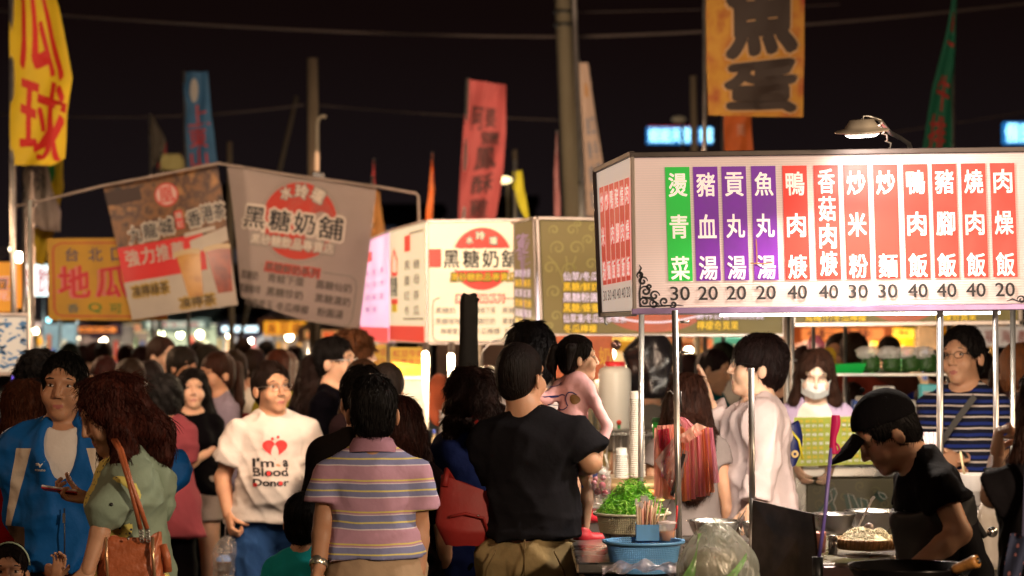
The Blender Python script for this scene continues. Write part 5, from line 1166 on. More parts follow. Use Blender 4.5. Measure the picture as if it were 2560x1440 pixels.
# white board with blue print at left edge
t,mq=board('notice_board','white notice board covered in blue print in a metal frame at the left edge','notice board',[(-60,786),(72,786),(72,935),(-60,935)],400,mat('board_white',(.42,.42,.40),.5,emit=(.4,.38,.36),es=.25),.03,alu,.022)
r=random.Random(4); mb=MB()
for k in range(70):
    u,v=r.uniform(.3,.95),r.uniform(.08,.95); mb.box(mq(u,v,.003),(r.uniform(.01,.05),.001,r.uniform(.006,.02)),Matrix.Rotation(r.uniform(-.6,.6),3,'Y'))
mb.build('blue_print',mat('blue_print',(.05,.16,.36),.6),t)['kind']='stuff'
bar(P(75,500,402),(P(70,0,402).x,F/402,0),.012,'post',pole_m,t)
t,mq=board('phone_sign','small violet glowing panel below the notice board','sign',[(30,936),(58,936),(55,980),(30,982)],395,light_mat('violet_glow',(.22,.12,.95),1.1),.02); lettering([('手機',.15,.1,.9,.4,.02)],mq,'lettering',mat('violet_white',(.6,.5,1),.4,emit=(.6,.5,1),es=1.2),t)
t,mq=board('shop_sign','glowing orange sign with dark brush writing cut by the left edge','shop sign',[(-60,655),(40,655),(40,780),(-60,780)],280,mat('orange_lit',(.8,.35,.05),.4,emit=(1,.36,.04),es=.75,var=.2,vs=3),.05)
lettering([('豆',.45,.30,.86,.56,.05),('花',.5,.60,.84,.76,.03)],mq,'lettering_outline',mat('pink_lit',(.8,.5,.5),.4,emit=(.9,.5,.45),es=.6),t); lettering([('豆',.5,.34,.82,.54,.03)],mq,'lettering',ink,t,off=.012)
t,mq=board('shop_sign','narrow glowing orange sign strip beside the left poles','shop sign',[(42,655),(58,655),(62,770),(44,770)],276,MATS['orange_lit'],.05)
# blue neon signs
def neon(x0,y0,x1,y1,s,lab,st,cc=(.05,.35,1)):
    t,mq=board('neon_sign',lab,'neon sign',[(x0,y0),(x1,y0),(x1,y1),(x0,y1)],s,mat('neon_back',(.02,.06,.15),.5,emit=(.02,.25,.7),es=.9),.4)
    lettering([(st,.04,.06,.96,.94,.06)],mq,'lettering',mat('neon_blue',(.6,.9,1),.3,emit=(.35,.8,1),es=3.2),t,off=.05); return t,mq
t,mq=neon(1618,318,1735,358,60,'blurred blue white neon sign left of the short pole','娃娃天使'); ribbon(mq,[[(.02,-.02),(.98,-.02)]],.01,'red_edge',light_mat('neon_red',(1,.03,.03),1.5),t,.1)
neon(1748,318,1782,358,60,'small blue neon sign right of the short pole','城')
neon(2512,306,2580,358,75,'cyan neon 假 sign at the right edge','假日')
for x,y,s,lab,c in[(1260,450,140,'small warm street lamp beside the red banner',(1,.8,.4)),(1697,298,130,'dim tilted street lamp by the short pole',(.4,.3,.18))]:
    t=thing('street_lamp',lab,'lamp',(P(x,0,s).x,F/s,0)); bar(P(x+10,y+6,s),(P(x+10,0,s).x,F/s,0),.03,'post',wood_pole,t,6); MB().ball(P(x,y,s),.10,12,8,(1.4,1,.6)).build('lamp_head',mat('lamp_%d'%x,c,.3,emit=c,es=3.5 if x<1500 else .15),t)
# ================================================================ FAR STALLS
def rgb(h): h=h.lstrip('#'); return tuple((int(h[i:i+2],16)/255)**2.2 for i in(0,2,4))
def far_stall(x0,x1,s,yt,yr,lab,roofc,signc,sg,se=.9,st='香腸',dep=1.6,lamps=1,lp=26,goods=6,seed=0,signh=24,lampc=(1,.82,.55)):
    """market stall: posts, sloping canopy, lit sign, counter with goods, hanging lamps"""
    r=random.Random(seed); a=P(x0,HY,s); b=P(x1,HY,s); y=a.y; zt=P(0,yt,s).z; zr=P(0,yr,s).z; w_=b.x-a.x; cx_=(a.x+b.x)/2
    t=thing('market_stall',lab,'market stall',(cx_,y,0))
    for px_ in(a.x,b.x):
        for dy in(0,dep): bar((px_,y+dy,0),(px_,y+dy,zr),.022,'post',steel2,t,6)
    m=mat('canopy_'+roofc,rgb(roofc),.7,var=.2,vs=2); MB().grid(lambda u,v:V3((a.x-.1+(w_+.2)*u,y-.35+(dep+.5)*v,lerp(zr,zt,v)+.04*math.sin(u*9))),12,6,th=0).build('canopy',m,t)
    vb=MB(); vb.grid(lambda u,v:V3((a.x-.1+(w_+.2)*u,y-.35,zr-.20*v-(.03*abs(math.sin(u*20)) if v>.5 else 0)+.04*math.sin(u*9))),40,2); vb.build('valance',m,t)
    if sg:
        q=[(x0,yr+4),(x1,yr+4),(x1,yr+4+signh),(x0,yr+4+signh)]; z1,z2=P(0,q[0][1],s).z,P(0,q[2][1],s).z
        sm=mat('lit_'+signc,rgb(signc),.4,emit=rgb(signc),es=se,var=.15,vs=2)
        MB().box((cx_,y-.40,(z1+z2)/2),(w_*.96,.08,z1-z2)).build('sign_panel',sm,t)
        lettering([(c,x0+(x1-x0)*(.08+.84*k/len(st)),yr+7,x0+(x1-x0)*(.08+.84*(k+.8)/len(st)),yr+1+signh,.05) for k,c in enumerate(st)],lambda X_,Y_,o:V3((P(X_,Y_,s).x,y-.45-o,P(X_,Y_,s).z)),'lettering',mat('lit_text_'+sg,rgb(sg),.5,emit=rgb(sg),es=.5),t)
    MB().box((cx_,y+.35,.48),(w_*.94,.7,.96)).build('counter',mat('counter_'+signc,tuple(.35*c+.05 for c in rgb(signc)),.5,var=.2),t)
    MB().box((cx_,y+dep-.05,1.45),(w_*.98,.04,1.1)).build('back_wall',mat('wall_'+roofc,tuple(.5*c+.25 for c in rgb(roofc)),.7,var=.35,vs=5),t)
    cc=['c03020','e0a020','e8e0d0','208040','d06020','3050a0','f0c8a0','902020']
    for k in range(goods):
        h_=r.uniform(.12,.34); c=rgb(r.choice(cc)); gx_=a.x+w_*(k+.5)/goods; MB().box((gx_,y+.2,.96+h_/2),(w_/goods*.7,.25,h_),None,.02).build('goods_box',mat('goods_%d%d%d'%tuple(int(q*99) for q in c),c,.5,var=.15),t)
    for k in range(goods):
        c=rgb(r.choice(cc)); h_=r.uniform(.2,.45); gx_=a.x+w_*(k+.5)/goods+r.uniform(-.05,.05); MB().box((gx_,y+dep-.12,1.25+r.uniform(0,.4)),(w_/goods*.65,.05,h_)).build('hanging_card',mat('goods_%d%d%d'%tuple(int(q*99) for q in c),c,.5,var=.15),t)
    for k in range(lamps):
        lx=a.x+w_*(k+.5)/lamps; lz=zr-.28
        MB().ball((lx,y+.25,lz),.06,12,8).build('bulb',mat('bulb_w%d'%int(lampc[2]*10),lampc,.3,emit=lampc,es=22),t); bar((lx,y+.25,lz+.05),(lx,y+.25,zr),.008,'cord',black,t,5)
        point('stall_bulb_light',(lx,y+.1,lz-.12),lp*2.2,lampc,.06)
    return t
far_stall(62,150,150,640,660,'far stall glowing cyan white at the left behind the poles','306068','d8f0f0','c02020',2.6,'茶飲',lamps=1,lp=60,signh=76,lampc=(.8,1,1),seed=1)
far_stall(120,250,118,800,812,'far stall with mauve canopy behind the blue jacket man','8a5a66','e8d8c0','a03020',.5,'炸雞排',lamps=1,seed=2,signh=18,lp=20)
far_stall(205,300,135,802,814,'far stall with dark canopy and orange trim left of the brown poster foot','402838','f08020','401010',.9,'鹹酥雞',seed=3,signh=12,lp=18)
far_stall(270,375,105,796,806,'far stall with red writing on cream under the brown poster','603030','e8c890','c01818',.8,'蚵仔煎',seed=4,signh=20,lp=30)
far_stall(372,520,128,770,800,'far stall with grey teal canopy between the two hanging banners','78908c','c8d8c8','a04040',.5,'大腸包小腸',lamps=3,seed=5,lp=22,signh=16,lampc=(1,.95,.6))
far_stall(500,595,115,790,806,'far stall with teal fringe and red cards below the mesh banner','407878','e8e0d0','c02020',.8,'烤玉米',lamps=2,seed=6,lp=30,signh=18)
far_stall(560,680,140,792,812,'far stall with bright white tube sign below the mesh banner','383040','d8f0f8','a0c0d0',2.4,'一一一',lamps=1,seed=7,lp=60,signh=13,lampc=(1,.92,.8))
far_stall(665,775,150,780,800,'far stall with golden orange sign under the mesh banner','5a3828','f0a028','803010',1.0,'臭豆腐',lamps=1,seed=8,lp=30,signh=34,goods=8)
far_stall(765,900,170,800,822,'far stall with dim beige canopy and orange lettering behind the curly blond man','6a5040','d8a060','f05018',.4,'烤魷魚',lamps=2,seed=9,lp=26,signh=20)
far_stall(860,980,105,800,815,'far stall with white and orange goods left of the yellow boards','706050','f0e0c0','d04010',.9,'燒烤',lamps=2,seed=10,lp=30)
far_stall(1490,1640,190,815,832,'far stall with yellow lit edge behind the white cup tower','c09020','f0d060','a05010',1.2,'滷味',lamps=2,seed=11,lp=30,signh=14)
far_stall(1650,1800,160,810,830,'far stall with orange boards behind the long haired girl','c06020','f0a060','802010',.8,'章魚燒',lamps=1,seed=12,lp=36,signh=20)
far_stall(1795,1950,180,812,828,'far stall with teal lit edge behind the white shirt man','50a090','a8e8d8','205050',1.0,'果汁',lamps=1,seed=13,lp=36,signh=10)
far_stall(1990,2200,210,800,816,'far stall with orange panels behind the masked seller','b05820','e08040','602010',.7,'牛排',lamps=2,seed=14,lp=46,signh=30)
far_stall(2190,2360,205,806,818,'far stall with yellow scalloped valance behind the green vegetable bags','e0a810','f8d040','a04010',1.3,'快炒',lamps=2,seed=15,lp=46,signh=22)
far_stall(2350,2480,225,808,818,'far stall with yellow awning behind the striped shirt man','d89810','f0c840','a04010',1.0,'海鮮',lamps=1,seed=16,lp=36,signh=16)
for k,(x0,x1,yt,rc,sc_,tx_,lab) in enumerate([(60,210,796,'a89088','f0d8c8','麻辣燙','pale rose stall in the very back row at the left'),(200,330,802,'70585c','f0b070','甘蔗汁','mauve stall in the very back row behind the brown poster'),(330,470,798,'8aa09a','e8e8d0','魚丸','pale green stall in the very back row under the poster corner'),(470,600,800,'a07850','f8d8a0','雞蛋糕','tan stall in the very back row between the banners'),(600,760,798,'80707c','f0e0f0','冰淇淋','lilac grey stall in the very back row under the mesh banner'),(760,960,800,'a07058','f0a860','滷味','salmon stall in the very back row right of the mesh banner'),(1500,1760,800,'a08060','f0c890','水果','tan stall in the very back row behind the posts'),(1990,2300,796,'b09058','f8d890','燒肉','ochre stall in the very back row behind the seller')]):
    far_stall(x0,x1,84+k*1.3,yt,yt+8,lab,rc,sc_,'903020',1.1,tx_,lamps=3,lp=42,signh=12,seed=40+k,goods=9,dep=2.2,lampc=[(1,.85,.6),(1,.95,.8),(.9,1,.9)][k%3])
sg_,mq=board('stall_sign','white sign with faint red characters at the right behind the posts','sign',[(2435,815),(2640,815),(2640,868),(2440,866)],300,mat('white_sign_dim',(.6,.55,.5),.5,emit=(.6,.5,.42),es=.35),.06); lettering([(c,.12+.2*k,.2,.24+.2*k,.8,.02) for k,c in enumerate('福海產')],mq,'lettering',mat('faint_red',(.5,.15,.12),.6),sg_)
# hand lamp clusters: the bright bulb at the left pole
for x,y,s,lab,e_,r_ in[(47,643,260,'very bright bare bulb on the pole at the left edge',30,.05),(28,623,255,'small bulb above the bright bulb at the left edge',9,.022),(78,825,300,'tiny bulb on the notice board post',10,.014),(122,800,200,'tiny cyan bulb at the foot of the orange banner',6,.03),(80,735,220,'small warm bulb beside the left poles',5,.03)]:
    t=thing('light_bulb',lab,'light bulb',P(x,y,s)); MB().ball(P(x,y,s),r_,14,9).build('bulb',mat('bulb_e%d'%e_,(1,.9,.7),.3,emit=(1,.85,.6) if x!=122 else (.3,.8,.9),es=e_),t); bar(P(x,y-14,s),P(x,y,s),.006,'cord',black,t,5)
point('bulb_light',P(47,650,262),30,(1,.85,.6),.05)
# flags light: unseen area lights added to lift flags, utility pole and banners
area('pole_fill_light',P(60,300,420,-.5),.4,26,(1,.80,.5),P(90,200,330),spread=D(140)); area('pole_fill_light',P(1850,560,420),.5,11,(1,.66,.40),P(1880,120,365),spread=D(150));
area('pole_fill_light',P(1500,760,290),.6,120,(1,.74,.48),P(1425,60,200),spread=D(80)); area('lane_fill_light',(-1.6,8.5,3.9),.8,70,(1,.72,.52),P(640,560,345),spread=D(70)); area('lane_fill_light',(-2.2,24,3.6),1.5,90,(1,.55,.32),(-2.0,19,1.0))  # added fills for the utility pole, hanging banners and crowd
# ================================================================ CROWD
def cm(h,**k): return cloth_mat('cloth_'+h,rgb(h),**k)
HB=(.010,.008,.008); HDB=(.022,.010,.008); HBR=(.05,.018,.010); HAU=(.085,.022,.010); HGR=(.028,.026,.026)
crowd=[ # px,crown,s,yaw,sex,hair,hcol,topcolour,label,extra
(236,858,250,180,'m','short',HB,'3a3036','short haired person in dark top far back, left of the brown poster foot',{}),
(205,866,235,160,'m','thick',HB,'2a2226','far dark haired head just right of the notice board',{}),
(172,858,240,200,'f','long',HB,'40303a','far woman with dark hair above the black curly head at the left',{}),
(262,858,270,200,'m','short',HDB,'4a3a2c','far man in brown top between two dark heads left of the poster foot',{}),
(258,898,370,10,'f','bangs',HB,'7a3848','person with glasses and rosy lit face behind the phone woman',dict(glasses=1,face=True,sk='light')),
(322,905,410,25,'m','bangs',HB,'b89020','young man with glasses in mustard yellow top behind the phone woman',dict(glasses=1,sk='light')),
(318,866,290,190,'m','short',HB,'241c20','dark head in the row behind the mustard yellow man',{}),
(360,868,300,170,'f','bob',HB,'2c2026','dark bobbed head between the mustard man and the brown haired man',{}),
(402,848,340,65,'m','thick',HBR,'3c2420','man with reddish brown hair in profile above the rose top woman',dict(sk='light')),
(372,905,400,185,'m','short',HB,'201a1c','dark head directly above the grey curly head',{}),
(455,873,362,50,'m','bangs',HB,'1c181a','young man with black fringe looking down right behind the woman in black',dict(sk='tan')),
(492,856,270,190,'m','short',HB,'2a2226','far dark head right of the fringed young man',{}),
(515,866,340,205,'f','bob',HB,'3a2430','dark head behind the ponytail woman',{}),
(545,884,400,-55,'f','pony',HBR,'8a8090','woman with long brown ponytail in grey lilac top turned left',dict(hlen=.42)),
(590,880,370,205,'m','short',HB,'c8c0b4','man in pale hooded top with dark straps seen from behind',{}),
(606,850,250,180,'m','short',HB,'3c3030','small far head behind the man in the pale hooded top',{}),
(640,876,330,160,'m','short',HDB,'9a5a4a','man in dull red top between the pale hooded man and the auburn bob',{}),
(665,855,250,180,'m','short',HB,'2c2428','small far head below the bright tube sign',{}),
(700,880,400,150,'f','bob',HAU,'8a8030','woman with auburn bob and olive yellow top behind the white T-shirt man',{}),
(735,866,270,190,'m','short',HB,'2a2024','small far head beside the white lamp glow',{}),
(960,918,500,185,'m','thick',HDB,'1c1618','dark head between the suited man and the yellow price boards',{}),
(915,905,470,200,'f','long',HDB,'241a1c','dark haired head behind the man in the dark suit',{}),
(568,935,372,190,'f','long',HB,'6a1a20','woman in dark red top behind the white T-shirt man left shoulder',dict(hlen=.2)),
(140,890,330,190,'m','short',HB,'2a2428','head hidden behind the blue jacket man, right of the curly head',{}),
(1620,905,420,200,'m','thick',HB,'6a6660','person in grey top seen from behind past the white cup tower',dict(bulk=1.15)),
(1655,868,300,180,'m','short',HB,'402028','far head between two posts above the long haired girl',{}),
(1728,888,330,200,'m','short',HB,'a02820','far person in red left of the teal shirt',{}),
(1772,878,390,75,'m','short',HB,'0e6a70','person in teal shirt with dark straps between the posts',{}),
(1812,860,330,190,'f','bob',HB,'e0d8d0','far person in white between the teal shirt and the yellow pillar',{}),
(1948,858,440,-10,'m','short',HB,'2c2024','man with warm lit face half hidden behind the white shirt man',dict(sk='warm')),
(2095,838,370,-20,'m','short',HB,'8aa012','man in lime green top behind the green tray',dict(sk='tan')),
(2138,835,380,160,'m','short',HB,'6a3028','dark haired man right of the lime green top',{}),
(2225,846,300,180,'m','thick',HDB,'402820','far curly dark head above the bags of green vegetables',{}),
(2128,960,400,190,'m','short',HB,'3a3840','dark low head right of the masked seller shoulder',dict(low=1)),
(2248,985,420,190,'m','short',HB,'2c2a30','dark low head under the vegetable bags beside the cap',dict(low=1)),
(2315,968,420,60,'m','short',HB,'b09880','child with short hair in sand top seated behind the white post',dict(low=1,sk='tan')),
(2346,880,380,170,'m','short',HB,'1c2a78','person in deep blue top behind the striped shirt man shoulder',dict(bulk=1.2)),
(2462,880,340,190,'m','short',HB,'2a3044','far person in slate top between the two right posts',{}),
(2512,885,380,195,'f','long',HB,'241c20','woman in black behind the right posts',{}),
(2548,865,450,200,'f','bob',(.22,.07,.02),'3a2a28','woman with orange brown hair at the far right edge',{}),
(1888,872,310,185,'m','short',HB,'606878','far head hidden behind the white shirt man fringe',{}),
(2008,866,300,185,'f','long',HDB,'302024','far dark head left of the masked seller',{}),
]
random.seed(3)
def pantcol(i): return ['1c1c22','22262e','2a2420','181a20'][i%4]
for i,(px_,cr,s,yaw,sex,hr,hc_,tc_,lab,ex) in enumerate(crowd):
    q=1 if s>=330 else 0
    low=ex.get('low'); kw=dict(q=q,sex=sex,hair=hr,hcol=hc_,sk=ex.get('sk','warm'),seed=i+3,bulk=ex.get('bulk',random.uniform(.95,1.1)),hlen=ex.get('hlen',.34),face=(abs(yaw)<100),
        glasses=pole_m if ex.get('glasses') else None,hroll=random.uniform(-6,6),hpitch=random.uniform(0,14),hyaw=random.uniform(-12,12))
    zc=HC-(cr-HY)/s
    if low: H=1.30; z0=max(0,zc-H)
    else:
        H=min(1.86,max(1.5,zc)); z0=0
        if zc<1.5: H=max(zc,1.1)
    if hc_ in(HB,HDB): kw['hcol']=(random.uniform(.012,.05),random.uniform(.008,.018),random.uniform(.006,.012))
    person(lab,px_,s,yaw,H=H,z0=z0,group='people in the night market crowd',top=dict(m=cm(tc_),sleeve=random.choice([.7,.7,1.7]),e=.014),bottom=dict(m=cm(pantcol(i)),e=.016),**kw)
# ================================================================ MAIN PEOPLE
polo=band_mat('polo_stripes',[(0,(.62,.52,.16)),(.05,(.44,.25,.34)),(.10,(.62,.54,.60)),(.13,(.20,.21,.37)),(.33,(.62,.54,.18)),(.38,(.20,.21,.37)),(.54,(.64,.56,.62)),(.575,(.44,.25,.34))],.1115,off=.30)
khaki=cm('8c7a58'); beige=cm('a89078',var=.08)
R1=person('man in mauve and blue striped polo shirt seen from behind, beige elastic waist trousers',932,700,182,crown=945,q=2,sk='tan',hd=1.08,bulk=.93,hair='short',hcol=(.011,.009,.009),sho=.92,
    va={1:((812,1300,-.02),(795,1422,-.12)),-1:((1045,1315,.04),(1046,1430,.0))},
    top=dict(m=polo,e=.018,hem=.13,sleeve=.62,loose=1.3,fold=.007,neck=.052,nd=.04,flare=.02),bottom=dict(m=beige,e=.035,waist=.165,fold=.012),belly=.4,seed=5)
# polo collar
cb=MB(); 
def collar(R,m,r0=.070,h_=.045,flare=.022,open_=.10,z=.475,cy=.008,sy=.95):
    b=MB(); n=30; rows_=[(r0-.004,z+h_*.55),(r0,z+h_),(r0+.004,z+h_+.002),(r0+flare*.6,z+h_*.45),(r0+flare,z-.004)]
    for rr_,zz in rows_:
        for k in range(n+1):
            a=-PI/2+open_*PI+(2*PI-2*open_*PI)*k/n; b.v.append(tuple(R.T(rr_*math.cos(a),cy+rr_*sy*math.sin(a),zz+.012*math.sin(a)))) 
    for i in range(len(rows_)-1):
        for k in range(n): j=i*(n+1)+k; b.f.append((j,j+1,j+n+2,j+n+1)); b.sm.append(True)
    return local_part(R,b,'collar',m)
collar(R1,cm('9a7486'),.066,.046,.030,.10,.500)
wt=MB(); w1=R1.A[1][2]; wd_=(R1.A[1][2]-R1.A[1][1]); wd_/=np.linalg.norm(wd_); q_=V3(wd_).to_track_quat('Z','Y').to_matrix()
wt.lathe(V3(w1-wd_*.02),[(.031,-.011),(.033,-.009),(.033,.009),(.031,.011)],18,R=q_); wt.lathe(V3(w1-wd_*.02)+q_@V3((0,.034,0)),[(.001,-.004),(.016,-.004),(.018,0),(.016,.004),(.001,.004)],16,R=q_@Matrix.Rotation(PI/2,3,'X')); local_part(R1,wt,'wrist_watch',mat('watch_steel',(.6,.58,.5),.3,.9))
# white T-shirt man
tee=cloth_mat('white_tee',(.62,.57,.54),var=.04)
R2=person('big man with glasses in white Blood Donor T-shirt and blue shorts walking toward the camera',682,478,8,crown=910,q=2,sk='warm',hd=1.12,bulk=1.09,belly=.9,hair='short',hcol=(.022,.011,.008),hyaw=24,hroll=-3,sho=1.04,
    va={-1:((556,1195,0),(572,1290,-.1)),1:((802,1178,0),(790,1270,-.05))},hands={-1:'grip'},
    top=dict(m=tee,e=.016,hem=-.055,sleeve=.66,loose=1.4,flare=.025,fold=.012,neck=.058),bottom=dict(t='shorts',m=cloth_mat('denim_blue',(.018,.055,.16)),e=.026,len=.86,fold=.012),glasses=pole_m,seed=9,
    legs={-1:((-.10,.0,.90),(-.115,-.10,.50),(-.12,-.05,.10)),1:((.10,0,.90),(.11,.04,.48),(.12,.22,.14))})
heart=[(0+.5*16*math.sin(t)**3/16, -.5*(13*math.cos(t)-5*math.cos(2*t)-2*math.cos(3*t)-math.cos(4*t))/16) for t in [2*PI*i/40 for i in range(40)]]
hm_=1/478*1.0
pr=lambda x,y:((x-680)*hm_,(y-1085)*hm_)
hp=[(x*62*hm_,y*54*hm_+(1122-1085)*hm_-.01) for x,y in heart]
c0=(R2.T(0,0,0)[2]*0+ (HC-(1085-HY)/478)/R2.h)
items=[polyfan(hp)]
cxp=.005
project_print(R2,R2.top,items,'heart_print',mat('print_red',(.62,.02,.02),.6),cxp,c0,1,-1,.004)
drop=[(0+12*hm_*math.sin(t)*(.75-.25*math.cos(t)) , (8-17*math.cos(t))*hm_+(1118-1085)*hm_) for t in [2*PI*i/24 for i in range(24)]]
project_print(R2,R2.top,[polyfan(drop)],'drop_print',MATS['white_tee'],cxp,c0,1,-1,.0065)
dots=[polyfan([(x*hm_+4*hm_*math.cos(t),(y-1085)*hm_+4*hm_*math.sin(t)) for t in [2*PI*i/10 for i in range(10)]]) for x,y in((-6,1094),(8,1090))]
project_print(R2,R2.top,dots,'dot_print',MATS['print_red'],cxp,c0,1,-1,.004)
tx=[]
for st,xs,y0,y1 in(("I'm",(-54,-4),1142,1162),('a',(20,32),1147,1162),('Blood',(-54,30),1165,1184),('Donor',(-54,32),1191,1208)):
    tx.append(textpoly(st,xs[0]*hm_,(y0-1085)*hm_,xs[1]*hm_,(y1-1085)*hm_,.03))
project_print(R2,R2.top,tx,'lettering',ink,cxp,c0,1,-1,.004)
project_print(R2,R2.top,[polyfan([(x*hm_+5.0*hm_*math.cos(t),(y-1085)*hm_+5.0*hm_*math.sin(t)) for t in [2*PI*i/12 for i in range(12)]]) for x,y in((-17,1177),(12,1201),(-50,1205))],'dot_print',MATS['print_red'],cxp,c0,1,-1,.0055)
# carried drink bag
bgw=R2.w(R2.A[-1][2])+V3((0,-.03,-.10))
cbag=thing('carrier_bag','thin clear plastic bag with a brown drink cup hanging from the white T-shirt man hand','carrier bag',bgw)
clear=film('clear_plastic',(.75,.72,.70),.32,.15,.8,18,.2); clear2=film('milky_plastic',(.68,.62,.62),.55,.2,.7,14,.15)
mb=MB(); 
def bagshape(c,w_,h_,d_,seed,tie=.15,amp=.12):
    rr_=random.Random(seed); ph=[rr_.uniform(0,6) for _ in range(4)]
    def f(u,v):
        a=2*PI*u; k=(tie+(1-tie)*min(1,(v/.28))**.7) if v<.28 else (1-.10*max(0,(v-.8)/.2)**1); 
        if v>.97: k*=.55
        rr2=k*(1+amp*math.sin(3*a+ph[0]+v*3)+amp*.6*math.sin(7*a+ph[1]-v*4)+amp*.4*math.sin(v*14+a*2+ph[2]))
        return V3(c)+V3((w_/2*rr2*math.cos(a),d_/2*rr2*math.sin(a),-h_*v))
    return f
mb.grid(bagshape(bgw,.17,.30,.12,2),24,18); mb.build('bag_film',clear,cbag); MB().lathe(bgw+V3((-.02,0,-.27)),[(0,0),(.032,0),(.040,.13),(.042,.13),(.042,.137),(0,.14)],18).build('cup',mat('brown_tea',(.16,.06,.02),.3),cbag)
MB().lathe(bgw+V3((-.02,0,-.13)),[(.042,0),(.043,.012),(.02,.03),(0,.032)],18).build('cup_lid',mat('lid_blue',(.25,.40,.75),.2),cbag)
for sx in(-1,1): MB().tube([bgw+V3((sx*.015,0,.0)),bgw+V3((sx*.012,0,.06)),bgw+V3((0,0,.10))],.004,6).build('handle',clear2,cbag)
# blue jacket man
jk=cloth_mat('blue_jacket',(.006,.085,.30),rough=.55,var=.08); jw=cloth_mat('jacket_beige',(.50,.42,.34),var=.05); jb=cloth_mat('jacket_brown',(.10,.07,.05))
BG=(.50,.42,.34)
jkp=panel_cloth('blue_jacket_panels',(.006,.085,.30),[(BG,[(-1,0,.30,-.535),(1,0,-.18,.425),(0,0,-1,1.435),(0,-1,0,.03),(0,0,1,-1.13)]),((.10,.07,.05),[(-1,0,0,-.135),(1,0,0,.215),(0,0,-1,1.13),(0,-1,0,.03),(0,0,1,-.98)]),(BG,[(1,0,.30,-.535),(-1,0,-.18,.425),(0,0,-1,1.435),(0,-1,0,.03),(0,0,1,-1.13)])])
R3=person('man in blue track jacket with beige panels over white T-shirt facing the camera',158,640,2,crown=890,q=2,sk='tan',hd=1.03,hair='short',hcol=(.009,.008,.008),hpitch=2,hroll=3,hyaw=-4,bulk=.97,sho=.98,
    va={-1:((62,1290,.02),(118,1420,-.12)),1:((425,1178,.10),(330,1275,.02))},
    top=dict(m=tee,e=.013,hem=-.02,sleeve=.4,loose=0,neck=.055,name='undershirt',fold=.004),bottom=dict(m=cm('301818')),seed=13)
pr=R3.torso(.028,1)+[Cap(R3.T(0,0,.25),R3.T(0,0,-.04),.118,.128,(1.33,1,1))]
for x in(-1,1):
    a,el,wr=R3.A[x]; pr+=[Cap(a,el,.088,.076),Cap(el,el+(wr-el)*(.12 if x<0 else .6),.076,.066,flat=True)]
R3.shell('jacket',pr,jkp,[lambda x,y,z:(-.03-R3.Tinv(x,y,z))],fold=.014,subs=[(Cap(R3.T(.0,-.115,.57),R3.T(.005,-.180,.15),.100,.012),.004),(Ell(R3.T(0,-.02,.55),(.075,.10,.06)),.004)],)
for sx in(-1,1):
    b=MB(); 
    b.grid(lambda u,v:V3(R3.T(sx*(.082+.022*v)*math.cos(D(90-150*u)),.012+(.080+.022*v)*math.sin(D(90-150*u)),.455+.062*v-.075*u*u)),14,5); local_part(R3,b,'collar',jk)
zp=MB(); zp.tube([V3(R3.T(.028,-.158,.20)),V3(R3.T(.03,-.166,.10)),V3(R3.T(.03,-.165,-.03))],.003,5); local_part(R3,zp,'zip',mat('zip_dark',(.02,.03,.06),.4))
zp=MB(); zp.box(R3.T(.028,-.168,.165),(.010,.006,.035)); local_part(R3,zp,'zip_pull',steel2)
jak=[o for o in R3.root.children if o.name.startswith('jacket')][0]
wl_=1/640
bird=[[(-14,2),(-4,-1),(2,4),(12,-6),(4,6),(0,12),(-3,4)],[(-12,5),(-5,3),(-2,7)]]
prt=[]
for l in bird: prt.append((([(x*wl_,y*wl_-.012) for x,y in l]),[tuple(range(len(l)))]))
prt.append(textpoly('mizuno',-14*wl_,10*wl_-.006,13*wl_,16*wl_-.006,.02))
project_print(R3,jak,prt,'logo',mat('logo_silver',(.6,.55,.5),.5),-.062,(HC-(1160-HY)/640)/R3.h,1,-1,.004)
# phone woman
sage=cloth_mat('sage_jacket',(.24,.31,.24),var=.08); dress=dot_mat('polka_dress',(.68,.60,.16),(.012,.02,.09),62,.26)
R4=person('woman with wavy auburn hair, sage hooded jacket and yellow polka dot dress looking at phone',334,720,-74,crown=943,q=2,sex='f',sk='warm',hair='curlylong',hcol=(.085,.018,.011),hlen=.13,hpitch=24,hyaw=6,lean=3,eyes=False,
    va={1:((262,1290,-.20),(218,1430,-.25)),-1:((300,1275,.20),(222,1246,.14))},hands={-1:'hold',1:'relaxed'},hdir={-1:((-1,-.25,.12),(0.1,-.25,1),-1)},
    top=dict(m=dress,e=.014,hem=-.4,sleeve=.3,loose=1.2,name='dress',fold=.008),bottom=dict(t='skirt',m=dress,e=.02,len=.55),seed=17)
pr=R4.torso(.022,1.0)+[Cap(R4.T(0,.02,.25),R4.T(0,.03,-.12),.100,.130,(1.34,1,1))]
a,el,wr=R4.A[1]; pr+=[Cap(a,el,.056,.056),Cap(a+(el-a)*.78,el+(wr-el)*.02,.066,.064,flat=True)]
a,el,wr=R4.A[-1]; pr+=[Cap(a,el,.062,.060),Cap(el,el+(wr-el)*.3,.066,.062,flat=True)]
jk4=R4.shell('jacket',pr,sage,[lambda x,y,z:(-.07-R4.Tinv(x,y,z)),lambda x,y,z:np.minimum(-y-.082+0*z,.085-np.abs(x)+0*y)],fold=.014,subs=[(Cap(R4.T(-.01,-.225,.55),R4.T(-.01,-.25,-.3),.165,.215,(.9,1,1)),.006),(Ell(R4.T(0,-.04,.55),(.08,.10,.06)),.004)])
R4.shell('hood',[Ell(R4.T(0,.105,.40),(.10,.050,.075)),Ell(R4.T(0,.06,.46),(.11,.06,.045)),Ell(R4.T(0,.125,.31),(.06,.035,.06))],sage,fold=.016,subs=[(Ell(R4.T(0,.06,.53),(.08,.05,.05)),.01)])
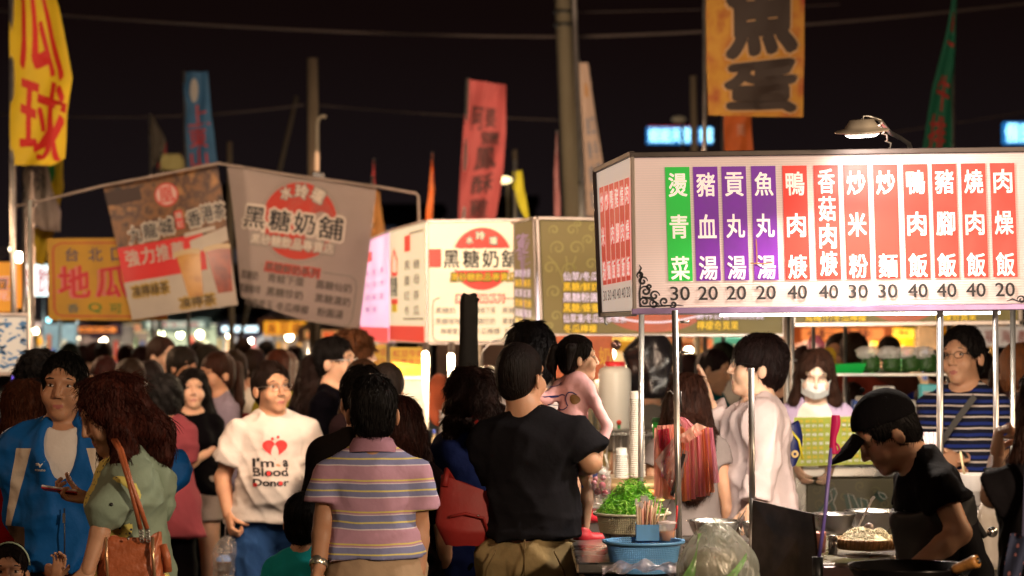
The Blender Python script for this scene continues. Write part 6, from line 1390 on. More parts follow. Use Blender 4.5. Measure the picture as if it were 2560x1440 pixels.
bt=MB(); bt.ball(R4.A[1][0]+(R4.A[1][1]-R4.A[1][0])*.62+R4.rot.T@np.array([.0,-.078,0]),.006); local_part(R4,bt,'button',black)
# phone
hd_=R4.w(R4.A[-1][2])+V3((-.10,-.03,.030))
ph=thing('phone','white smartphone with red back held by the woman in the sage jacket','phone',hd_); Rp=Matrix.Rotation(D(8),3,'Y')@Matrix.Rotation(D(-12),3,'X')
MB().box(hd_+V3((.005,0,.004)),(.125,.062,.007),Rp,.002).build('screen_side',mat('phone_white',(.75,.72,.70),.3),ph); MB().box(hd_+V3((.005,0,-.002)),(.127,.064,.006),Rp,.002).build('back_cover',mat('phone_red',(.45,.02,.03),.35),ph)
# tan shoulder bag
tan=mat('tan_leather',(.42,.115,.045),.38,var=.18,vs=9,bump=.35,bs=70)
bc_=P(328,1398,735,-.02); bg_=thing('shoulder_bag','tan orange leather shoulder bag with zips hanging from the phone woman','handbag',bc_)
def bagf(u,v):
    a=2*PI*u; w_=.118*(1-.12*(1-v))*(1+.03*math.sin(5*a)); x=w_*math.copysign(abs(math.cos(a))**.55,math.cos(a)); y=.050*math.copysign(abs(math.sin(a))**.8,math.sin(a))*(.45+.9*v); z=.085-.19*v+.010*math.cos(a*2)*(1-v)+.006*math.sin(9*x*10+v*4)
    if v<.06: y*=.5
    return bc_+V3((x,y+.004*math.sin(20*v+8*a),z))
mb=MB(); mb.grid(bagf,48,22); mb.build('bag_body',tan,bg_)
for dx in(-.075,.082): MB().tube([bc_+V3((dx,-.045,.08)),bc_+V3((dx+.004,-.060,.02)),bc_+V3((dx+.012,-.068,-.08))],.006,8).build('zip',mat('zip_gold',(.65,.40,.22),.3,.8),bg_)
for dx in(-1,1): MB().tube([bc_+V3((.11*dx,-.0,.05)),bc_+V3((.125*dx,-.01,.01)),bc_+V3((.128*dx,-.0,-.04))],.014,8).build('side_gusset',tan,bg_)
for k,dx in enumerate((.072,.098)):
    MB().tube([P(300+k*6,1096,722,-.14),P(318+k*6,1120,725,-.17),P(340+k*5,1200,730,-.15),P(352+k*12,1270,733,-.10),P(358+k*16,1318,735,-.06)],.0085,8).build('strap',tan,bg_)
    b=MB()
    for j in range(5): b.lathe(P(359+k*16+j*.6,1319+j*7,735,-.06),[(.006,-.003),(.009,0),(.006,.003),(.004,0),(.006,-.003)],10,R=Matrix.Rotation(PI/2*(j%2),3,'Y')@Matrix.Rotation(PI/2,3,'X'))
    b.build('chain',steel,bg_)
MB().ball(bc_+V3((.0,-.045,.075)),.005).build('stud',steel2,bg_)
# others on the left
R5=person('woman with coppery bob in dark red top at the left edge, seen from behind',62,590,200,crown=960,q=2,sex='f',hair='bob',hcol=(.11,.030,.012),top=dict(m=cm('7a1018'),sleeve=.7,e=.014),bottom=dict(m=cm('141216')),va={-1:((5,1180,.0),(50,1290,-.15)),1:((-30,1200,0),(40,1285,-.1))},seed=21,hd=1.08)
R6=person('man with tousled black curly hair behind the blue jacket man',100,545,185,crown=888,q=2,hair='curly',hcol=(.010,.009,.010),top=dict(m=cm('1a1424'),sleeve=1.6),bottom=dict(m=cm('141216')),seed=22)
R8=person('woman with short grey black permed hair in dusty rose top seen from behind',412,432,186,crown=943,q=2,sex='f',hair='curly',hcol=HGR,bulk=1.12,hd=1.05,top=dict(m=cm('84424a'),sleeve=.75,e=.022,hem=-.20,loose=1.6,fold=.012),bottom=dict(m=cm('0c0a0e')),va={1:((368,1180,.03),(370,1290,-.02)),-1:((466,1180,.0),(462,1280,-.05))},seed=23)
R9=person('young woman with long dark hair in black top and white shorts facing the camera',482,412,10,crown=925,q=2,sex='f',hair='long',hcol=HB,sk='light',hlen=.36,top=dict(m=cm('0e0c10'),sleeve=1.3,e=.012,hem=-.02),bottom=dict(t='shorts',m=cm('9a9088'),len=.34,e=.02),va={1:((545,1110,0),(500,1145,-.12)),-1:((440,1120,.03),(452,1200,-.02))},seed=24)
R10=person('woman with very long straight dark brown hair in black seen from behind',790,445,184,crown=890,q=2,sex='f',hair='long',hcol=HDB,hlen=.46,top=dict(m=cm('0c0a12'),sleeve=1.7,e=.014),bottom=dict(m=cm('0c0a12')),seed=25)
R11=person('tall man with short black hair and glasses in profile behind the long haired woman',835,448,72,crown=848,q=2,hair='short',hcol=HB,sk='light',glasses=pole_m,top=dict(m=cm('0c0b12'),sleeve=1.6),bottom=dict(m=cm('0c0a12')),seed=26)
R12=person('tall man with curly blond brown hair left of the yellow boards',886,435,105,crown=836,q=2,hair='curly',hcol=(.16,.060,.022),sk='light',top=dict(m=cm('1c1618'),sleeve=1.5),bottom=dict(m=cm('0c0a12')),hd=.95,seed=27)
R13=person('man in charcoal suit jacket right behind the striped polo man, one ear showing',905,600,200,crown=928,q=2,hair='thick',hcol=HB,sk='light',top=dict(m=cm('1a1615'),sleeve=1.8,e=.026),bottom=dict(m=cm('0c0a0c')),seed=28)
R14=person('woman with sleek reddish brown bob at the right shoulder of the striped polo man',1003,615,172,crown=998,q=2,sex='f',hair='long',hcol=(.045,.012,.008),hlen=.22,top=dict(m=cm('1c1214'),sleeve=.7),bottom=dict(m=cm('0c0a0c')),seed=29,hd=1.02)
R15=person('child in turquoise top standing behind the striped polo man arm',762,655,165,crown=1236,q=2,hair='short',hcol=HB,hd=1.3,top=dict(m=cloth_mat('turquoise',(.015,.36,.40)),sleeve=.8,e=.02),bottom=dict(m=cm('101820')),seed=30)
R7=person('toddler with hairband peeking in at the lower left corner',22,650,10,crown=1350,q=2,hair='short',hcol=(.02,.012,.01),hd=1.5,sk='warm',sex='f',face=True,top=dict(m=cm('a03038'),sleeve=1.4),bottom=dict(m=cm('302028')),va={1:((112,1470,-.02),(140,1446,-.1))},hdir={1:((.25,-.1,1),(-.4,-1,.1))},hands={1:'relaxed'},seed=31)
hb=MB(); hb.tube([V3(R7.Hp((.085*math.cos(a)*1.02,-.02+.01*math.cos(a),.035+.098*math.sin(a)))) for a in [PI*i/14 for i in range(15)]],.006,7); local_part(R7,hb,'hairband',mat('hairband_green',(.35,.45,.33),.5))
# navy woman with red bag
R16=person('woman with dark wavy hair in navy top with hand raised to her face',1172,605,-128,crown=928,q=2,sex='f',hair='curlylong',hcol=(.028,.010,.007),hlen=.10,sk='warm',bulk=1.12,
    va={1:((1112,1118,.0),(1160,1060,.12)),-1:((1235,1190,-.05),(1222,1135,.05))},hdir={1:((.3,.3,1),(1,.3,-.2))},hands={1:'relaxed',-1:'hold'},top=dict(m=cloth_mat('navy_knit',(.008,.014,.065)),sleeve=1.35,e=.02,hem=-.12,loose=1.3),bottom=dict(m=cm('08080c')),seed=33)
hp_=P(1215,1113,600,-.12); p2=thing('phone','dark phone with lit edge held between the navy woman and the black T-shirt man','phone',hp_); MB().box(hp_,(.085,.05,.008),Matrix.Rotation(.1,3,'Y'),.002).build('phone_body',black,p2); MB().box(hp_+V3((.005,-.004,.006)),(.07,.04,.002),Matrix.Rotation(.1,3,'Y')).build('screen',light_mat('screen_glow',(.2,.5,.45),.6),p2)
redb=mat('red_canvas',(.26,.012,.010),.6,var=.15,vs=6,bump=.4,bs=14); rc=P(1165,1285,640,-.02); rbg=thing('shoulder_bag','slouchy red shoulder bag with a pocket on the navy woman back','handbag',rc)
def rbf(u,v):
    a=2*PI*u; w_=lerp(.095,.118,min(1,v*1.6))*(1-.35*max(0,v-.7)/.3); x=w_*math.cos(a)*(1+.02*math.sin(3*a+v*5)); y=.055*math.sin(a)*(.3+v*1.0)*(1-.5*max(0,v-.75)/.25); z=.12-.24*v+.035*math.cos(a)*(1-v)*-1+.0015*math.sin(5*a+v*9)
    return rc+V3((x,y,z))
mb=MB(); mb.grid(rbf,44,24); mb.build('bag_body',redb,rbg)
MB().tube([rc+V3((-.06,-.055,-.005)),rc+V3((0,-.062,.008)),rc+V3((.07,-.055,-.01)),rc+V3((.085,-.05,-.06))],.006,7).build('pocket_seam',redb,rbg)
MB().tube([P(1112,1215,640,-.04),P(1118,1175,638,-.05),P(1135,1205,636,-.06)],.014,8).build('strap_knot',redb,rbg); MB().tube([P(1238,1225,640,-.03),P(1240,1160,638,-.04),P(1225,1100,636,-.05),P(1190,1050,632,-.1)],.010,8).build('strap',redb,rbg); MB().ball(rc+V3((.05,-.066,0)),.004).build('zip_pull',steel,rbg)
# black T-shirt man with toddler
btee=cloth_mat('black_tee',(.0075,.007,.009),var=.2)
R17=person('stocky man in black T-shirt and khaki trousers carrying a toddler, seen from behind',1326,640,172,crown=866,q=2,hair='buzz',hcol=(.014,.009,.008),sk='warm',bulk=.94,sho=.97,hyaw=-24,hd=1.0,hoff=(.035,0,0),
    va={-1:((1478,1158,-.03),(1430,1170,.24)),1:((1268,1230,.05),(1280,1330,.15))},hands={-1:None},top=dict(m=btee,e=.02,hem=.06,sleeve=.74,loose=.9,fold=.013,flare=.02,neck=.055),bottom=dict(m=khaki,e=.016,waist=.05,fold=.014),seed=35)
b=MB(); 
for sx in(-1,1): b.tube([V3(R17.T(sx*.105,.150,.02)),V3(R17.T(sx*.14,.150,-.05)),V3(R17.T(sx*.155,.12,-.13))],.003,5)
b.tube([V3(R17.T(0,.160,.06)),V3(R17.T(0,.165,-.12))],.003,5); local_part(R17,b,'seam',cm('5c4c34'))['kind']='stuff'
pinkc=cloth_mat('pink_jersey',(.74,.42,.44),var=.05); Ht=.93; zt_=HC-(1112-HY)/628
R18=person('toddler girl with black pigtails, pink top and red shoes carried on a man arm',1424,633,128,H=Ht,q=2,hd=1.42,z0=zt_-.95*Ht/1.84,sex='f',hair='short',hcol=(.014,.010,.010),sk='light',hyaw=-26,hpitch=0,lean=8,depth=0,bulk=.86,face=True,shoes=(.5,.02,.03),
    va={1:((1362,1000,-.02),(1330,985,-.06)),-1:((1518,1066,-.05),(1500,1122,-.07))},hands={1:'relaxed',-1:'relaxed'},
    legs={-1:((-.09,-.02,.90),(-.10,-.10,.62),(-.09,-.07,.27)),1:((.09,-.02,.90),(.14,-.28,.82),(.16,-.30,.40))},
    top=dict(m=pinkc,e=.014,hem=.0,sleeve=1.92,fold=.010,loose=.8,neck=.055),bottom=dict(t='shorts',m=cm('c8a060'),len=.30,e=.03),seed=36)
rl=lambda x,y,z: R18.hc+R18.rot.T@np.array([x,y,z])
R18.shell('pigtail',[Cap(rl(-.10,.0,.085),rl(-.175,.0,.075),.024,.034),Cap(rl(-.175,.0,.075),rl(-.205,.0,-.03),.042,.040),Cap(rl(-.205,.0,-.03),rl(-.175,-.02,-.15),.038,.008)],hair_mat('toddler_hair',(.014,.010,.010)),fold=.008,step=.012)
for sx in(-1,):
    R18.shell('pigtail',[Cap(R18.Hp((sx*.07,.035,.075)),R18.Hp((sx*.115,.07,.06)),.022,.030),Cap(R18.Hp((sx*.115,.07,.06)),R18.Hp((sx*.125,.085,-.05)),.034,.016)],hair_mat('toddler_hair',(.014,.010,.010)),fold=.004,step=.012)
    bd=MB(); bd.lathe(V3(R18.Hp((sx*.075,.04,.078))),[(.014,-.006),(.020,0),(.014,.006)],12); local_part(R18,bd,'hair_tie',mat('tie_black',(.02,.02,.02),.6))
redsh=mat('toddler_shoe',(.50,.012,.025),.5,bump=.3,bs=30)
for sx in(-1,1):
    n_=R18.G[sx][2]; d_=np.array([sx*.02,-.15,-.055]); R18.shell('shoe',[Cap(n_+np.array([0,.03,-.045]),n_+d_,.058,.050,(1,1,.85)),Cap(n_+np.array([0,.02,-.02]),n_+np.array([0,.01,.03]),.052,.048,flat=True)],redsh,fold=.002,step=.012)
# print on her back: loose loops
mt18=[o for o in R18.root.children if o.name.startswith('top')][0]
def arc(cx_,cy_,rx_,ry_,a0,a1,wd=.0022,n=18):
    V=[];
    for i in range(n+1):
        a=a0+(a1-a0)*i/n
        for k in(-1,1): V.append((cx_+(rx_+k*wd)*math.cos(a),cy_+(ry_+k*wd)*math.sin(a)))
    return V,[(2*i,2*i+1,2*i+3,2*i+2) for i in range(n)]
cz18=R18.T(0,0,.30)[2]
project_print(R18,mt18,[arc(.0,.0,.030,.030,.6,5.2),arc(.04,-.01,.022,.030,2.2,5.6),arc(-.03,-.045,.014,.03,1.2,5.0)],'print_lines',mat('print_navy',(.02,.03,.15),.6),0,cz18,1,1,.003)
project_print(R18,mt18,[polyfan([(.050+.014*math.cos(t),-.012+.020*math.sin(t)) for t in [2*PI*i/16 for i in range(16)]])],'print_spot',mat('print_brown',(.20,.10,.03),.6),0,cz18,1,1,.003)
fb=P(1497,1190,632,-.04); fbag=thing('snack_bag','clear bag of pink and red fruit with a blue packet, held beside the toddler legs','snack bag',fb)
MB().grid(bagshape(fb+V3((0,0,.05)),.085,.16,.06,4),20,14).build('bag_film',clear,fbag); rr_=random.Random(6)
for k in range(9): MB().ball(fb+V3((rr_.uniform(-.025,.025),rr_.uniform(-.015,.015),rr_.uniform(-.085,.01))),rr_.uniform(.010,.016),10,7).build('fruit_piece',mat('fruit_%d'%(k%3),[(.6,.08,.14),(.65,.25,.30),(.35,.02,.05)][k%3],.3),fbag)
MB().box(fb+V3((-.035,.005,-.0)),(.05,.02,.10),Matrix.Rotation(.2,3,'Y'),.004).build('blue_packet',mat('packet_blue',(.02,.08,.45),.3),fbag)
R19=person('tall black haired man in white shirt standing behind the man with the toddler',1325,575,196,crown=817,q=2,hair='thick',hcol=(.010,.008,.009),sk='light',hd=1.16,top=dict(m=cm('b8aca8'),sleeve=.7),bottom=dict(m=cm('0c0c10')),seed=37)
# white shirt man
R20=person('young man with black fringe and glasses in loose white long sleeved shirt facing left',1892,545,-86,crown=847,q=2,hair='bangs',hcol=(.020,.008,.007),sk='light',hd=1.07,glasses=black,hpitch=-4,
    va={-1:((1812,1112,.16),(1775,1012,.10)),1:((1915,1145,-.25),(1893,1258,-.27))},hdir={-1:((-.2,0,1),(-1,0,0))},hands={-1:'open',1:'relaxed'},
    top=dict(m=cloth_mat('offwhite_shirt',(.50,.40,.40),var=.04),e=.030,hem=-.03,sleeve=1.93,loose=1.3,fold=.013,flare=.02,neck=.055),bottom=dict(m=cm('6a5c50'),e=.02),bulk=.98,seed=39)
nb_=P(1985,1118,540,.12); nbag=thing('sling_bag','navy sling bag with yellow strap behind the white shirt man waist','sling bag',nb_); navy_b=mat('navy_nylon',(.008,.014,.10),.4,bump=.3,bs=20)
MB().grid(lambda u,v:nb_+V3(((.055*math.cos(2*PI*u)*(.35+.65*math.sin(PI*min(1,v*.8+.15))),.05*math.sin(2*PI*u),.10-.20*v+.02*math.cos(2*PI*u)))),24,12).build('bag_body',navy_b,nbag); MB().tube([nb_+V3((-.03,-.05,.10)),nb_+V3((.03,-.055,.03)),nb_+V3((.05,-.05,-.06))],.006,7).build('strap',mat('strap_yellow',(.6,.5,.02),.5),nbag)
MB().lathe(nb_+V3((.012,-.056,-.035)),[(.007,0),(.013,.004),(.018,0)],14,R=Matrix.Rotation(PI/2,3,'X')).build('patch_ring',mat('patch_cream',(.6,.42,.18),.6),nbag)
nb2=thing('sling_bag','dark blue bag at the front of the white shirt man under his raised arm','sling bag',P(1822,1140,520,.25)); MB().grid(lambda u,v:P(1822,1140,520,.25)+V3((.07*math.cos(2*PI*u)*(.6+.4*v),.05*math.sin(2*PI*u),.10-.22*v)),22,10).build('bag_body',navy_b,nb2)
R21=person('girl with long straight brown hair and grey sleeveless dress seen from behind between the posts',1718,550,184,crown=938,q=2,sex='f',hair='long',hcol=(.050,.016,.009),hlen=.34,sk='warm',hd=1.06,top=dict(m=cm('7a706e'),sleeve=.25,e=.016,hem=-.1),bottom=dict(t='skirt',m=MATS['cloth_7a706e'],e=.02,len=.42),seed=40)
# masked seller
R23=person('stall seller in lavender shirt and white face mask looking down',2036,462,-6,crown=878,q=2,sex='f',hair='long',hcol=(.06,.022,.012),hlen=.24,sk='pale',hpitch=20,hroll=4,hd=1.05,eyes=False,
    va={-1:((1960,1090,-.05),(1990,1160,-.2)),1:((2105,1080,-.05),(2080,1160,-.2))},top=dict(m=cm('e8d8c8'),sleeve=0,e=.012,name='undershirt'),bottom=dict(m=cm('101018')),seed=42)
lav=cloth_mat('lavender',(.44,.28,.58)); pr=R23.torso(.024,1)+[Cap(R23.A[x][0],R23.A[x][1],.066,.060,flat=True) for x in(-1,1)]
R23.shell('shirt',pr,lav,[lambda x,y,z:(-.1-R23.Tinv(x,y,z))],subs=[(Cap(R23.T(0,-.2,.52),R23.T(0,-.22,-.2),.15,.12),.006),(Ell(R23.T(0,-.02,.54),(.09,.11,.07)),.004)],fold=.012)
mk_=MB(); mk_.grid(lambda u,v:V3(R23.Hp(((u-.5)*.135,-.112+.055*abs((u-.5)*2)**2.2+.010*abs(v-.5)*2,.0-.085*v*(1-.15*abs(u-.5)*2)-.004*abs((u-.5)*2)))),16,10); local_part(R23,mk_,'face_mask',mat('mask_white',(.72,.70,.68),.8,bump=.3,bs=30))
mk_=MB()
for sx in(-1,1): mk_.tube([V3(R23.Hp((sx*.066,-.058,-.01))),V3(R23.Hp((sx*.082,-.01,.0))),V3(R23.Hp((sx*.078,.02,-.02)))],.002,5)
local_part(R23,mk_,'mask_loop',MATS['mask_white'])
# striped tee man
st_=band_mat('navy_stripes',[(0,(.50,.44,.42)),(.16,(.008,.009,.02)),(.52,(.012,.025,.16)),(.80,(.008,.009,.02))],.0545,off=.1)
R24=person('man with glasses in navy and white striped T-shirt with diagonal bag strap',2412,505,-38,crown=826,q=2,hair='thick',hcol=(.014,.010,.010),sk='warm',glasses=black,hroll=-4,bulk=.95,
    va={1:((2500,1130,.02),(2395,1150,-.16)),-1:((2345,1120,0),(2370,1160,-.1))},hands={1:'grip',-1:'grip'},top=dict(m=st_,e=.016,hem=-.05,sleeve=.75,fold=.008,flare=.02),bottom=dict(m=cm('14161c')),seed=44)
b=MB(); b.grid(lambda u,v:V3(R24.T(lerp(.11,-.16,v)+.02*u,-.135-.02*math.sin(PI*v)+.0*u,lerp(.48,.12,v)-.02*u)),2,12); b.grid(lambda u,v:V3(R24.T(lerp(.11,-.16,v)+.02*u,-.138-.02*math.sin(PI*v),lerp(.48,.12,v)-.02*u)),2,12); local_part(R24,b,'bag_strap',mat('strap_grey',(.06,.055,.05),.6))
wt=MB(); w1=R24.A[1][2]; wd_=(R24.A[1][2]-R24.A[1][1]); wd_/=np.linalg.norm(wd_); q_=V3(wd_).to_track_quat('Z','Y').to_matrix(); wt.lathe(V3(w1-wd_*.02),[(.034,-.012),(.038,-.008),(.038,.008),(.034,.012)],18,R=q_); local_part(R24,wt,'wrist_watch',black)
# cook
ck=cloth_mat('cook_black',(.005,.0045,.0055),var=.3)
R25=person('cook in black cap, black T-shirt and apron bending over the wok in profile',2390,755,-84,H=1.66,q=2,sex='m',hair='short',hcol=(.016,.013,.013),sk='warm',z0=.06,eyes=False,lean=14,hpitch=36,bulk=.96,hoff=(0,-.045,-.02),hd=1.06,sho=.95,
    va={1:((2400,1332,-.18),(2264,1438,-.24)),-1:((2300,1330,.16),(2240,1440,.1))},top=dict(m=ck,e=.018,hem=-.06,sleeve=.36,loose=1.4,fold=.011,flare=.02,neck=.06),bottom=dict(m=cm('34343a')),seed=46)
ap=R25.torso(.026,1); R25.shell('apron',ap+[Cap(R25.T(0,-.02,.30),R25.T(0,-.03,-.3),.128,.150,(1.25,1,1))],mat('apron_black',(.005,.0045,.005),.55,bump=.3,bs=12),[lambda x,y,z:(-.5-R25.Tinv(x,y,z)),lambda x,y,z:R25.Tinv(x,y,z)-.36,lambda x,y,z:(y-.05-(.95+.0)*0)],fold=.010)
b=MB()
for sx in(-1,1): b.tube([V3(R25.T(sx*.07,-.11,.36)),V3(R25.T(sx*.085,-.03,.50)),V3(R25.T(sx*.06,.10,.40)),V3(R25.T(-sx*.02,.15,.20))],.011,6)
local_part(R25,b,'apron_strap',MATS['apron_black'])
# cap
def capshell():
    pr=[Ell(R25.Hp((0,.018,.045)),np.array((.093,.114,.104))*1.02,R25.Rh)]
    hc=R25.hc; Rh_=R25.Rh
    def pl_(x,y,z):
        X,Y,Z=x-hc[0],y-hc[1],z-hc[2]; a=Rh_.T; ly=a[1,0]*X+a[1,1]*Y+a[1,2]*Z; lz=a[2,0]*X+a[2,1]*Y+a[2,2]*Z; return (.048-.30*ly)-lz
    return R25.shell('cap',pr,mat('cap_black',(.0035,.003,.0035),1,var=.2,bump=.3,bs=60,spec=.04),[pl_],fold=.002,step=.008)
capo=capshell()
b=MB()
for o_ in(0,-.004): b.grid(lambda u,v:V3(R25.Hp(((u-.5)*.165*(1-.35*v*v),-.085-.125*v*(1-.5*(2*u-1)**2)-.0,.066-.030*v-.020*(2*u-1)**2*(1-.2*v)+o_))),18,10)
local_part(R25,b,'cap_brim',MATS['cap_black']); b=MB(); b.ball(V3(R25.Hp((0,.018,.163))),.009); local_part(R25,b,'cap_button',MATS['cap_black'])
for k,(c_,dz,dy) in enumerate([((.5,.04,.04),0,0),((.05,.35,.10),.006,.012),((.04,.15,.4),-.002,.022),((.5,.35,.03),.008,-.01)]):
    b=MB(); b.box(R25.Hp((-.093,-.035+dy,.085+dz)),(.006,.013,.012),Matrix.Rotation(.4*k,3,'X')); local_part(R25,b,'cap_embroidery',mat('embroidery_%d'%k,c_,.6))
# right edge woman
R26=person('woman with auburn hair in black top cut by the right edge',2640,850,200,crown=905,q=2,sex='f',hair='long',hcol=(.050,.016,.009),hlen=.22,sk='light',
    va={1:((2482,1240,-.02),(2492,1150,.10)),-1:((2700,1300,0),(2690,1400,0))},hdir={1:((.1,.2,1),(1,0,.2))},hands={1:'grip'},top=dict(m=cloth_mat('black_blouse',(.006,.005,.006)),e=.022,hem=-.2,sleeve=.9,loose=1.5,flare=.02),bottom=dict(m=cm('0c0c10')),seed=48)
flo=dot_mat('floral_navy',(.015,.02,.05),(.42,.16,.16),38,.26); fl_=P(2515,1400,850,-.12); fbg=thing('tote_bag','dark floral print bag strap end hanging at the right edge','tote bag',fl_)
MB().grid(lambda u,v:P(lerp(2502,2545,u)-22*v+(0 if u<.5 else 0),lerp(1325,1480,v),850,-.14+.02*math.sin(5*u+3*v)),6,12,th=.01).build('bag_body',flo,fbg); MB().grid(lambda u,v:P(lerp(2528,2545,u)+8*(1-v),lerp(1130,1330,v),850,-.15),2,8,th=.006).build('strap',mat('strap_navy',(.015,.012,.05),.6),fbg)
# ================================================================ THINGS ON THE FOOD STALL
rr=random.Random(11)
def basket(name,lab,x0,x1,y0,y1,s,m,rimw=.012,taper=.82,ribs=72,rings=11,dy=0,persp=.28,thick=.0022):
    c=P((x0+x1)/2,y1,s,dy); zt=P(0,y0,s).z; r0=(x1-x0)/2/s; h_=zt-c.z; t=thing(name,lab,name.replace('_',' '),c)
    MB().lathe(c,[(r0*taper*.98,0),(r0*taper,.004),(0,.005)],40).build('base',m,t)
    b=MB()
    for k in range(ribs): 
        a=2*PI*k/ribs; b.tube([c+V3((r0*taper*math.cos(a),r0*taper*math.sin(a),0)),c+V3((r0*.96*math.cos(a),r0*.96*math.sin(a),h_))],thick,4,cap=False)
    for j in range(rings):
        v=(j+.5)/rings; rr_=lerp(taper,.96,v)*r0; b.tube([c+V3((rr_*math.cos(2*PI*k/36),rr_*math.sin(2*PI*k/36),h_*v)) for k in range(36)],thick,4,close=True)
    w=b.build('lattice_wall',m,t); w['kind']='stuff'
    MB().lathe(c,[(r0*.95,h_*.86),(r0*.965,h_*.86),(r0,h_-.003),(r0+rimw,h_),(r0+rimw,h_-.006),(r0+rimw-.003,h_-.010),(r0,h_-.008)],48).build('rim',m,t)
    MB().lathe(c,[(r0*taper,0),(r0*taper*1.01,.014)],40).build('foot_ring',m,t)
    return t,c,r0,h_
bluep=mat('blue_plastic',(.14,.37,.68),.35,var=.06,vs=6); whitep=mat('cream_plastic',(.66,.64,.48),.35)
basket('plastic_basket','light blue perforated plastic basket in front of the greens',1512,1706,1350,1428,700,bluep,.010,.80,112,17)
t,c,r0,h_=basket('plastic_basket','cream perforated basket heaped with cut green vegetable',1488,1672,1280,1330,660,whitep,.010,.86,96,11,dy=.0)
# greens: cut leaf strips
gm=[mat('leaf_%d'%k,cc,.4,var=.15,vs=20,bump=.2) for k,cc in enumerate([(.14,.48,.02),(.24,.64,.04),(.08,.34,.015),(.34,.70,.10)])]
gt=thing('cut_greens','heap of bright green cut water spinach in the cream basket','vegetables',c+V3((0,0,h_)))
bs=[MB() for _ in gm]
for k in range(1500):
    a=rr.uniform(0,2*PI); q=rr.random()**.6; x=r0*.86*q*math.cos(a); y=r0*.86*q*math.sin(a); hz=.105*(1-q**1.7)*(1+.25*math.sin(a*3))*rr.uniform(.55,1.05)+rr.uniform(-.01,.006)
    p=c+V3((x,y,h_+hz)); L_=rr.uniform(.020,.052); d=V3((rr.gauss(0,1),rr.gauss(0,1),rr.gauss(0,.55))).normalized(); n_=d.cross(V3((rr.gauss(0,1),rr.gauss(0,1),rr.gauss(0,1)))).normalized(); wv=rr.uniform(.0009,.0026)
    up=d.cross(n_); b=bs[rr.randrange(4)]; vs=[]
    for i in range(4):
        u=i/3; q_=p+d*L_*(u-.5)*2*.6+up*.012*math.sin(u*3); w_=wv*(1 if 0<i<3 else .5); vs+=[q_-n_*w_,q_+n_*w_,q_+up*.0016]
    b.add(vs,[(3*i+j,3*i+(j+1)%3,3*i+3+(j+1)%3,3*i+3+j) for i in range(3) for j in range(3)]+[(0,2,1),(9,10,11)])
for b,m in zip(bs,gm): o=b.build('leaf_strips',m,gt); o['kind']='stuff'
MB().lathe(c+V3((0,0,h_-.01)),[(r0*.88,0),(r0*.75,.03),(r0*.45,.075),(r0*.1,.092),(0,.093)],24).build('heap_core',gm[2],gt)
def bowl(x0,x1,y0,y1,s,lab,m=steel,dy=0,fill=None,prof=None,name='steel_bowl'):
    c=P((x0+x1)/2,y1,s,dy); r0=(x1-x0)/2/s; h_=(y1-y0)/s; t=thing(name,lab,'bowl',c)
    MB().lathe(c,prof or [(0,0),(r0*.55,.001),(r0*.8,h_*.35),(r0*.95,h_*.8),(r0*.985,h_),(r0*1.03,h_+.002),(r0*1.03,h_-.003),(r0*.97,h_-.004),(r0*.78,h_*.36),(r0*.5,.012),(0,.012)],48).build('bowl_body',m,t)
    if fill: MB().lathe(c,[(r0*.9,h_*.7),(r0*.5,h_*.78),(0,h_*.8)],32).build('contents',fill,t)
    return t,c,r0,h_
bowl(1500,1668,1322,1372,655,'steel bowl under the cream basket of greens',dy=.02)
bowl(2044,2160,1296,1346,690,'large steel bowl left behind the noodle tray',dy=.22,fill=mat('broth',(.35,.16,.04),.25)); bowl(2140,2280,1292,1345,680,'steel bowl with pale noodles right behind the tongs',dy=.30,fill=mat('pale_food',(.7,.6,.35),.5))
bowl(1720,1850,1302,1352,640,'wide shallow steel bowl behind the knotted plastic bag',dy=.0); bowl(1858,1925,1308,1352,630,'small steel bowl right of the knotted plastic bag',dy=.05)
# straws in blue holder
sh=thing('straw_holder','blue box holder full of paper wrapped straws','straw holder',P(1618,1350,690)); hc_=P(1618,1350,690)
hb=MB(); W_,Dp,Hh=.040,.032,.058
for sx in(-1,1): hb.box(hc_+V3((sx*W_,0,Hh/2)),(.003,Dp*2,Hh)); hb.box(hc_+V3((0,sx*Dp,Hh/2)),(W_*2,.003,Hh))
hb.box(hc_+V3((0,0,.002)),(W_*2,Dp*2,.004)); hb.build('holder_box',bluep,sh)
sm_=[mat('straw_paper',(.62,.44,.27),.7,var=.1,vs=40),mat('straw_paper_light',(.74,.60,.44),.7),mat('straw_print_red',(.60,.30,.22),.7)]
for k in range(44):
    u,v=rr.uniform(-1,1),rr.uniform(-1,1); p=hc_+V3((u*.034,v*.026,.01)); spread=.5 if k%4==0 else .12; d=V3((u*.05+spread*rr.uniform(.0,.9)*(1 if u>-.3 else .1),v*.12,1)).normalized(); L_=rr.uniform(.105,.135)
    MB().tube([p,p+d*L_],.0030,6).build('straw',sm_[k%3 if k%3 else 0],sh)
    if k%2==0: MB().box(p+d*(L_+.008),(.010,.002,.022),d.to_track_quat('Z','Y').to_matrix()@Matrix.Rotation(rr.uniform(-.5,.5),3,'Z')).build('wrapper_end',clear2,sh)
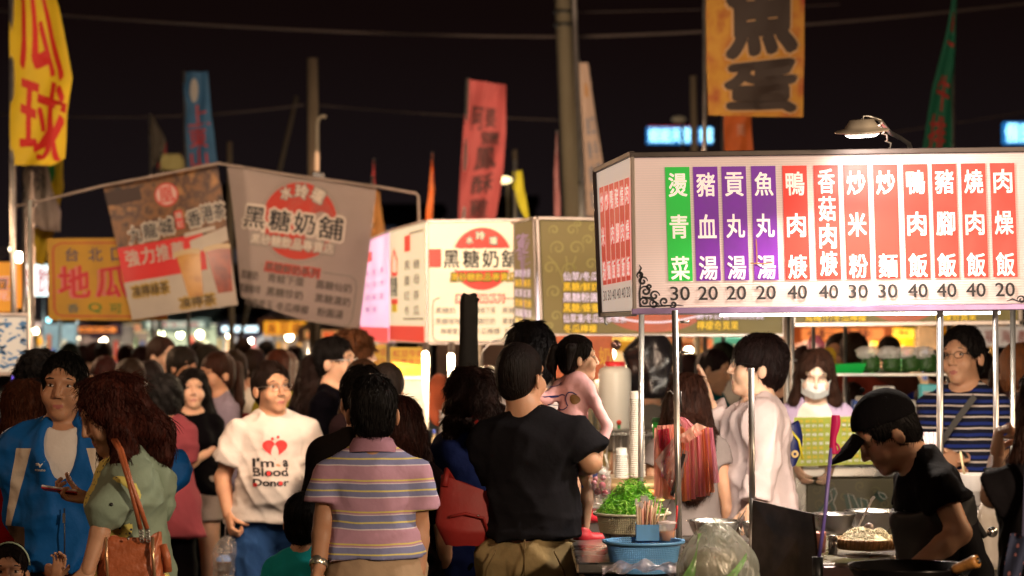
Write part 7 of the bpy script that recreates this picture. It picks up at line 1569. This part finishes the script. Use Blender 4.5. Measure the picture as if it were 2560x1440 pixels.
# iced tea cup
cp=P(1666,1352,690,-.02); t=thing('drink_cup','clear plastic cup of milky orange tea with a red straw','drink cup',cp)
MB().lathe(cp,[(0,.002),(.026,.002),(.034,.062),(.036,.064),(.036,.066),(.033,.066)],24).build('cup',mat('cup_clear',(.8,.78,.76),.1,alpha=.35,spec=.8),t); MB().lathe(cp,[(0,.004),(.025,.004),(.0295,.036),(0,.036)],24).build('tea',mat('milk_tea',(.58,.22,.06),.3),t)
MB().lathe(cp+V3((0,0,.064)),[(.037,0),(.036,.006),(.012,.012),(0,.012)],24).build('lid',mat('lid_pinkish',(.75,.62,.60),.15,alpha=.5),t); MB().tube([cp+V3((.012,0,.03)),P(1689,1318,690,-.02),P(1692,1263,690,-.02)],.0033,8).build('straw',mat('straw_red',(.60,.02,.02),.35),t)
# hanging plastic bags on the post
def bagfilm(name,lab,sheets,base):
    t=thing(name,lab,'plastic bags',base)
    for k,(q,m,dy,wv) in enumerate(sheets):
        (ax_0,ay0),(bx0,by0),(cx0,cy0),(dx0,dy0)=q
        def f(u,v):
            x=lerp(lerp(ax_0,bx0,u),lerp(dx0,cx0,u),v); y=lerp(lerp(ay0,by0,u),lerp(dy0,cy0,u),v); p=P(x,y,672); p.y+=dy+wv*math.sin(u*9+k*1.7+v*2)+wv*.5*math.sin(u*23+v*5+k); return p
        MB().grid(f,16,14).build('bag_sheet',m,t)
    return t
pk=lambda n,c_,a_=.88: film(n,c_,a_,.25,.35,14,.08,(1,1,.25))
p1,p2_,p3,p4=pk('film_salmon',(.95,.42,.33)),pk('film_pink',(.92,.30,.38)),pk('film_orange',(.95,.33,.14)),pk('film_peach',(.95,.62,.48))
bagfilm('hanging_bags','bundle of salmon pink plastic bags hung left of the steel post',[
 ([(1642,1064),(1690,1060),(1700,1250),(1636,1246)],p1,-.01,.010),([(1636,1070),(1680,1062),(1692,1240),(1634,1238)],p1,.0,.012),([(1668,1062),(1708,1066),(1704,1246),(1668,1248)],p3,.004,.008),
 ([(1644,1074),(1672,1070),(1676,1118),(1648,1120)],pk('film_magenta',(.55,.02,.08),.9),-.022,.006),([(1650,1120),(1672,1112),(1674,1140),(1656,1136)],MATS['film_magenta'],-.024,.004),
 ([(1650,1150),(1662,1144),(1664,1198),(1652,1190)],pk('film_lilac',(.50,.18,.36),.9),-.024,.004),
 ([(1684,1090),(1702,1118),(1690,1246),(1636,1150)],clear2,-.034,.006),([(1706,1122),(1721,1128),(1690,1247),(1673,1236)],clear2,-.042,.003),([(1704,1132),(1712,1134),(1682,1240),(1673,1234)],black,-.047,.002)],P(1668,1060,672))
rbn=[]
for k in range(0,13,2):
    x=1704+k*5.2; m=[p3,p1,p2_,p3,p4,pk('film_rose',(.85,.28,.40)),p2_][k%7]; bot=[1250,1250,1246,1248,1236,1238,1240,1236,1238,1240,1230,1218,1206][k]
    rbn.append(([(x-6,1066+abs(k-6)*.5),(x+15,1064+abs(k-6)*.8),(x+22+k*.9,bot),(x+0+k*.8,bot+2)],m,-.03+.008*math.sin(k*1.9)+k*.002,.010))
bagfilm('hanging_bags','bundle of orange and rose plastic bags hanging right of the steel post',rbn+[([(1684,1096),(1740,1056),(1764,1066),(1694,1110)],p4,-.055,.008),([(1694,1098),(1736,1070),(1754,1080),(1710,1108)],p1,-.062,.006),([(1690,1040),(1712,1044),(1738,1066),(1708,1072)],p2_,-.02,.006)],P(1738,1060,672))
MB().tube([P(1700,978,674,-.02),P(1703,1030,674,-.02)],.004,6).build('pen',black,label='thin black stick clipped to the steel post above the plastic bags',category='stick')
# knotted translucent waste bag
wb=P(1786,1304,760); t=thing('waste_bag','big translucent grey green plastic bag tied up on the counter','plastic bag',P(1786,1440,760))
tr_=film('bag_film_green',(.46,.48,.40),.46,.3,1.0,11,.13,(1.6,1.6,.35)); 
def wbf(u,v):
    a=2*PI*u; k=math.sin(min(1,(v*1.5))*PI/2)**.62*(1+.18*v); r1=.119*k*(1+.05*math.sin(3*a+2)+.04*math.sin(7*a+v*5)+.025*math.sin(13*a-v*8))
    return P(1786,1302,760)+V3((r1*math.cos(a)+.01*v,r1*.8*math.sin(a),-.24*v+.012*math.sin(2*a)*(1-v)))
MB().grid(wbf,48,26).build('bag_film',tr_,t)
MB().grid(lambda u,v:P(lerp(1700,1740,v)+12*math.sin(3*v+u*2)+u*22,lerp(1440,1330,v),765,-.06+.01*math.sin(9*u)),4,12).build('film_fold',film('bag_fold_green',(.22,.50,.12),.7,.3,.8,12),t)
MB().grid(lambda u,v:P(lerp(1800,1862,v)+u*18*(1-v),lerp(1440,1375,v**1.4)+u*16,765,-.07+.01*math.sin(9*u)),4,12).build('film_fold',MATS['bag_fold_green'],t)
MB().lathe(P(1780,1450,760),[(0,0),(.08,0),(.095,.05),(.07,.10),(0,.11)],20).build('contents',mat('bag_contents',(.30,.26,.20),.7,var=.4,vs=14),t)
t=thing('crumpled_film','crumpled clear plastic film in front of the blue basket','plastic bag',P(1600,1436,745))
MB().grid(lambda u,v:P(lerp(1505,1690,u),1412+20*v-10*math.sin(3*u)+6*math.sin(19*u+3*v),745,-.02-.05*v+.02*math.sin(14*u+6*v)+.01*math.sin(33*u)),40,8).build('film',film('crumple',(.62,.54,.58),.62,.2,1,16,.15),t)
# whisk / tangled wires on the bowl
t=thing('whisk','thin steel tongs sticking out of the small bowl','tongs',P(1905,1320,650)); 
for k,(x0,y0,x1,y1) in enumerate([(1820,1312,1862,1275),(1822,1310,1858,1336),(1820,1312,1850,1278),(1828,1318,1852,1345)]): MB().tube([P(x0+20,y0,660),P(x1,y1,660,-.03)],.0018,5).build('wire',steel,t)
# seasoning can, tongs, tray with noodles
c_=P(2082,1387,720); t=thing('seasoning_can','small shiny steel seasoning can by the wok','can',c_)
MB().lathe(c_,[(0,0),(.016,0),(.016,.036),(.0165,.037),(.0165,.041),(.0155,.042),(.0155,.050),(.0165,.051),(.0165,.066),(.013,.069),(0,.069)],22).build('can_body',steel,t)
c_=P(2050,1388,700,.1); t=thing('plastic_jar','pale pink plastic jar half hidden behind the purple stick','jar',c_); MB().lathe(c_,[(0,0),(.032,0),(.036,.07),(.034,.075),(.0,.076)],22).build('jar_body',mat('jar_pink',(.65,.28,.24),.3),t)
tc_=P(2175,1378,715,.06); t=thing('noodle_tray','round woven bamboo tray piled with pale noodles','bamboo tray',tc_)
bam=mat('bamboo',(.46,.26,.10),.55,var=.35,vs=30,bump=.5,bs=60); r0=.115
b=MB(); b.lathe(tc_,[(0,.004),(r0*.9,.004),(r0*.98,.014),(r0*1.05,.040),(r0*1.02,.042),(r0*.94,.016),(0,.010)],40); b.build('tray_body',bam,t); b=MB()
for k in range(46): a=2*PI*k/46; b.tube([tc_+V3((r0*.99*math.cos(a),r0*.99*math.sin(a),.010)),tc_+V3((r0*1.06*math.cos(a+.05),r0*1.06*math.sin(a+.05),.041))],.0038,5)
b.build('tray_weave',bam,t)['kind']='stuff'
nd=mat('noodle',(.95,.84,.54),.45); nt_=thing('noodles','mound of pale yellow noodles on the bamboo tray','noodles',tc_+V3((0,0,.02)))
def mound(x,y): return .020+.055*max(0,1-((x+.02)**2+y*y)/(.095**2))+.03*max(0,1-((x-.07)**2+y*y)/(.05**2))
MB().lathe(tc_,[(r0*.95,.02),(r0*.7,.035),(r0*.4,.056),(0,.064)],28).build('mound_core',mat('noodle_core',(.92,.78,.46),.6),nt_)
b=MB()
for k in range(420):
    a=rr.uniform(0,2*PI); q=rr.random()**.6*r0*.93; x,y=q*math.cos(a),q*math.sin(a); h0=rr.uniform(0,2*PI); pts=[]
    for i in range(7): 
        h0+=rr.uniform(-.7,.7); x+=.007*math.cos(h0); y+=.007*math.sin(h0)
        if x*x+y*y>(r0*1.0)**2: x*=.95;y*=.95
        pts.append(tc_+V3((x,y,mound(x,y)+rr.uniform(-.002,.006))))
    b.tube(pts,.0013,4,cap=False)
b.build('noodle_strands',nd,nt_)['kind']='stuff'
MB().lathe(P(2180,1392,705,.06),[(0,0),(.13,.0),(.135,.006),(.13,.010),(0,.008)],44).build('steel_tray',steel,label='flat steel tray under the bamboo noodle tray',category='tray')
t=thing('serving_tongs','steel serving tongs standing up out of the noodle bowl','tongs',P(2170,1310,700,.1))
for k in(-1,1): MB().box((P(2192,1252,700,.1)+P(2155,1325,700,.1))/2+V3((k*.003,k*.006,0)),(.013,.0025,.115),(P(2192,1252,700,.1)-P(2155,1325,700,.1)).to_track_quat('Z','Y').to_matrix(),.0005).build('arm',steel,t)
MB().box(P(2192,1252,700,.1),(.022,.016,.009),Matrix.Rotation(-.9,3,'Y'),.002).build('bend',steel,t); MB().lathe(P(2174,1320,712,.02),[(.001,0),(.016,0),(.018,.004),(.001,.005)],9,R=Matrix.Rotation(PI/2,3,'X')).build('flower_tag',mat('tag_pinkish',(.6,.5,.48),.4,.5),t)
# purple stick with pink end
t=thing('plastic_swatter','long purple plastic stick with a pink hooked end, standing in front of the seller','stick',P(2050,1390,775))
MB().tube([P(2048,1392,775),P(2062,1290,775),P(2078,1120,775)],.0062,8).build('handle',mat('purple_plastic',(.14,.10,.38),.35),t)
MB().grid(lambda u,v:P(lerp(2073,2092,u)+4*math.sin(v*7)*u+7*(1-v),lerp(1038,1134,v),775,-.006*math.sin(PI*u)),6,20,th=.010).build('head',mat('pink_plastic',(.52,.015,.12),.3),t)
MB().tube([P(2088,1108,775),P(2096,1114,775),P(2099,1124,775),P(2093,1132,775),P(2082,1134,775)],.004,7).build('hook',MATS['pink_plastic'],t)
MB().tube([P(2044,1392,775),P(2046,1500,775)],.018,10).build('stand_tube',black,t)
# wok
wk=P(2275,1432,830); t=thing('wok','black iron wok with a turned wooden handle in front of the cook','wok',wk); iron=mat('wok_iron',(.010,.009,.009),.25,.6,var=.2)
MB().lathe(wk,[(0,-.085),(.09,-.065),(.15,-.03),(.182,.022),(.187,.024),(.186,.018),(.15,-.036),(.09,-.071),(0,-.091)],52).build('pan',iron,t)
h0=P(2352,1432,835,-.06); h1=P(2372,1418,838,-.08); h2=P(2428,1394,842,-.10)
MB().tube([h0,h1],[.008,.009],8).build('ferrule',steel,t); MB().tube([h1,lerp(h1,h2,.08),lerp(h1,h2,.3),lerp(h1,h2,.55),lerp(h1,h2,.85),lerp(h1,h2,.97),h2],[.012,.015,.0145,.016,.019,.019,.016],14).build('wooden_handle',mat('handle_wood',(.36,.16,.04),.4,var=.3,vs=25,stretch=(1,6,6)),t)
MB().lathe(h2,[(.004,0),(.009,.001),(.010,.004)],12,R=(h2-h1).to_track_quat('Z','Y').to_matrix()).build('handle_hole',black,t)
st2=thing('wok_stove','low black stove under the wok','stove',P(2250,HY,800)*1); st2.location.z=0; MB().box((P(2250,0,800).x,F/815,.45),(.75,.45,.9),None,.01).build('stove_body',mat('stove_dark',(.02,.018,.018),.5,.4,var=.3),st2); MB().lathe((wk.x,wk.y,.90),[(.10,0),(.13,.02),(.15,.08),(.14,.09),(.09,.03)],28).build('burner_ring',iron,st2)
# pot, bin, bag at the right
c_=P(2434,1262,560); t=thing('stock_pot','tall white enamel pot with a ladle behind the cook','pot',c_); MB().lathe(c_,[(0,0),(.068,0),(.075,.13),(.079,.134),(.079,.14),(.074,.14),(.070,.02),(0,.02)],32).build('pot_body',mat('enamel_white',(.62,.57,.55),.3),t); MB().lathe(c_,[(.072,.118),(0,.12)],30).build('soup',mat('soup_brown',(.45,.28,.14),.4,var=.3,vs=60),t)
MB().tube([P(2410,1187,560,-.01),P(2399,1128,560,-.02)],.0055,8).build('ladle_handle',mat('handle_cream',(.6,.5,.3),.4),t)
ts=thing('side_table','steel side table carrying the white pot and tub behind the cook','table',(P(2470,0,560).x,F/560,0)); MB().box((P(2490,0,560).x,F/560,P(0,1264,560).z-.012),(.5,.4,.02),None,.003).build('table_top',steel2,ts)
for sx in(-1,1):
    for sy in(-1,1): bar((P(2490,0,560).x+sx*.22,F/560+sy*.17,0),(P(2490,0,560).x+sx*.22,F/560+sy*.17,P(0,1264,560).z-.02),.012,'leg',steel2,ts,6)
c_=P(2465,1420,640); t=thing('food_tub','translucent cream plastic tub below the white pot','tub',c_); MB().lathe(c_,[(0,0),(.068,0),(.080,.20),(.088,.203),(.088,.21),(.078,.21)],30).build('tub_body',mat('tub_cream',(.68,.60,.42),.35,alpha=.85),t); MB().lathe(c_,[(.087,.212),(.06,.222),(0,.224)],26).build('lid',clear2,t)
c_=P(2500,1290,700); t=thing('carrier_bag','thin white carrier bag hanging from the right edge woman hand','carrier bag',c_+V3((0,0,.1))); MB().grid(bagshape(P(2492,1210,700),.13,.30,.08,9,.12,.14),26,18).build('bag_film',mat('bag_white',(.66,.60,.55),.35,alpha=.75,bump=.5,bs=15),t); MB().lathe(P(2480,1330,720),[(.001,0),(.018,0),(.020,.004),(.001,.006)],9,R=Matrix.Rotation(PI/2,3,'X')).build('dial_knob',steel,t)
# ---- behind: milk/drink stall props
def cups(x,yb,yt,s,r,lab,pitch,m):
    c=P(x,yb,s); t=thing('cup_stack',lab,'cup stack',c,0); h_=(yb-yt)/s; n=int(h_/pitch); prof=[(r*.86,0)]
    b=MB()
    for k in range(n): z=k*pitch; rr_=r*(1-.20*k/n); b.lathe(c+V3((.0006*math.sin(k*1.7),0,z)),[(rr_*.90,0),(rr_*.93,pitch*.55),(rr_,pitch*.6),(rr_,pitch*.95),(rr_*.9,pitch)],20)
    b.build('cup_rim',m,t)['kind']='stuff'; b=MB().lathe(c+V3((0,0,n*pitch)),[(r*.76,0),(r*.70,.03),(0,.031)],20); b.build('top_cup_base',m,t)
wcup=mat('white_cup',(.76,.70,.62),.35)
cups(1592,1192,995,560,.040,'tall tower of white paper cups behind the steel post',.0095,wcup); cups(1554,1194,1132,565,.034,'short stack of clear plastic bowls left of the cup tower',.0085,mat('clear_cup',(.72,.70,.66),.25,alpha=.8)); 
ttop=P(1545,1192,560); tb=thing('round_table','steel rimmed round serving table carrying the cup stacks','table',(ttop.x,F/560,0)); MB().lathe((ttop.x,F/560,ttop.z-.055),[(0,0),(.26,0),(.285,.012),(.29,.03),(.285,.05),(0,.053)],48).build('table_top',mat('table_rim',(.42,.27,.13),.4,.5,var=.2),tb); MB().lathe((ttop.x,F/560,0),[(.2,0),(.2,.03),(.05,.05),(.045,ttop.z-.06)],24).build('pedestal',steel2,tb)
MB().lathe((ttop.x,F/560,ttop.z-.20),[(.10,0),(.20,.03),(.255,.14),(.24,.145)],36).build('tub_below',steel2,tb)
c_=P(1510,1192,552); t=thing('small_bowl','small white bowl with a spoon on the round table','bowl',c_); MB().lathe(c_,[(0,0),(.02,0),(.036,.028),(.034,.029),(.018,.004),(0,.004)],24).build('bowl_body',mat('porcelain',(.7,.68,.62),.25),t); MB().tube([P(1522,1172,552),P(1512,1135,552)],[.004,.006],6).build('spoon',MATS['porcelain'],t)
c_=P(1537,1076,480); t=thing('drink_barrel','tall white drink barrel with red lid and tap behind the cups','barrel',c_); MB().lathe(c_,[(0,0),(.082,0),(.085,.02),(.085,.295),(.080,.318),(.055,.333),(0,.335)],32).build('barrel_body',mat('barrel_white',(.55,.54,.50),.4),t); MB().lathe(c_+V3((0,0,.335)),[(.052,0),(.052,.022),(0,.024)],24).build('lid',mat('lid_red',(.6,.02,.03),.35),t)
MB().ball(c_+V3((.018,-.088,.045)),.013).build('tap_knob',mat('tap_red',(.55,.05,.03),.4),t); MB().lathe(c_+V3((.018,-.088,.012)),[(.007,0),(.009,.02)],10).build('tap',mat('tap_green',(.03,.25,.08),.4),t)
sf=thing('barrel_shelf','steel rail shelf with upright bars under the white barrel','shelf',(c_.x,F/480,0)); MB().box((c_.x+.03,F/480,c_.z-.012),(.34,.26,.022),None,.003).build('shelf_board',steel,sf)
for k in range(9): bar((c_.x-.12+k*.037,F/480-.11,0),(c_.x-.12+k*.037,F/480-.11,c_.z-.02),.006,'bar',steel2,sf,6)
c_=P(1648,1190,540); t=thing('green_bottle','bright green drink bottle behind the steel post','bottle',c_); MB().lathe(c_,[(0,0),(.030,0),(.034,.09),(.026,.17),(.034,.22),(.030,.25),(0,.252)],22).build('bottle_body',mat('green_glass',(.04,.42,.06),.2,emit=(.03,.3,.03),es=.15),t); MB().lathe(c_+V3((0,0,.25)),[(.04,0),(.03,.02),(0,.022)],14).build('cap',mat('dark_green',(.01,.12,.03),.4),t)
t=thing('fruit_half','cut orange fruit half beyond the greens','fruit',P(1628,1235,600)); MB().ball(P(1628,1232,600),.020,16,10,(1.2,.8,.8)).build('flesh',mat('fruit_orange',(.6,.18,.03),.4),t); MB().ball(P(1624,1236,596,.01),.022,16,10,(1.2,.8,.8)).build('peel',mat('fruit_peel',(.25,.03,.02),.4),t)
t=thing('fruit_half','small yellow fruit half under the hanging bags','fruit',P(1648,1250,600)); MB().ball(P(1648,1250,600),.018,16,10,(1.2,.8,.6)).build('flesh',mat('fruit_yellow',(.65,.5,.12),.4),t)
# black covered object hanging behind the posts
t=thing('black_bag_bundle','big black plastic bag bundle hanging behind the steel post and barrel','plastic bag',P(1625,830,440)); MB().grid(bagshape(P(1628,838,440),.27,.36,.2,12,.5,.14),28,20).build('bag_film',mat('black_film',(.014,.012,.014),.25,bump=.7,bs=14,spec=.7),t)
t=thing('round_mirror','small round dark lens on a clip beside the papaya board','mirror',P(1540,862,455)); MB().lathe(P(1540,862,455),[(0,0),(.026,0),(.029,.004),(.026,.010),(0,.010)],24,R=Matrix.Rotation(PI/2,3,'X')).build('lens',mat('lens_dark',(.15,.08,.07),.1,.6),t)
# shelf with bags of greens
s=430; shf=thing('vegetable_shelf','wire shelf carrying bags of green vegetables and a green tray behind the cook','shelf',(P(2230,0,s).x,F/s,0)); z1=P(0,932,s).z
MB().box((P(2210,0,s).x,F/s,z1-.008),(.82,.3,.014)).build('shelf_board',steel2,shf); MB().box((P(2210,0,s).x,F/s,P(0,1055,s).z),(.82,.3,.02)).build('shelf_board',mat('blue_shelf',(.03,.10,.30),.4),shf)
for x in(2040,2120,2380): bar((P(x,0,s).x,F/s+.12,0),(P(x,0,s).x,F/s+.12,2.05),.012,'upright',steel2,shf,6)
for k,x in enumerate((2176,2228,2275,2316)):
    c_=P(x,930,s,-.02); t=thing('vegetable_bag',['leftmost','second','third','rightmost'][k]+' clear bag packed with dark green leaves on the wire shelf','vegetable bag',c_,0,'bags of greens on the shelf')
    b=MB(); rk=random.Random(k)
    MB().lathe(c_,[(0,0),(.042,.002),(.052,.03),(.050,.08),(.040,.10),(0,.105)],20,sy=.8).build('leaf_mass',blotch('leafmass_%d'%k,[(.008,.03,.006),(.03,.09,.012),(.012,.05,.008)],60,.5,bump=.8),t)
    for j in range(70): a=rk.uniform(0,6.28); z=rk.uniform(.005,.10); b.box(c_+V3((.050*math.cos(a),.042*math.sin(a),z)),(.014,.003,.010),Matrix.Rotation(rk.uniform(0,3),3,'Y')@Matrix.Rotation(a,3,'Z'))
    b.build('leaf_bits',mat('leaf_dark',(.02,.085,.012),.5),t)['kind']='stuff'; MB().grid(bagshape(c_+V3((-.02,0,.150)),.12,.075,.10,k+20,.45,.2),22,10).build('bag_film',mat('film_white',(.7,.66,.62),.3,alpha=.5,bump=.6,bs=25,spec=.7),t)
t=thing('green_tray','bright green plastic tray left of the bags of vegetables','tray',P(2104,930,s)); c_=P(2104,932,s,-.04); b=MB(); 
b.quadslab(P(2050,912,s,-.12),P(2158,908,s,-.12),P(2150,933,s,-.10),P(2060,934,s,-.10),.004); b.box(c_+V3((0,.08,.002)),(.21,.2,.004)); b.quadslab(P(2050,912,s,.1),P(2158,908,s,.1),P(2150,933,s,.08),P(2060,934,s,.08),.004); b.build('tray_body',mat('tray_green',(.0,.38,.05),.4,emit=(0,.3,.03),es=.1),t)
for k,(x,y,w_,h_,col,lab) in enumerate([(2320,960,44,42,'58c0c8','cyan packet under the wire shelf right of the seller'),(2210,965,50,45,'d8d0c8','white paper stack under the wire shelf'),(2160,990,40,50,'c8b8a8','pale tub on the lower shelf'),(2270,1000,36,40,'c0b8b0','grey white tub on the lower shelf'),(2140,1000,22,26,'4060b0','small blue cup on the lower shelf'),(2345,1080,50,40,'d05858','red and white packet on the far counter')]):
    c_=P(x,y+h_,s,.0); t=thing('packet',lab,'packet',c_); MB().box(c_+V3((0,0,h_/s/2)),(w_/s,.08,h_/s),None,.008).build('packet_body',mat('packet_'+col,rgb(col),.4,var=.15,vs=12),t); MB().box(c_+V3((0,-.043,h_/s*.45)),(w_/s*.7,.003,h_/s*.25)).build('printed_band',mat('band_grey',(.4,.4,.42),.5),t)
t=thing('straw_bundle','bundle of pink, white and pale blue straws in a box right of the cook cap','straw bundle',P(2330,1130,560)); 
for k in range(16): c_=P(2318+k*1.6,1128,560); MB().tube([c_,c_+V3((-.02+.0024*k,0,.085))],.0042,6).build('straw',mat('straw_c%d'%(k%4),[(.75,.7,.7),(.7,.3,.4),(.5,.65,.75),(.75,.7,.7)][k%4],.4),t)
MB().box(P(2332,1150,560),(.055,.05,.07),None,.003).build('straw_box',mat('box_salmon',(.6,.35,.25),.5),t)
t=thing('pink_bag','pink and yellow plastic bags hanging behind the seller head','plastic bag',P(2036,830,420)); MB().grid(bagshape(P(2038,838,420),.10,.17,.06,31,.35,.12),20,14).build('bag_film',pk('film_hotpink',(.72,.20,.30),.9),t); MB().grid(bagshape(P(2072,868,415),.08,.12,.06,32,.35,.12),20,14).build('bag_film',pk('film_yellow',(.72,.50,.05),.9),t)
# blue crate on the ground by the milk stall
c_=P(1118,1375,560); t=thing('blue_crate','blue plastic crate with red writing on its side behind the navy woman legs','crate',c_)
cb_=mat('crate_blue',(.008,.03,.22),.4,var=.15); x0,x1,y0,y1=1073,1165,1372,1520
a=P(x0,y0,560); e_=P(x1,y0,560); zt=a.z; 
for k in range(6): MB().box(((a.x+e_.x)/2,a.y,zt-.012-k*.045),(e_.x-a.x+.02,.02,.016 if k else .024)).build('rail',cb_,t)
for k in range(7): MB().box((lerp(a.x,e_.x,k/6),a.y+.002,zt-.13),(.010,.014,.25)).build('upright',cb_,t)
for sx in(a.x,e_.x):
    for k in range(6): MB().box((sx,a.y+.2,zt-.012-k*.045),(.02,.4,.016 if k else .024)).build('rail',cb_,t)
MB().box(((a.x+e_.x)/2,a.y+.4,zt-.13),(e_.x-a.x,.012,.25)).build('back_panel',cb_,t); MB().box(((a.x+e_.x)/2,a.y+.2,zt-.27),(e_.x-a.x,.4,.01)).build('floor',cb_,t)
lettering([('飲料',1108,1398,1126,1412,.03),('新鮮',1132,1396,1160,1412,.03),('水果',1130,1420,1160,1436,.03),('行',1108,1420,1122,1434,.03)],lambda x,y,o:P(x,y,560)+V3((0,-o-.012,0)),'lettering',mat('crate_red',(.55,.03,.03),.5),t)
zc=zt-.28
t2=thing('crate_stand','dark box under the blue crate','box',((a.x+e_.x)/2,a.y+.2,0)); MB().box(((a.x+e_.x)/2,a.y+.2,zc/2),(e_.x-a.x,.38,zc),None,.01).build('box_body',mat('box_dark',(.03,.03,.035),.6),t2); MB().box(((a.x+e_.x)/2,a.y+.2,zc-.03),(e_.x-a.x+.012,.392,.02)).build('box_lid',mat('box_dark2',(.05,.05,.055),.6),t2)
t=thing('steam_pot','round steel steamer pot with curved hose above the navy woman hair','pot',P(1218,935,420)); c_=P(1218,950,420); MB().lathe(c_,[(0,0),(.075,0),(.085,.05),(.088,.052),(.07,.065),(.02,.085),(0,.087)],28).build('pot_body',steel,t); MB().tube([P(1198,930,420),P(1205,880,420),P(1230,852,420),P(1275,845,420)],.005,7).build('hose',pole_m,t)
MB().box((P(1250,0,420).x,F/420,P(0,950,420).z/2-.005),(.6,.3,P(0,950,420).z-.01)).build('pot_cabinet',mat('cab_steel',(.3,.27,.25),.4,.6,var=.2),t)
MB().box((P(1250,0,360).x,F/352,1.0),(.9,.05,1.9)).build('stall_back_wall',mat('milk_backwall',(.10,.06,.05),.8,var=.5,vs=6),ms)
